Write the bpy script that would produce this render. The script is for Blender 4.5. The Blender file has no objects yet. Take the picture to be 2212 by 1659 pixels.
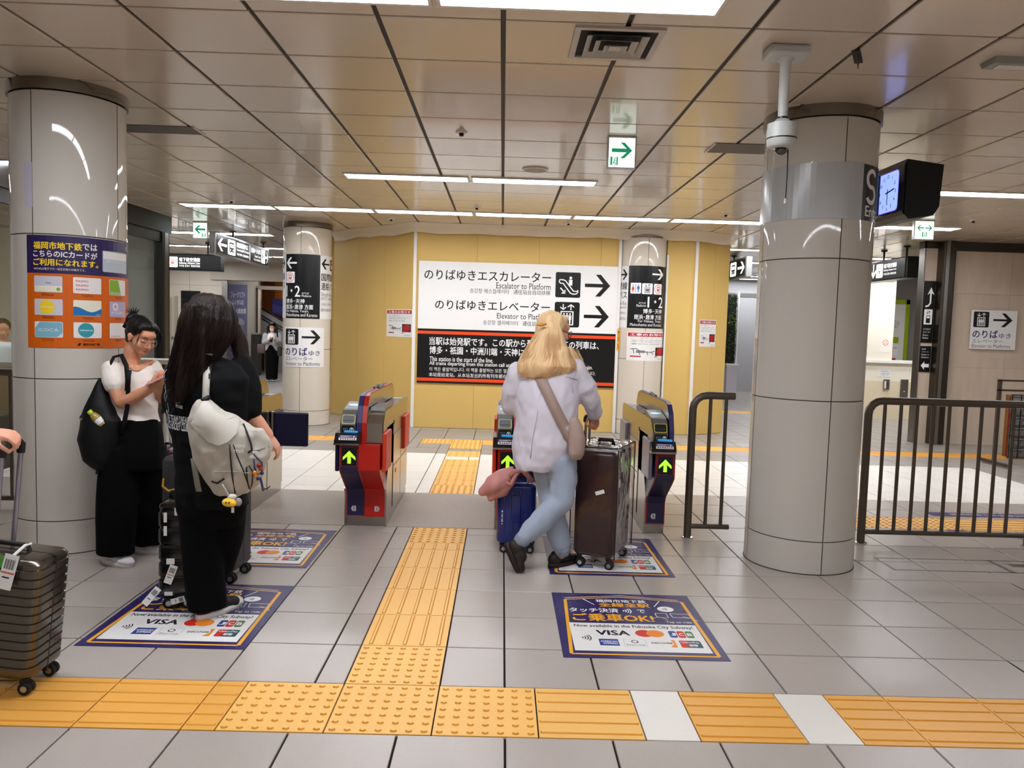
import bpy, bmesh, math, random
import numpy as np
from math import sin, cos, pi, sqrt, radians, atan2, hypot
from mathutils import Vector as V, Matrix, noise
from mathutils.geometry import tessellate_polygon
random.seed(7)
SC = bpy.context.scene
COL = SC.collection
# ---------------------------------------------------------------- camera
FPX, PIT, YAW, ROL, EYE = 1685.7122, .0722, .0142, .0299, 1.5148
_r = V((cos(YAW), -sin(YAW), 0)); _h = V((sin(YAW), cos(YAW), 0)); _z = V((0, 0, 1))
FW = _h*cos(PIT) - _z*sin(PIT); _u = _h*sin(PIT) + _z*cos(PIT)
RT = _r*cos(ROL) + _u*sin(ROL); UP = _u*cos(ROL) - _r*sin(ROL)
EYEP = V((0, 0, EYE))
cam = bpy.data.cameras.new('camera'); cam_o = bpy.data.objects.new('camera', cam); COL.objects.link(cam_o)
cam.sensor_fit = 'HORIZONTAL'; cam.sensor_width = 36; cam.lens = FPX/2212*36
cam.clip_start = .05; cam.clip_end = 200
_m = Matrix((RT, UP, -FW)).transposed().to_4x4(); _m.translation = EYEP
cam_o.matrix_world = _m
SC.camera = cam_o
# ---------------------------------------------------------------- world, exposure
W = bpy.data.worlds.new('world'); SC.world = W; W.use_nodes = True
W.node_tree.nodes['Background'].inputs[0].default_value = (.9, .93, 1, 1)
W.node_tree.nodes['Background'].inputs[1].default_value = .15
SC.view_settings.view_transform = 'Standard'; SC.view_settings.look = 'None'
SC.view_settings.exposure = 0.3; SC.view_settings.gamma = 1.0; SC.view_settings.use_curve_mapping = False
LAMP = 22.0          # radiance of the ceiling light diffusers
SC.cycles.use_denoising = True
SC.cycles.max_bounces = 8; SC.cycles.diffuse_bounces = 4; SC.cycles.glossy_bounces = 4
SC.cycles.transmission_bounces = 6; SC.cycles.transparent_max_bounces = 8
SC.cycles.sample_clamp_indirect = 6
H = 2.94             # ceiling height
# ---------------------------------------------------------------- pixel <-> place
def at(x, y, Y):
    d = FW + RT*((x-1106)/FPX) - UP*((y-829.5)/FPX)
    return EYEP + d*(Y/d.y)
def atz(x, y, Z=0):
    d = FW + RT*((x-1106)/FPX) - UP*((y-829.5)/FPX)
    return EYEP + d*((Z-EYE)/d.z)
def px(P):
    d = V(P)-EYEP; a = d.dot(FW)
    if a < .05: return None
    return 1106+FPX*d.dot(RT)/a, 829.5-FPX*d.dot(UP)/a
# ---------------------------------------------------------------- materials
MATS = {}
def lin(c):
    if isinstance(c, str): c = tuple(int(c[i:i+2], 16) for i in (0, 2, 4))
    return tuple(((v/255+.055)/1.055)**2.4 if v/255 > .04045 else v/255/12.92 for v in c[:3]) + (1,)
def mat(name, col, rough=.5, metal=0, emit=0, spec=.5, coat=0, alpha=1, trans=0, var=0, speck=0, sscale=60, bump=0, bscale=40, aniso=None, obj_var=0, ior=1.45, sheen=0, stretch=None, spcol=None, croug=.1):
    if name in MATS: return MATS[name]
    m = bpy.data.materials.new(name); m.use_nodes = True; MATS[name] = m
    nt = m.node_tree; b = nt.nodes['Principled BSDF']; L = nt.links.new
    c = lin(col); I = b.inputs
    I['Base Color'].default_value = c; I['Roughness'].default_value = rough; I['Metallic'].default_value = metal
    I['Specular IOR Level'].default_value = spec; I['IOR'].default_value = ior
    if coat: I['Coat Weight'].default_value = coat; I['Coat Roughness'].default_value = croug
    if sheen: I['Sheen Weight'].default_value = sheen
    if alpha < 1: I['Alpha'].default_value = alpha
    if trans: I['Transmission Weight'].default_value = trans
    if emit: I['Emission Color'].default_value = c; I['Emission Strength'].default_value = emit
    tc = None
    def coords():
        nonlocal tc
        if tc is None:
            n = nt.nodes.new('ShaderNodeTexCoord'); tc = n.outputs['Object']
            if stretch:
                mp = nt.nodes.new('ShaderNodeMapping'); mp.inputs['Scale'].default_value = stretch
                L(tc, mp.inputs['Vector']); tc = mp.outputs[0]
            if obj_var:
                oi = nt.nodes.new('ShaderNodeObjectInfo'); va = nt.nodes.new('ShaderNodeVectorMath'); va.operation = 'ADD'
                L(tc, va.inputs[0]); L(oi.outputs['Location'], va.inputs[1]); tc = va.outputs[0]
        return tc
    src = None
    if var or speck or obj_var:
        hsv = nt.nodes.new('ShaderNodeHueSaturation'); hsv.inputs['Color'].default_value = c
        val = nt.nodes.new('ShaderNodeMath'); val.operation = 'ADD'; val.inputs[0].default_value = 1; val.inputs[1].default_value = 0
        last = None
        def addv(sock, amp):
            nonlocal last
            mr = nt.nodes.new('ShaderNodeMapRange'); mr.inputs['To Min'].default_value = -amp; mr.inputs['To Max'].default_value = amp
            L(sock, mr.inputs['Value'])
            if last is None: L(mr.outputs[0], val.inputs[1]); last = val
            else:
                a = nt.nodes.new('ShaderNodeMath'); a.operation = 'ADD'; L(last.outputs[0], a.inputs[0]); L(mr.outputs[0], a.inputs[1]); last = a
        if var:
            t = nt.nodes.new('ShaderNodeTexNoise'); t.inputs['Scale'].default_value = 3; t.inputs['Detail'].default_value = 5
            L(coords(), t.inputs['Vector']); addv(t.outputs['Fac'], var)
        if speck:
            t = nt.nodes.new('ShaderNodeTexNoise'); t.inputs['Scale'].default_value = sscale; t.inputs['Detail'].default_value = 3
            L(coords(), t.inputs['Vector']); addv(t.outputs['Fac'], speck)
        if obj_var:
            oi = nt.nodes.new('ShaderNodeObjectInfo'); addv(oi.outputs['Random'], obj_var)
        L(last.outputs[0], hsv.inputs['Value']); L(hsv.outputs[0], I['Base Color'])
    if bump:
        t = nt.nodes.new('ShaderNodeTexNoise'); t.inputs['Scale'].default_value = bscale; t.inputs['Detail'].default_value = 4
        L(coords(), t.inputs['Vector'])
        bp = nt.nodes.new('ShaderNodeBump'); bp.inputs['Strength'].default_value = bump; bp.inputs['Distance'].default_value = .01
        L(t.outputs['Fac'], bp.inputs['Height']); L(bp.outputs[0], I['Normal'])
    return m
M = mat
def clear(name, tint=(.97, .97, .97), rough=.05, bump=0, bscale=12, ior=1.5, gain=1.0):
    """thin clear sheet: see-through with a glossy reflection"""
    if name in MATS: return MATS[name]
    m = bpy.data.materials.new(name); m.use_nodes = True; MATS[name] = m; nt = m.node_tree; nt.nodes.clear(); N = nt.nodes.new; L = nt.links.new
    out = N('ShaderNodeOutputMaterial'); mx = N('ShaderNodeMixShader'); tr = N('ShaderNodeBsdfTransparent'); gl = N('ShaderNodeBsdfGlossy'); fr = N('ShaderNodeLayerWeight')
    tr.inputs[0].default_value = (*tint, 1); gl.inputs['Roughness'].default_value = rough; fr.inputs['Blend'].default_value = .5
    mu = N('ShaderNodeMath'); mu.operation = 'MULTIPLY'; mu.use_clamp = True; mu.inputs[1].default_value = gain
    pw = N('ShaderNodeMath'); pw.operation = 'POWER'; pw.inputs[1].default_value = 4; L(fr.outputs['Facing'], pw.inputs[0]); ad = N('ShaderNodeMath'); ad.operation = 'ADD'; ad.inputs[1].default_value = .045; L(pw.outputs[0], ad.inputs[0]); L(ad.outputs[0], mu.inputs[0])
    L(mu.outputs[0], mx.inputs[0]); L(tr.outputs[0], mx.inputs[1]); L(gl.outputs[0], mx.inputs[2]); L(mx.outputs[0], out.inputs[0])
    if bump:
        tc = N('ShaderNodeTexCoord'); t = N('ShaderNodeTexNoise'); t.inputs['Scale'].default_value = bscale; t.inputs['Detail'].default_value = 3; L(tc.outputs['Object'], t.inputs['Vector'])
        b = N('ShaderNodeBump'); b.inputs['Strength'].default_value = bump; b.inputs['Distance'].default_value = .02; L(t.outputs['Fac'], b.inputs['Height'])
        L(b.outputs[0], gl.inputs['Normal']); L(b.outputs[0], fr.inputs['Normal'])
    return m
# common materials
WHITE = M('white_print', 'f4f4f2', .5); BLACK = M('black_print', '0b0b0c', .4); BLACKG = M('black_gloss', '08080a', .2)
STEEL = M('brushed_steel', '9a9690', .32, 1, bump=.03, bscale=200); STEELD = M('dark_steel', '55504a', .35, 1)
CHROME = M('chrome', 'c8c8c8', .12, 1)
GROUT = M('grout', '100d0b', .95)
# ---------------------------------------------------------------- objects
def tag(o, label=None, cat=None, group=None, kind=None):
    if label: o['label'] = label
    if cat: o['category'] = cat
    if group: o['group'] = group
    if kind: o['kind'] = kind
    return o
def empty(name, loc=(0, 0, 0), rz=0, label=None, cat=None, group=None, kind=None):
    o = bpy.data.objects.new(name, None); COL.objects.link(o); o.location = loc; o.rotation_euler = (0, 0, rz); o.empty_display_size = .1
    return tag(o, label, cat, group, kind)
def link(name, me, parent=None, loc=None, rz=None):
    o = bpy.data.objects.new(name, me); COL.objects.link(o)
    if parent: o.parent = parent
    if loc is not None: o.location = loc
    if rz is not None: o.rotation_euler = (0, 0, rz)
    return o
def copy_tree(o, parent=None):
    c = o.copy(); COL.objects.link(c)
    if parent: c.parent = parent
    for ch in list(o.children): copy_tree(ch, c)
    return c
class MB:
    """collects shapes into one mesh"""
    def __init__(s): s.v = []; s.f = []; s.m = []; s.mats = []
    def mi(s, m):
        if m not in s.mats: s.mats.append(m)
        return s.mats.index(m)
    def add(s, vs, fs, m, X=None):
        n = len(s.v)
        s.v += [tuple(X @ V(p)) if X else tuple(p) for p in vs]
        k = s.mi(m)
        for q in fs: s.f.append([i+n for i in q]); s.m.append(k)
        return s
    def box(s, x0, x1, y0, y1, z0, z1, m, X=None):
        vs = [(x, y, z) for z in (z0, z1) for y in (y0, y1) for x in (x0, x1)]
        return s.add(vs, [(0, 2, 3, 1), (4, 5, 7, 6), (0, 1, 5, 4), (2, 6, 7, 3), (0, 4, 6, 2), (1, 3, 7, 5)], m, X)
    def rbox(s, x0, x1, y0, y1, z0, z1, m, b=.01, seg=2, X=None):
        bm = bmesh.new(); bmesh.ops.create_cube(bm, size=1)
        for v in bm.verts: v.co = V(((x0+x1)/2+v.co.x*(x1-x0), (y0+y1)/2+v.co.y*(y1-y0), (z0+z1)/2+v.co.z*(z1-z0)))
        bmesh.ops.bevel(bm, geom=bm.edges[:], offset=b, segments=seg, affect='EDGES', profile=.5)
        bm.verts.index_update()
        s.add([v.co for v in bm.verts], [[v.index for v in q.verts] for q in bm.faces], m, X); bm.free(); return s
    def prism(s, poly, a0, a1, m, axis='x', X=None):
        """poly in the two other axes, extruded along axis"""
        def P(p, a): return {'x': (a, p[0], p[1]), 'y': (p[0], a, p[1]), 'z': (p[0], p[1], a)}[axis]
        n = len(poly); vs = [P(p, a0) for p in poly]+[P(p, a1) for p in poly]
        fs = [(i, (i+1) % n, (i+1) % n+n, i+n) for i in range(n)]
        tr = tessellate_polygon([[V((p[0], p[1], 0)) for p in poly]])
        fs += [tuple(t) for t in tr]+[tuple(i+n for i in reversed(t)) for t in tr]
        return s.add(vs, fs, m, X)
    def tube(s, pts, r, m, n=8, cap=True, X=None):
        pts = [V(p) for p in pts]; k = len(pts); rs = r if isinstance(r, (list, tuple)) else [r]*k
        vs = []; fs = []; prev = None
        for i, p in enumerate(pts):
            t = (pts[min(i+1, k-1)]-pts[max(i-1, 0)])
            if t.length < 1e-9: t = V((0, 0, 1))
            t.normalize()
            if prev is None:
                a = V((0, 0, 1)) if abs(t.z) < .9 else V((1, 0, 0)); u = t.cross(a).normalized()
            else:
                u = prev-t*prev.dot(t); u = u.normalized() if u.length > 1e-6 else t.orthogonal().normalized()
            prev = u; w = t.cross(u)
            rr = rs[i]; rx, ry = rr if isinstance(rr, tuple) else (rr, rr)
            for j in range(n): vs.append(p+u*cos(2*pi*j/n)*rx+w*sin(2*pi*j/n)*ry)
        for i in range(k-1):
            for j in range(n): fs.append((i*n+j, i*n+(j+1) % n, (i+1)*n+(j+1) % n, (i+1)*n+j))
        if cap: fs += [tuple(reversed(range(n))), tuple(range((k-1)*n, k*n))]
        return s.add(vs, fs, m, X)
    def lathe(s, prof, m, c=(0, 0, 0), n=24, a0=0, a1=2*pi, X=None, cap=False):
        full = abs(a1-a0-2*pi) < 1e-6; k = n if full else n+1; vs = []; fs = []
        for (r, z) in prof:
            for j in range(k):
                a = a0+(a1-a0)*j/n; vs.append((c[0]+r*sin(a), c[1]-r*cos(a), c[2]+z))
        for i in range(len(prof)-1):
            for j in range(n):
                j2 = (j+1) % k; fs.append((i*k+j, i*k+j2, (i+1)*k+j2, (i+1)*k+j))
        if cap: fs += [tuple(reversed(range(k))), tuple(range((len(prof)-1)*k, len(prof)*k))]
        return s.add(vs, fs, m, X)
    def ball(s, c, r, m, n=12, k=8, X=None):
        rx, ry, rz = r if isinstance(r, (list, tuple)) else (r, r, r)
        vs = []; fs = []
        for i in range(k+1):
            th = pi*i/k
            for j in range(n): vs.append((c[0]+rx*sin(th)*cos(2*pi*j/n), c[1]+ry*sin(th)*sin(2*pi*j/n), c[2]-rz*cos(th)))
        for i in range(k):
            for j in range(n): fs.append((i*n+j, i*n+(j+1) % n, (i+1)*n+(j+1) % n, (i+1)*n+j))
        return s.add(vs, fs, m, X)
    def mesh(s, name, smooth=0):
        me = bpy.data.meshes.new(name); me.from_pydata(s.v, [], s.f)
        for m in s.mats: me.materials.append(m)
        me.polygons.foreach_set('material_index', s.m)
        me.validate(); me.update()
        if smooth:
            me.polygons.foreach_set('use_smooth', [True]*len(me.polygons))
            if smooth != 1: me.set_sharp_from_angle(angle=radians(smooth))
        return me
    def build(s, name, parent=None, smooth=0, loc=None, rz=None):
        return link(name, s.mesh(name, smooth), parent, loc, rz)
# ---------------------------------------------------------------- flat print: lettering, arrows, pictograms
_TX = {}
WORK = bpy.data.scenes.new('work')
def evaluated(o):
    """mesh of an object with its modifiers, worked out in a scratch scene"""
    WORK.collection.objects.link(o); vl = WORK.view_layers[0]; vl.update()
    me = bpy.data.meshes.new_from_object(o.evaluated_get(vl.depsgraph)); WORK.collection.objects.unlink(o); return me
def text_geo(s, bold=0, res=2):
    k = (s, bold, res)
    if k in _TX: return _TX[k]
    cu = bpy.data.curves.new('t', 'FONT'); cu.body = s; cu.size = 1; cu.resolution_u = res
    o = bpy.data.objects.new('t', cu); me = evaluated(o)
    vs = np.array([v.co[:2] for v in me.vertices]) if len(me.vertices) else np.zeros((1, 2))
    fs = [tuple(p.vertices) for p in me.polygons]
    bpy.data.objects.remove(o); bpy.data.curves.remove(cu); bpy.data.meshes.remove(me)
    _TX[k] = (vs, fs, vs.min(0), vs.max(0)); return _TX[k]
def fine(vs, fs, w, both=False):
    """cuts faces wider than w so that they follow a curved surface"""
    out = []; tri = []
    for f in fs:
        for i in range(1, len(f)-1): tri.append((tuple(vs[f[0]]), tuple(vs[f[i]]), tuple(vs[f[i+1]])))
    while tri:
        t = tri.pop(); xs = [p[0] for p in t]
        if max(xs)-min(xs) <= w and (not both or max(p[1] for p in t)-min(p[1] for p in t) <= w): out.append(t); continue
        k = max(range(3), key=lambda i: abs(t[i][0]-t[(i+1) % 3][0])+(abs(t[i][1]-t[(i+1) % 3][1]) if both else 0)); a, b, c = t[k], t[(k+1) % 3], t[(k+2) % 3]; m = ((a[0]+b[0])/2, (a[1]+b[1])/2)
        tri += [(a, m, c), (m, b, c)]
    return [p for t in out for p in t], [(3*i, 3*i+1, 3*i+2) for i in range(len(out))]
class D2:
    def __init__(s): s.q = []
    def raw(s, vs, fs, m, l=1): s.q.append((vs, fs, m, l)); return s
    def rect(s, x0, y0, x1, y1, m, l=1, nu=1): 
        vs = []; fs = []
        for i in range(nu+1):
            u = x0+(x1-x0)*i/nu; vs += [(u, y0), (u, y1)]
        for i in range(nu): fs.append((2*i, 2*i+2, 2*i+3, 2*i+1))
        return s.raw(vs, fs, m, l)
    def poly(s, pts, m, l=1):
        tr = tessellate_polygon([[V((p[0], p[1], 0)) for p in pts]])
        fs = []
        for t in tr:
            a, b, c = (pts[i] for i in t)
            fs.append(tuple(t) if (b[0]-a[0])*(c[1]-a[1])-(b[1]-a[1])*(c[0]-a[0]) > 0 else tuple(reversed(t)))
        return s.raw(list(pts), fs, m, l)
    def rrect(s, x0, y0, x1, y1, m, r=.01, l=1):
        pts = []
        for (cx, cy, a) in ((x1-r, y1-r, 0), (x0+r, y1-r, 90), (x0+r, y0+r, 180), (x1-r, y0+r, 270)):
            for k in range(5): t = radians(a+k*22.5); pts.append((cx+r*cos(t), cy+r*sin(t)))
        return s.poly(pts, m, l)
    def circ(s, cx, cy, rx, m, l=1, ry=None, n=24, a0=0, a1=360):
        ry = ry or rx; pts = [(cx+rx*cos(radians(a0+(a1-a0)*i/n)), cy+ry*sin(radians(a0+(a1-a0)*i/n))) for i in range(n+(a1-a0 != 360))]
        return s.poly(pts, m, l)
    def line(s, pts, w, m, l=1):
        k = len(pts); vs = []; fs = []
        for i in range(k):
            a = V(pts[max(i-1, 0)]); b = V(pts[min(i+1, k-1)]); t = (b-a); t = t.normalized() if t.length else V((1, 0))
            nrm = V((-t.y, t.x))*(w/2); p = V(pts[i]); vs += [tuple(p-nrm), tuple(p+nrm)]
        for i in range(k-1): fs.append((2*i, 2*i+2, 2*i+3, 2*i+1))
        return s.raw(vs, fs, m, l)
    def ring(s, cx, cy, r, w, m, l=1, a0=0, a1=360, n=24, ry=None):
        ry = ry or r
        return s.line([(cx+r*cos(radians(a0+(a1-a0)*i/n)), cy+ry*sin(radians(a0+(a1-a0)*i/n))) for i in range(n+1)], w, m, l)
    def arrow(s, x0, y0, x1, y1, m, l=1, d='r', t=.17):
        """arrow with open chevron head filling the box, shaft share t"""
        w = x1-x0; h = y1-y0
        P = [(0, .5-t/2), (.72, .5-t/2), (.42, .0), (.62, .0), (1, .5), (.62, 1), (.42, 1), (.72, .5+t/2), (0, .5+t/2)]
        if d in 'lr': pts = [(x0+(p[0] if d == 'r' else 1-p[0])*w, y0+p[1]*h) for p in P]
        else: pts = [(x0+p[1]*w, y0+(p[0] if d == 'u' else 1-p[0])*h) for p in P]
        return s.poly(pts, m, l)
    def text(s, t, x0, y0, x1, y1, m, l=1, bold=0, res=2, fit=True, al='l'):
        vs, fs, lo, hi = text_geo(t, 0, res)
        sx = (x1-x0)/max(hi[0]-lo[0], 1e-6); sy = (y1-y0)/max(hi[1]-lo[1], 1e-6)
        ox = x0
        if not fit:
            k = min(sx, sy); 
            if al == 'c': ox = (x0+x1)/2-k*(hi[0]-lo[0])/2
            elif al == 'r': ox = x1-k*(hi[0]-lo[0])
            sx = sy = k
        for j, (dx, dy) in enumerate([(-bold, -bold*.5), (bold, -bold*.5), (0, bold*.7)] if bold else [(0, 0)]):   # heavier weight: shifted copies
            s.raw([(ox+(a+dx-lo[0])*sx, y0+(b+dy-lo[1])*sy) for a, b in vs], fs, m, l+.25*j)
        return s
    def emit(s, name, fn, parent=None, step=.0006, base=.0008):
        mb = MB()
        bend = getattr(fn, 'bend', 0)
        for vs, fs, m, l in s.q:
            if bend: vs, fs = fine(vs, fs, bend, getattr(fn, 'both', False))
            mb.add([fn(a, b, base+step*l) for a, b in vs], fs, m)
        return mb.build(name, parent)
def flat(o, u, v):
    """maps print coordinates onto a plane; o origin, u and v unit vectors"""
    o, u, v = V(o), V(u), V(v); n = u.cross(v)
    return lambda a, b, d: o+u*a+v*b+n*d
def wrap(cx, cy, r, a0=0):
    """maps onto an upright cylinder; a = arc length from angle a0 (0 faces -Y), b = height"""
    f = lambda a, b, d: V((cx+(r+d)*sin(a0+a/r), cy-(r+d)*cos(a0+a/r), b))
    f.bend = .02; return f
# pictograms, drawn in a unit box at x,y with side s
def pic_elevator(d, x, y, s, bg, fg, l=1, r=.08):
    d.rrect(x, y, x+s, y+s, bg, s*r, l); B = lambda a, b: (x+a*s, y+b*s)
    d.arrow(*B(.22, .68), *B(.46, .92), fg, l+1, 'd'); d.arrow(*B(.52, .68), *B(.78, .92), fg, l+1, 'u')
    d.rect(*B(.24, .08), *B(.76, .64), fg, l+1); d.rect(*B(.29, .12), *B(.71, .6), bg, l+2)
    for k in (.38, .5, .62):
        d.circ(x+k*s, y+.53*s, .035*s, fg, l+3, n=10); d.rect(*B(k-.05, .3), *B(k+.05, .48), fg, l+3); d.rect(*B(k-.03, .14), *B(k+.03, .3), fg, l+3)
def pic_escalator(d, x, y, s, bg, fg, l=1):
    d.rrect(x, y, x+s, y+s, bg, s*.06, l); B = lambda a, b: (x+a*s, y+b*s)
    up = [B(.14, .62), B(.16, .7), B(.3, .7), B(.4, .66), B(.72, .26), B(.86, .25), B(.9, .3)]
    dn = [B(.14, .62), B(.2, .56), B(.3, .56), B(.6, .18), B(.7, .14), B(.84, .15), B(.9, .22), B(.9, .3)]
    d.line(up, .045*s, fg, l+1); d.line(dn, .045*s, fg, l+1)
    d.circ(x+.6*s, y+.78*s, .055*s, fg, l+1, n=12); d.rect(*B(.53, .48), *B(.67, .71), fg, l+1)
    d.line([B(.2, .38), B(.36, .2)], .05*s, fg, l+1); d.poly([B(.4, .15), B(.4, .32), B(.23, .15)], fg, l+1)
def pic_train(d, x, y, s, bg, ring, l=1):
    d.rrect(x, y, x+s, y+s, bg, s*.1, l); c = (x+s/2, y+s/2)
    d.ring(c[0], c[1], s*.4, s*.05, ring, l+1)
    d.rrect(c[0]-.17*s, c[1]-.2*s, c[0]+.17*s, c[1]+.24*s, ring, s*.06, l+1)
    d.rect(c[0]-.12*s, c[1]+.02*s, c[0]+.12*s, c[1]+.16*s, bg, l+2); d.circ(c[0]-.09*s, c[1]-.1*s, .03*s, bg, l+2, n=8); d.circ(c[0]+.09*s, c[1]-.1*s, .03*s, bg, l+2, n=8)
    d.line([(c[0]-.14*s, c[1]-.27*s), (c[0]+.14*s, c[1]-.27*s)], .03*s, ring, l+1)
def pic_bus(d, x, y, s, bg, fg, l=1, h=None):
    h = h or s; d.rrect(x, y, x+s, y+h, bg, s*.1, l)
    d.rrect(x+.2*s, y+.2*h, x+.8*s, y+.82*h, fg, s*.08, l+1); d.rect(x+.27*s, y+.48*h, x+.73*s, y+.72*h, bg, l+2)
    d.circ(x+.34*s, y+.32*h, .05*s, bg, l+2, n=8); d.circ(x+.66*s, y+.32*h, .05*s, bg, l+2, n=8); d.rect(x+.26*s, y+.12*h, x+.36*s, y+.2*h, fg, l+1); d.rect(x+.64*s, y+.12*h, x+.74*s, y+.2*h, fg, l+1)
def pic_man(d, x, y, w, h, m, l=1, skirt=False):
    d.circ(x+w/2, y+h*.88, w*.2, m, l, n=10)
    if skirt: d.poly([(x+.3*w, y+.72*h), (x+.7*w, y+.72*h), (x+w, y+.3*h), (x, y+.3*h)], m, l)
    else: d.rect(x+.12*w, y+.38*h, x+.88*w, y+.74*h, m, l)
    d.rect(x+.28*w, y, x+.46*w, y+.4*h, m, l); d.rect(x+.54*w, y, x+.72*w, y+.4*h, m, l)
def waves(d, x, y, s, m, l=1):
    for k in range(4):
        r = s*(.25+.22*k); d.ring(x, y, r, s*.1, m, l, -38, 38, 8)
# ================================================================ the setting
T = .4; X0 = .0525; Y0 = 3.192
TILE = M('floor_tile_grey', 'b2a8a0', .27, var=.06, speck=.05, sscale=90, obj_var=.05, bump=.02, bscale=150, spec=.5)
TILEW = M('floor_tile_white', 'efe9df', .28, var=.03, obj_var=.02)
TILED = M('floor_tile_dark', '9a938b', .35, var=.05, speck=.05, obj_var=.05)
GRAN = M('granite', 'a3978c', .38, speck=.8, sscale=120, var=.04)
TACT = M('tactile_yellow', 'f2bc66', .45, var=.05, speck=.03, obj_var=.03)
TACT2 = M('tactile_yellow_worn', 'eaac50', .4, var=.07, obj_var=.03)
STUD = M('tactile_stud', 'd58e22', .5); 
def on_screen(x, y, z, pad=60):
    p = px((x, y, z)); return p and -pad < p[0] < 2212+pad and -pad < p[1] < 1659+pad
# ---- floor slab, dark joints show between the tiles
fl = MB().box(-14, 12, -6, 24, -.05, -.011, GROUT).build('floor'); tag(fl, kind='structure')
XB = [(-1.0215, -.6215), (-.6215, -.2215), (-.2215, .1785)]          # warning tiles of the cross strip
cells = {}                                                           # floor tiles, keyed by kind
def tile_mesh(w, d, m, gap=.0085, hgt=.011):
    k = (round(w, 3), round(d, 3), m.name)
    if k not in cells:
        b = .002; x, y = w/2-gap/2, d/2-gap/2
        mb = MB(); vs = [(sx*x, sy*y, -hgt) for sx, sy in ((-1, -1), (1, -1), (1, 1), (-1, 1))]+[(sx*x, sy*y, -b) for sx, sy in ((-1, -1), (1, -1), (1, 1), (-1, 1))]+[(sx*(x-b), sy*(y-b), 0) for sx, sy in ((-1, -1), (1, -1), (1, 1), (-1, 1))]
        fs = [(8, 9, 10, 11)]
        for o in (0, 4): fs += [(o+i, o+(i+1) % 4, o+4+(i+1) % 4, o+4+i) for i in range(4)]
        cells[k] = mb.add(vs, fs, m).mesh('tile')
    return cells[k]
rest = MB(); cand = []
def lay(x0, x1, y0, y1, m):
    if x1-x0 > .03 and y1-y0 > .03: cand.append((x0, x1, y0, y1, m))
holes = []                                                           # (x0,x1,y0,y1) kept free for tactile paving
holes.append((-9, 9, 2.792, 3.192)); holes.append((-.6215, -.2215, 3.192, 5.77)); holes.append((-.6215, -.2215, 6.975, 8.8))
holes.append((-.6215, -.2215, 9.0, 9.4)); holes.append((-.6215, -.2215, 9.6, 10.375)); holes.append((-1.02, -.6215, 9.97, 10.375)); holes.append((-.2215, 8.4, 9.97, 10.375))
holes.append((-3.6, -1.42, 9.97, 10.375)); holes.append((2.65, 7, 6.12, 6.52)); holes.append((4.2, 7.4, 14.9, 15.3))
def cut(r, hs):
    out = [r]
    for h in hs:
        nx = []
        for (a, b, c, d) in out:
            if h[0] >= b-.001 or h[1] <= a+.001 or h[2] >= d-.001 or h[3] <= c+.001: nx.append((a, b, c, d)); continue
            if h[0] > a: nx.append((a, h[0], c, d))
            if h[1] < b: nx.append((h[1], b, c, d))
            A, B = max(a, h[0]), min(b, h[1])
            if h[2] > c: nx.append((A, B, c, h[2]))
            if h[3] < d: nx.append((A, B, h[3], d))
        out = nx
    return out
for j in range(-23, 52):
    for i in range(-34, 30):
        x0, x1, y0, y1 = X0+i*T, X0+(i+1)*T, Y0+j*T, Y0+(j+1)*T
        if y0 < 5.77 < y1: segs = [(y0, 5.77)]
        elif y0 < 6.975 < y1: segs = [(6.975, y1)]
        elif 5.77 <= y0 and y1 <= 6.975: segs = []
        else: segs = [(y0, y1)]
        if not (-3.0 < x0 and x1 < 1.46): segs = [(y0, y1)]
        for (a, b) in segs:
            white = a > 6.9 and a < 9.05 and x0 < 5.6
            m = TILEW if white else (TILED if a > 9.05 else TILE)
            if a > 6.9 and x0 >= 5.6: m = TILED
            for r in cut((x0, x1, a, b), holes): lay(*r, m)
def size_on_screen(c):
    x, y = (c[0]+c[1])/2, (c[2]+c[3])/2
    if not on_screen(x, y, 0) or y < 1: return 0
    return (c[1]-c[0])*(c[3]-c[2])/(y*y*y)
cand.sort(key=size_on_screen, reverse=True)
cnt = {}
for c in cand:
    x0, x1, y0, y1, m = c
    nm = {'floor_tile_grey': 'floor_tile', 'floor_tile_white': 'white_floor_tile', 'floor_tile_dark': 'dark_floor_tile'}[m.name]
    if cnt.get(nm, 0) < (290 if nm != 'dark_floor_tile' else 150) and size_on_screen(c) > 0:
        cnt[nm] = cnt.get(nm, 0)+1; link(nm, tile_mesh(x1-x0, y1-y0, m), fl, ((x0+x1)/2, (y0+y1)/2, 0))
    else:
        g = .003; rest.add([(x0+g, y0+g, 0), (x1-g, y0+g, 0), (x1-g, y1-g, 0), (x0+g, y1-g, 0)], [(0, 1, 2, 3)], m)
o = rest.build('distant_floor_tiles', fl); o['kind'] = 'stuff'
gb = MB().box(X0-7*T, X0+3*T, 5.774, 6.971, -.011, .001, GRAN).build('granite_band', fl)
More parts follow.
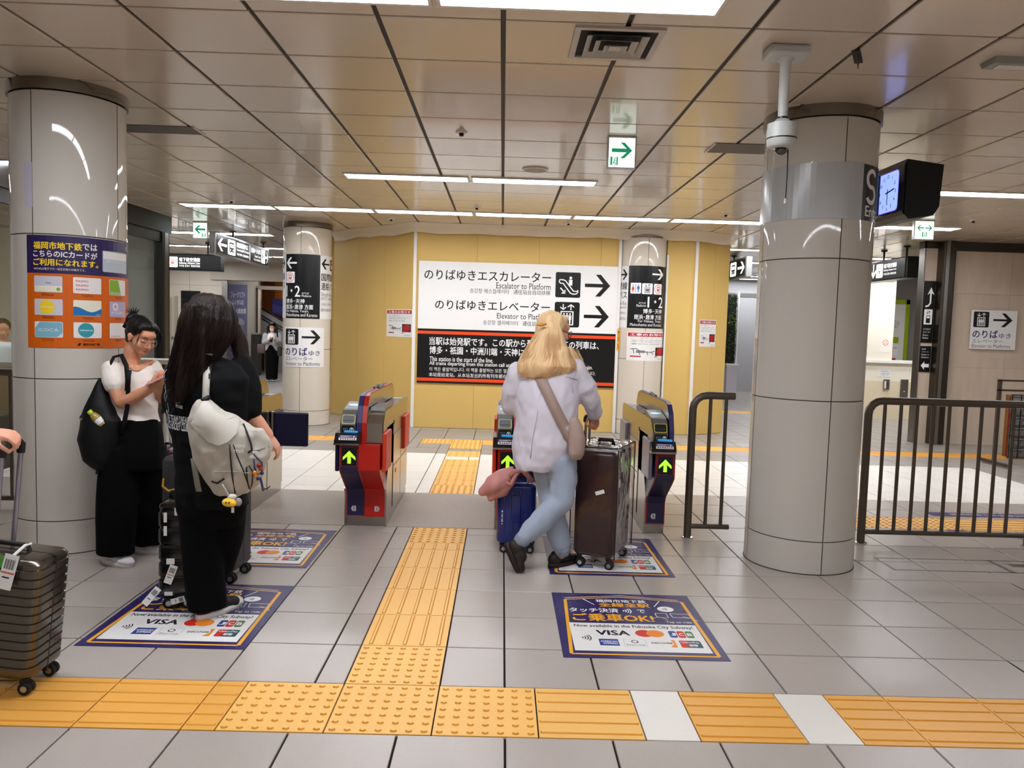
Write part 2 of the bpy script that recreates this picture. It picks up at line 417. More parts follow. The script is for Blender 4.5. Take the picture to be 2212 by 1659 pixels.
# ---- tactile paving
def stud_mesh(mb, cx, cy, r, h, m, n=8):
    vs = [(cx+r*cos(2*pi*i/n), cy+r*sin(2*pi*i/n), 0) for i in range(n)]+[(cx+r*.72*cos(2*pi*i/n), cy+r*.72*sin(2*pi*i/n), h) for i in range(n)]
    mb.add(vs, [(i, (i+1) % n, n+(i+1) % n, n+i) for i in range(n)]+[tuple(range(n, 2*n))], m)
def tac_mesh(kind, w, d, m, studs=STUD, hb=.004):
    mb = MB(); g = .003; b = .0015; x, y = w/2-g, d/2-g
    mb.add([(-x, -y, -.011), (x, -y, -.011), (x, y, -.011), (-x, y, -.011), (-x, -y, 0), (x, -y, 0), (x, y, 0), (-x, y, 0)], [(4, 5, 6, 7), (0, 1, 5, 4), (1, 2, 6, 5), (2, 3, 7, 6), (3, 0, 4, 7)], m)
    def bar(a0, a1, c0, c1, h=hb):
        k = .005
        mb.add([(a0, c0, 0), (a1, c0, 0), (a1, c1, 0), (a0, c1, 0), (a0+k, c0+k, h), (a1-k, c0+k, h), (a1-k, c1-k, h), (a0+k, c1-k, h)], [(4, 5, 6, 7)], m)
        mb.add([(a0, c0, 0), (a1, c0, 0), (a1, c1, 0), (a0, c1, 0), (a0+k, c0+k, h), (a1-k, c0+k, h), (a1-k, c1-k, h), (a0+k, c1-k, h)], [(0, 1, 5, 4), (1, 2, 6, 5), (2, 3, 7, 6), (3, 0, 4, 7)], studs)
    if kind == 'dot':
        nx = max(1, round(w/.0571)); ny = max(1, round(d/.0571))
        for i in range(nx):
            for j in range(ny): stud_mesh(mb, -w/2+(i+.5)*w/nx, -d/2+(j+.5)*d/ny, .0125, .005, m, 8); 
        # brown arc on the near side of each dome
        for i in range(nx):
            for j in range(ny):
                cx, cy = -w/2+(i+.5)*w/nx, -d/2+(j+.5)*d/ny
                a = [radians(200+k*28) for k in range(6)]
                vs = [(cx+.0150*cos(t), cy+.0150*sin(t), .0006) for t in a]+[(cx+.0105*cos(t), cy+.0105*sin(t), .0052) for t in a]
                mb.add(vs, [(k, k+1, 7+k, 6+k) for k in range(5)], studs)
    elif kind == 'barx':
        for k in range(5): c = -d/2+d*(k+.5)/5; bar(-w/2+.008, w/2-.008, c-.009, c+.009)
    elif kind == 'bary':
        for k in range(5): c = -w/2+w*(k+.5)/5; bar(c-.010, c+.010, -d/2+.012, d/2-.012)
    return mb.mesh('tactile')
TM = {}
def tac(kind, x0, x1, y0, y1, m=TACT):
    k = (kind, round(x1-x0, 3), round(y1-y0, 3), m.name)
    if k not in TM: TM[k] = tac_mesh(kind, x1-x0, y1-y0, m)
    link({'dot': 'warning_tile', 'barx': 'guiding_tile', 'bary': 'guiding_tile', 'plain': 'plain_tile'}[kind], TM[k], fl, ((x0+x1)/2, (y0+y1)/2, 0))
WT = M('strip_tile_white', 'e6e1d8', .35, var=.03, speck=.03)
for a, b in XB: tac('dot', a, b, 2.792, 3.192)
tac('barx', .1785, .58, 2.792, 3.192); tac('plain', .58, .785, 2.792, 3.192, WT); tac('barx', .785, 1.19, 2.792, 3.192, TACT2); tac('plain', 1.19, 1.4, 2.792, 3.192, WT)
tac('barx', 1.4, 1.6525, 2.792, 3.192, TACT2)
for i in range(4, 14): tac('barx', X0+i*T, X0+(i+1)*T, 2.792, 3.192, TACT2)
tac('barx', -1.1475, -1.0215, 2.792, 3.192, TACT2)
for i in range(-4, -14, -1): tac('barx', X0+i*T, X0+(i+1)*T, 2.792, 3.192, TACT2)
tac('dot', -.6215, -.2215, 3.192, 3.592)
ys = [3.592, 3.992, 4.392, 4.792, 5.192, 5.36]
for a, b in zip(ys[:-1], ys[1:]): tac('bary', -.6215, -.2215, a, b)
tac('dot', -.6215, -.2215, 5.36, 5.77)
tac('dot', -.6215, -.2215, 6.975, 7.35)
for a, b in ((7.35, 7.592), (7.592, 7.992), (7.992, 8.392), (8.392, 8.8), (9.0, 9.4)): tac('bary', -.6215, -.2215, a, b)
tac('dot', -.6215, -.2215, 9.6, 9.97); tac('dot', -.6215, -.2215, 9.97, 10.375); tac('dot', -1.02, -.6215, 9.97, 10.375)
for k in range(21): tac('barx', -.2215+k*.4, .1785+k*.4, 9.97, 10.375, TACT2 if k > 7 else TACT)
for k in range(5): tac('barx', -3.6+k*.436, -3.164+k*.436, 9.97, 10.375)
tac('dot', 2.65, 3.05, 6.12, 6.52); tac('dot', 3.05, 3.45, 6.12, 6.52); tac('dot', 3.45, 3.78, 6.12, 6.52)
for k in range(8): tac('barx', 3.78+k*.4, 4.18+k*.4, 6.12, 6.52)
for k in range(8): tac('barx', 4.2+k*.4, 4.6+k*.4, 14.9, 15.3)
# hatch covers let into the floor beside the right column
HF = M('hatch_frame', '6d6660', .4, .6)
for (a, b, c, d) in ((2.62, 3.42, 5.0, 5.28), (3.42, 4.1, 5.0, 5.28)):
    mb = MB()
    for q in ((a, b, c, c+.012), (a, b, d-.012, d), (a, a+.014, c, d), (b-.014, b, c, d)): mb.box(*q, -.002, .0015, HF)
    mb.build('hatch_frame', fl)
MB().box(3.50, 3.62, 5.14, 5.20, 0, .002, HF).build('hatch_plate', fl)
# ---- ceiling
CEIL = M('ceiling_panel', 'ccbeac', .2, spec=.55, obj_var=.015, coat=.35, croug=.06)
CDARK = M('ceiling_gap', '2a2019', .6)
ce = MB().box(-14, 12, -6, 24, H+.012, H+.06, CDARK).build('ceiling'); tag(ce, kind='structure')
A_, B_ = .5864, .5848; XC, YC = -.0382, 3.7443
cand = []
for j in range(-17, 36):
    for i in range(-24, 21): cand.append((XC+i*A_, YC+j*B_))
pm = MB(); gx, gy, b = .012, .008, .003
x, y = A_/2-gx, B_/2-gy
vs = [(sx*x, sy*y, .012) for sx, sy in ((-1, -1), (1, -1), (1, 1), (-1, 1))]+[(sx*x, sy*y, b) for sx, sy in ((-1, -1), (1, -1), (1, 1), (-1, 1))]+[(sx*(x-b), sy*(y-b), 0) for sx, sy in ((-1, -1), (1, -1), (1, 1), (-1, 1))]
fs = [(11, 10, 9, 8)]
for o_ in (0, 4): fs += [(o_+4+i, o_+4+(i+1) % 4, o_+(i+1) % 4, o_+i) for i in range(4)]
PAN = pm.add(vs, fs, CEIL).mesh('ceiling_panel')
rest = MB()
def csz(c):
    return 1/(c[1]+A_)**3 if c[1] > .5 and on_screen(c[0]+A_/2, c[1]+B_/2, H, 200) else 0
cand.sort(key=csz, reverse=True)
for n, c in enumerate(cand):
    if n < 300 and csz(c) > 0: link('ceiling_panel', PAN, ce, (c[0]+A_/2, c[1]+B_/2, H))
    else:
        x0, x1, y0, y1 = c[0]+gx, c[0]+A_-gx, c[1]+gy, c[1]+B_-gy
        rest.add([(x0, y1, H), (x1, y1, H), (x1, y0, H), (x0, y0, H)], [(0, 1, 2, 3)], CEIL)
o = rest.build('distant_ceiling_panels', ce); o['kind'] = 'stuff'
# ---- ceiling lights
DIFF = M('light_diffuser', 'f3f7ff', .5, emit=LAMP); LFR = M('light_frame', 'd8d2c8', .4)
ORD = ['first', 'second', 'third', 'fourth', 'fifth', 'sixth', 'seventh', 'eighth', 'ninth', 'tenth', 'eleventh', 'twelfth']
LM = {}
def light_row(xs, y0, y1, where, grp):
    for k, (a, b) in enumerate(zip(xs[:-1], xs[1:])):
        if b-a < .2: continue
        t = empty('ceiling_light', ((a+b)/2, (y0+y1)/2, H), 0, '%s white ceiling light from the left %s' % (ORD[k], where), 'ceiling light', grp)
        w = (b-a)/2-.012; d = (y1-y0)/2
        kk = (round(w, 3), round(d, 3))
        if kk not in LM:
            fr = MB(); e = .022
            for q in ((-w, w, -d-e, -d), (-w, w, d, d+e), (-w, -w+.016, -d, d), (w-.016, w, -d, d)): fr.box(*q, -.012, .012, LFR)
            df = MB().box(-w+.016, w-.016, -d, d, -.008, .005, DIFF)
            LM[kk] = (fr.mesh('frame'), df.mesh('diffuser'))
        link('frame', LM[kk][0], t); link('diffuser', LM[kk][1], t)
def seg(a, b, n): return [a+(b-a)*k/n for k in range(n+1)]
light_row([-.342-1.273*2, -.342-1.273, -.342, .931], 3.30, 3.575, 'in the nearest row overhead', 'ceiling lights of the nearest row')
light_row([-1.582, -.355, .885], 7.595, 7.81, 'in the short pair near the speaker grille', 'ceiling lights of the short pair')
light_row([-4.097, -2.913, -1.66, -.401, .847, 2.094, 3.30, 4.54, 5.775], 9.89, 10.14, 'in the long row before the yellow hoarding', 'ceiling lights of the long row')
light_row([3.95, 5.2, 6.45, 7.7, 8.95], 7.50, 7.71, 'in the row lengthened out of view to the right of the clock', 'ceiling lights right of the clock')  # right part lies out of view, added to brighten the stone wall
light_row([-7.6, -6.35, -5.1, -3.87], 13.1, 13.35, 'in the row lengthened at left above the hanging bus sign', 'ceiling lights above the hanging signs')  # leftmost light is an added extension that lifts the dark far left
light_row([-9.8, -8.6, -7.4, -6.2, -4.9, -3.6], 15.55, 15.75, 'beyond the bus sign, in a row lengthened out of sight', 'ceiling lights far left')  # left lights added mostly out of sight to brighten the far left
light_row([-8.8, -7.6, -6.4, -5.2, -3.9], 17.6, 17.8, 'near the far passage, in a row lengthened out of sight', 'ceiling lights far left')  # row lengthened leftwards behind booth and sign for more light back there
light_row([-8.1, -6.9], 18.8, 19.0, 'before the far wall', 'ceiling lights far left')
light_row([-6.9, -5.6], 21.0, 21.2, 'added unseen inside the far passage', 'ceiling lights far left')  # unseen lamp added to brighten the far left passage
light_row([4.9, 6.1, 7.3], 19.0, 19.2, 'before the far grey wall', 'ceiling lights far right')
light_row([3.6, 4.8, 6.0], 13.1, 13.3, 'behind the yellow hoarding on the right', 'ceiling lights far right')
light_row([5.7, 6.9, 8.1], 13.85, 14.1, 'just before the cream counter wall', 'ceiling lights far right')
light_row([5.6, 6.8, 8.0], 20.0, 20.2, 'added close to the far grey wall', 'ceiling lights far right')  # extra pair added only to brighten the far grey wall
light_row([4.7, 6.0, 7.3], 15.4, 15.6, 'near the white counter wall', 'ceiling lights far right')
light_row([7.0, 8.3, 9.6], 12.9, 13.2, 'above the white counter wall', 'ceiling lights far right')
light_row(seg(-7.6, -3.9, 3), 7.5, 7.71, 'inside the glazed booth', 'ceiling lights in the booth')
light_row(seg(-3.9, 6.2, 8), -.9, -.65, 'in the row behind the viewer', 'ceiling lights behind the viewer')
light_row(seg(6.6, 9.1, 2), 3.3, 3.55, 'in the row far to the right', 'ceiling lights right side')
# ---- outer walls
WALLM = M('wall_beige', 'd8cdbd', .35, var=.03)
for nm, q in (('wall_left', (-14.1, -14, -6, 24)), ('wall_right', (12, 12.1, -6, 24)), ('wall_rear', (-14, 12, -6.1, -6)), ('wall_far', (-14, 12, 24, 24.1))):
    tag(MB().box(*q, 0, H+.05, WALLM).build(nm), kind='structure')
# ---- round columns clad in curved panels
COLW = M('column_panel_white', 'c9c3b9', .035, spec=.5, var=.015)
COLC = M('column_panel_cream', 'd9cfbf', .05, spec=.5, var=.015)
COLB = M('column_panel_grey', 'b4b6b6', .2, spec=.5)
CRING = M('column_ring_steel', '8d867c', .22, 1)
def column(nm, cx, cy, r, m, j0, label, special=None):
    c = empty(nm, (cx, cy, 0), 0, label, 'column', None)
    MB().lathe([(r-.006, 0), (r-.006, H-.09)], M('column_joint', '4a443d', .8), n=48).build('joint_core', c, 1)
    zs = [.0, .212, 1.11, 2.0, H-.075]
    for z0, z1 in zip(zs[:-1], zs[1:]):
        for k in range(4):
            a = j0+k*pi/2; g = .0028/r
            MB().lathe([(r-.005, z0+.003), (r, z0+.005), (r, z1-.004), (r-.005, z1-.002)], m, n=14, a0=a+g, a1=a+pi/2-g).build('curved_panel', c, 40)
    MB().lathe([(r-.004, H-.072), (r+.012, H-.072), (r+.012, H+.005)], CRING, n=48).build('top_ring', c, 40)
    MB().lathe([(r+.003, .006), (r+.0025, 0), (r-.01, .0015)], M('column_foot_seal', '3b352f', .7), n=48).build('foot_seal', c, 1)
    return c
LC = (-2.84, 5.19, .335); RC = (2.05, 5.19, .352); ML = (-2.90, 11.64, .345); MR = (2.04, 11.62, .345)
cL = column('round_column', *LC, COLW, radians(-8), 'white round column at left with orange and purple poster')
cR = column('round_column', *RC, COLW, radians(3), 'white round column at right beside the security camera')
cML = column('round_column', *ML, COLC, radians(-2), 'cream round column left of the yellow hoarding with black signs')
cMR = column('round_column', *MR, COLC, radians(4), 'cream round column set into the yellow hoarding')
# ---- yellow hoarding
HOA = M('hoarding_yellow', 'dab769', .55, var=.04, speck=.02, bump=.02, bscale=30)
HOAW = M('hoarding_trim', 'e9e6e0', .4)
HY = 11.5
hd = empty('hoarding', (0, HY, 0), 0, 'yellow temporary hoarding wall across the concourse', 'hoarding')
def panel(p, q, nm='hoarding_panel', m=HOA, z1=H-.005, th=.03, g=.0015):
    p, q = V((p[0], p[1]-HY, 0)), V((q[0], q[1]-HY, 0)); t = (q-p).normalized(); n = V((t.y, -t.x, 0))
    X = Matrix((t, -n, V((0, 0, 1)))).transposed().to_4x4(); X.translation = p
    return MB().box(g, (q-p).length-g, 0, th, .004, z1, m, X).build(nm, hd)
xs = [-1.29, -.40, .505, 1.41, 1.70]
for a, b in zip(xs[:-1], xs[1:]): panel((a, HY), (b, HY))
pts = [V((-2.80, 12.96)), V((-2.31, 12.48)), V((-1.81, 11.99)), V((-1.31, HY))]
for a, b in zip(pts[:-1], pts[1:]): panel(a, b)
panel((2.38, 11.49), (2.795, HY)); panel((2.83, HY), (3.14, 11.68)); panel((3.14, 11.68), (3.40, 11.84))
panel((3.40, 11.84), (3.42, 13.4)); panel((-2.80, 12.96), (-2.78, 14.2))
for x, z1 in ((-1.30, H), (1.688, H), (2.812, H)):
    MB().box(x-.022, x+.022, -.035, 0, .004, H-.005, HOAW).build('corner_strip', hd)
MB().box(2.375, 2.40, -.03, .0, .004, H-.3, HOAW).build('corner_strip', hd)
# clear protective sheet taped along the ceiling edge
SHEET = M('plastic_sheet', 'e4dccf', .3, alpha=.75, spec=.6, bump=.3, bscale=25)
sh = MB(); vs = []; fs = []; n = 120
path = [V((-2.78, 12.9)), V((-1.31, 11.42)), V((1.7, 11.42)), V((2.8, 11.42)), V((3.42, 11.8))]
cum = [0]
for a, b in zip(path[:-1], path[1:]): cum.append(cum[-1]+(b-a).length)
for i in range(n+1):
    s = cum[-1]*i/n; k = max(j for j in range(len(path)-1) if cum[j] <= s+1e-9); t = (s-cum[k])/(cum[k+1]-cum[k]); p = path[k].lerp(path[k+1], t)
    w = noise.noise(V((s*2.2, 0, 0))); w2 = noise.noise(V((s*6, 5, 0)))
    for j, (dy, z) in enumerate(((-.42+.06*w, H-.004), (-.25, H-.016-.012*abs(w2)), (-.08, H-.05-.03*abs(w)), (-.012-.02*abs(w2), H-.10-.035*w))):
        vs.append((p.x, p.y+dy, z))
for i in range(n):
    for j in range(3): fs.append((i*4+j, (i+1)*4+j, (i+1)*4+j+1, i*4+j+1))
o = sh.add(vs, fs, SHEET).build('plastic_sheet', None, 1); tag(o, 'translucent plastic sheet taped along the top of the yellow hoarding', 'plastic sheet')
# ================================================================ ticket gates
NAVY = M('gate_navy', '26224a', .35); RED = M('gate_red', 'b81c12', .35); REDT = M('gate_red_line', 'c22a1e', .4)
GST = M('gate_steel', 'a59c8c', .22, 1); GSD = M('gate_steel_front', 'a8a29c', .27, 1); GBK = M('gate_black', '101013', .3); GGL = M('gate_dark_glass', '1c1e20', .06, spec=.8)
GREY = M('gate_grey', '5c5c5e', .35); GRN = M('arrow_green', '8bff2a', .5, emit=1.6); LCD = M('screen_blue', '7f98e8', .2, emit=.3); YLW = M('reader_yellow', 'e7d83a', .4)
PADR = M('flap_red', 'd8391c', .45); PADN = M('flap_navy', '171636', .4); PADG = M('flap_grey', '8a8794', .35, .3); TAGW = M('tag_grey', 'c9c9cb', .4); PURP = M('gate_purple', '5a4d86', .4)
GX = .155
PROF = [(.0, .075), (.0, .235), (-.03, .29), (-.24, .44), (-.28, .475), (-.28, .655), (.3, .655), (.3, .075)]
def half(g, s, colm, line, num, entry, arrow=True, flap=PADR, lane_tag=True):
    """one side of a gate cabinet; s = -1 serves the lane to the left; entry side carries the reader"""
    def bx(mb, a, b, *q): return mb.box(min(s*a, s*b), max(s*a, s*b), *q)
    w = GX
    mb = MB(); bx(mb, .0, w-.004, .02, 1.2, 0, .075, GSD); mb.build('plinth', g)
    mb = MB(); bx(mb, .0, w, .3, 1.21, .075, .66, GST); mb.build('cabinet', g)
    for (a, b, c, d) in ((.32, .74, .09, .40), (.76, 1.19, .09, .40), (.32, .74, .41, .655), (.76, 1.19, .41, .655)):
        mb = MB(); bx(mb, w, w+.004, a, b, c, d, GST); mb.build('side_door', g)
    bx(MB(), w+.004, w+.006, .44, .475, .33, .365, GBK).build('lock', g)
    mb = MB(); mb.prism(PROF, 0, s*(w-.012), colm, 'x'); mb.build('front_panel', g)
    # edging line that follows the bent front
    if line:
        e = MB()
        for x in (.004, w-.018):
            pts = [(s*x, p[0]-.001, p[1]) for p in PROF[:6]]
            e.tube(pts, .0035, line, 4)
        e.tube([(s*.004, -.001, .078), (s*(w-.018), -.001, .078)], .0035, line, 4); e.tube([(s*.004, -.281, .65), (s*(w-.018), -.281, .65)], .0035, line, 4)
        e.build('edging', g)
    # steel cheek on the lane side of the bent front
    pts = [(.0, .0), (.0, .235), (-.03, .29), (.05, .42), (.08, .66), (.32, .66), (.32, .0)]
    MB().prism(pts, s*(w-.012), s*w, GSD, 'x').build('cheek', g)
    # upper side and deck
    up = [(-.20, .66), (-.20, .80), (-.14, .86), (-.10, .88), (1.16, .88), (1.21, .85), (1.21, .66)]
    MB().prism(up, s*(w-.006), s*w, GST, 'x').build('upper_side', g)
    mb = MB(); bx(mb, .035, w-.006, .02 if entry else -.12, 1.2, .80, .845, GGL); mb.build('deck', g)
    mb = MB(); mb.prism([(.30, .845), (.36, .872), (1.12, .872), (1.17, .845)], s*.045, s*(w-.014), M('deck_cover', '3a3c3e', .15, spec=.7), 'x'); mb.build('deck_cover', g)
    mb = MB(); bx(mb, .05, w-.03, 1.0, 1.09, .872, .8735, TAGW); mb.build('deck_label', g)
    mb = MB(); bx(mb, w, w+.003, .33, .36, .735, .765, GBK); mb.build('sensor', g)
    bx(MB(), .0, w-.006, .28, 1.205, .65, .80, GSD).build('inner_box', g)
    # fin between the two lanes
    fin = [(-.21, .62), (-.205, .80), (-.16, .92), (-.09, .985), (0, 1.0), (1.05, 1.0), (1.14, .975), (1.19, .90), (1.19, .66), (.2, .64)]
    MB().prism(fin, s*.001, s*.036, GST, 'x').build('fin', g)
    f = MB(); ed = fin[:6]
    vs = [];
    for (y, z) in ed: vs += [(s*.002, y-.003, z+.003), (s*.036, y-.003, z+.003)]
    f.add(vs, [(2*i, 2*i+1, 2*i+3, 2*i+2) for i in range(5)], colm if colm is not NAVY else M('fin_navy', '332e63', .4)); f.build('fin_edge', g)
    f = MB(); f.tube([(s*.018, .42, 1.002), (s*.018, .62, 1.012), (s*.018, .66, 1.0)], [.012, .014, .010], GBK, 6); f.build('fin_sensor', g)
    # flap doors on the lane side, one at each end
    for k, y in enumerate((-.10, .86)):
        fm = MB(); fm.rbox(min(s*(w-.002), s*(w+.026)), max(s*(w-.002), s*(w+.026)), y-.14 if k == 0 else y, y+.15 if k == 0 else y+.30, .455, .735, flap, .008)
        fm.build('flap', g)
    bx(MB(), .06, w, -.02, .32, .44, .75, GBK).build('flap_recess', g)
    # black flap recess, front
    if entry:
        mb = MB(); bx(mb, -.0, w+.025, -.305, -.10, .655, .668, GSD); bx(mb, -.0, w+.022, -.30, -.10, .668, .69, GBK); mb.build('shelf', g)
        MB().prism([(-.30, .69), (-.26, .735), (-.12, .745), (-.12, .69)], s*.0, s*(w+.02), GBK, 'x').build('ticket_slot', g)
        d = D2(); a, b = .02, w-.01
        d.rect(a, 0, b, .020, WHITE); d.rect(a, .020, b, .042, PURP)
        for k in range(7): d.rect(a+.01+k*.016, .005, a+.021+k*.016, .014, (BLACK, REDT, NAVY, BLACK, GREY, REDT, NAVY)[k], 2)
        d.rect(a+.01, .027, a+.07, .030, WHITE, 2); d.rect(a+.01, .034, a+.09, .037, WHITE, 2); d.circ(b-.02, .031, .006, WHITE, 2, n=10)
        O = V((min(s*a, s*b)-a if s > 0 else -b-a, -.30, .690)); n1 = V((0, .04, .045)).normalized()
        d.emit('payment_sticker', flat(O, (1, 0, 0), n1), g, base=.002)
        # reader: sloped black face with yellow frame, logo plate below, lit oval above
        rd = [(-.13, .69), (-.20, .72), (-.205, .79), (-.17, .86), (-.12, .885), (.03, .885), (.03, .69)]
        MB().prism(rd, s*.045, s*(w-.006), GREY, 'x').build('reader_body', g)
        d = D2(); c = (.045+w-.006)/2; hw = .046
        O = V((s*c, -.205, .79)); up_ = V((0, .035, .07)).normalized()
        d.rrect(-hw, .004, hw, .072, YLW, .012); d.rrect(-hw+.004, .008, hw-.004, .068, GBK, .01, 2); d.rect(-hw+.012, .024, hw-.012, .034, M('slot_grey', '2a2a2c', .4), 3)
        fr = flat(O, (1, 0, 0), up_); d.emit('reader_frame', fr, g)
        d = D2(); d.rrect(-hw, -.06, hw, -.002, GBK, .014); d.text('ICカード', -hw+.012, -.032, 0, -.018, TAGW, 2); d.text('TOUCH', -hw+.012, -.044, -.004, -.036, TAGW, 2)
        d.ring(.026, -.031, .013, .004, WHITE, 2, n=16); d.rect(.0235, -.042, .0285, -.025, WHITE, 2); d.rect(.018, -.026, .034, -.022, WHITE, 2)
        d.emit('reader_logo', flat((s*c, -.2055, .785), (1, 0, 0), (0, .06, .998)), g)
        MB().prism([(-.10, .885), (-.08, .89), (.11, .925), (.13, .925), (.13, .84), (-.10, .84)], s*.04, s*(w-.004), M('oval_plate', '4a4c50', .3), 'x').build('touch_plate', g)
        d = D2(); d.circ(0, .09, .05, LCD, 1, ry=.055); d.circ(0, .1, .04, M('screen_cyan', '6fcfe8', .2, emit=.25), 2, ry=.024); d.emit('touch_oval', flat((s*c, -.075, .889), (1, 0, 0), V((0, .19, .035)).normalized()), g)
        # a card and an arm lying on the ticket slot
        X = Matrix.Translation((s*(w*.45), -.235, .742)) @ Matrix.Rotation(radians(14*s), 4, 'Z') @ Matrix.Rotation(radians(18), 4, 'X')
        MB().rbox(-.05, .05, -.012, .012, -.004, .006, M('slot_blue', '3fa4e8', .3, emit=.25), .003, X=X).build('slot_light', g)
    else:
        MB().prism([(-.20, .66), (-.20, .80), (-.14, .86), (-.10, .88), (.3, .88), (.3, .66)], s*.036, s*(w-.001), GSD, 'x').build('front_block', g)
        MB().prism([(-.10, .881), (-.09, .905), (.30, .905), (.3, .881)], s*.045, s*(w-.012), M('deck_cover', '3a3c3e', .15), 'x').build('ticket_cover', g)
    if arrow and entry:
        d = D2(); c = (w-.012)/2; d.rrect(-.058, -.002, .058, .132, REDT, .008); d.rrect(-.055, 0, .055, .13, GBK, .007, 2)
        d.poly([(-.044, .062), (0, .108), (.044, .062), (.044, .042), (.012, .070), (.012, .018), (-.012, .018), (-.012, .070), (-.044, .042)], GRN, 3)
        d.emit('arrow_panel', flat((s*c, -.28, .505), (1, 0, 0), (0, 0, 1)), g)
        d = D2(); d.rect(-.022, 0, .022, .018, REDT); d.rect(-.019, .003, .019, .015, NAVY if colm is NAVY else RED, 2); d.text('IC専用', -.014, .005, .014, .013, REDT, 3)
        d.emit('small_label', flat((s*c, -.015-.02, .30), (1, 0, 0), V((0, -.21, .15)).normalized()), g, base=.002)
    if num:
        d = D2(); q = -1 if num[1] == 'l' else 1
        d.poly([(-.016*q, 0), (.010*q, 0), (.022*q, .02), (.010*q, .04), (-.016*q, .04)] if q > 0 else [(.016, 0), (.016, .04), (-.010, .04), (-.022, .02), (-.010, 0)], TAGW); d.text(num[0], -.010, .009, .010, .031, BLACK, 2, bold=.02, fit=False, al='c')
        d.emit('lane_number', flat((s*.085, 0, .115), (1, 0, 0), (0, 0, 1)), g)
GY = 5.755
def gate(x, lab, halves):
    g = empty('ticket_gate', (x, GY, 0), 0, lab, 'ticket gate', 'ticket gates in a row')
    for h in halves: half(g, *h)
    return g
gate(-.985, 'navy and red ticket gate with numbers one and two', [(-1, NAVY, REDT, ('1', 'l'), True, True, PADN), (1, RED, None, ('2', 'r'), False)])
gate(.135, 'red ticket gate half hidden behind the blond traveller', [(-1, RED, REDT, ('2', 'l'), True), (1, NAVY, None, ('3', 'r'), False, True, PADN)])
gate(1.255, 'navy ticket gate with number three beside the railing', [(-1, NAVY, REDT, ('3', 'l'), True, True, PADG)])
g0 = gate(-2.10, 'steel ticket gate behind the traveller in black, its flap closed', [(1, NAVY, None, ('1', 'r'), False, True, PADN)])
fm = MB(); fm.rbox(.16, .185, .83, .875, .45, .75, GSD, .006); fm.build('flap_hinge', g0)
fm = MB(); fm.rbox(.185, .475, .838, .868, .452, .742, PADN, .012); fm.build('closed_flap', g0)
# ================================================================ railings
BRZ = M('rail_bronze', '5f554b', .35, .55, var=.03)
def railing(nm, x0, x1, y, bars, lab, right_post=None, left_end=True, zt=1.06, zb=.085, m=BRZ):
    r = empty(nm, (x0, y, 0), 0, lab, 'railing', 'brown metal railings')
    L = x1-x0; R = .10
    pts = [(0, 0, 0), (0, 0, zt-R)]+[(R-R*cos(radians(a)), 0, zt-R+R*sin(radians(a))) for a in (22, 45, 68, 90)]+[(L, 0, zt)] if left_end else [(0, 0, zt), (L, 0, zt)]
    if right_post: pts = pts[:-1]+[(L-R, 0, zt)]+[(L-R+R*sin(radians(a)), 0, zt-R+R*cos(radians(a))) for a in (22, 45, 68, 90)]+[(L, 0, 0)]
    MB().tube(pts, .0285, m, 12).build('top_rail', r, 60)
    MB().tube([(0, 0, zb), (L, 0, zb)], .02, m, 8).build('bottom_rail', r, 60)
    for b in bars: MB().tube([(b-x0, 0, zb), (b-x0, 0, zt)], .0135, m, 8).build('bar', r, 60)
    for q in ([0] if left_end else [])+([L] if right_post else []): MB().lathe([(.045, 0), (.045, .006), (.03, .01)], CHROME, (q, 0, 0), 16).build('foot_plate', r, 40)
    return r
railing('railing', 1.416, 1.72, 5.69, [1.545, 1.66], 'short brown metal railing between gate three and the right column')
railing('railing', 2.70, 3.95, 5.66, [2.82+.1195*k for k in range(9)], 'brown metal railing to the right of the right column', True)
railing('railing', 4.05, 6.0, 5.66, [4.17+.1195*k for k in range(15)], 'brown metal railing at the far right edge', True)
railing('railing', -4.02, -2.62, 6.0, [-3.88+.13*k for k in range(9)], 'brown metal railing left of the left column', True)
railing('railing', -4.4, -3.0, 7.75, [-4.28+.13*k for k in range(9)], 'pale metal railing behind the woman in white', True, zt=1.08, m=M('rail_pale', 'c9c0b0', .3, .2))
# ================================================================ signs, posters, floor graphics
SW = M('sign_white', 'ecebe8', .35); SK = M('sign_black', '101011', .3); ORG = M('sign_orange', 'ee4a17', .45); NAVT = M('sign_navy_text', '2b2a63', .5); GRYT = M('sign_grey_text', '55555a', .5)
REDP = M('print_red', 'b3191d', .5); PRED = M('print_train_red', 'd8432c', .5); PBLU = M('print_blue', '2b62b0', .5)
def PB(Y, x0, y0, x1, y1, k=.034):
    """pixel box (y taken at its left end) on a wall facing the viewer at depth Y -> x0, z0, x1, z1"""
    ym = (y0+y1)/2
    return at(x0, ym, Y).x, at(x0, y1, Y).z, at(x1, ym+k*(x1-x0), Y).x, at(x0, y0, Y).z
def hitc(x, y, c):
    """pixel -> (arc length, height) on an upright cylinder"""
    cx, cy, r = c; d = FW+RT*((x-1106)/FPX)-UP*((y-829.5)/FPX)
    a = d.x**2+d.y**2; b = -2*(d.x*cx+d.y*cy); q = cx*cx+cy*cy-r*r; disc = b*b-4*a*q
    t = (-b-sqrt(max(disc, 0)))/(2*a); p = EYEP+d*t
    return atan2(p.x-cx, -(p.y-cy))*r, p.z
def CB(c, x0, y0, x1, y1):
    ym = (y0+y1)/2
    return hitc(x0, ym, c)[0], hitc(x0, y1, c)[1], hitc(x1, ym, c)[0], hitc(x0, y0, c)[1]
def FBX(x0, y0, x1, y1):
    ym = (y0+y1)/2; xm = (x0+x1)/2
    return atz(x0, ym).x, atz(xm, y1).y, atz(x1, ym).x, atz(xm, y0).y
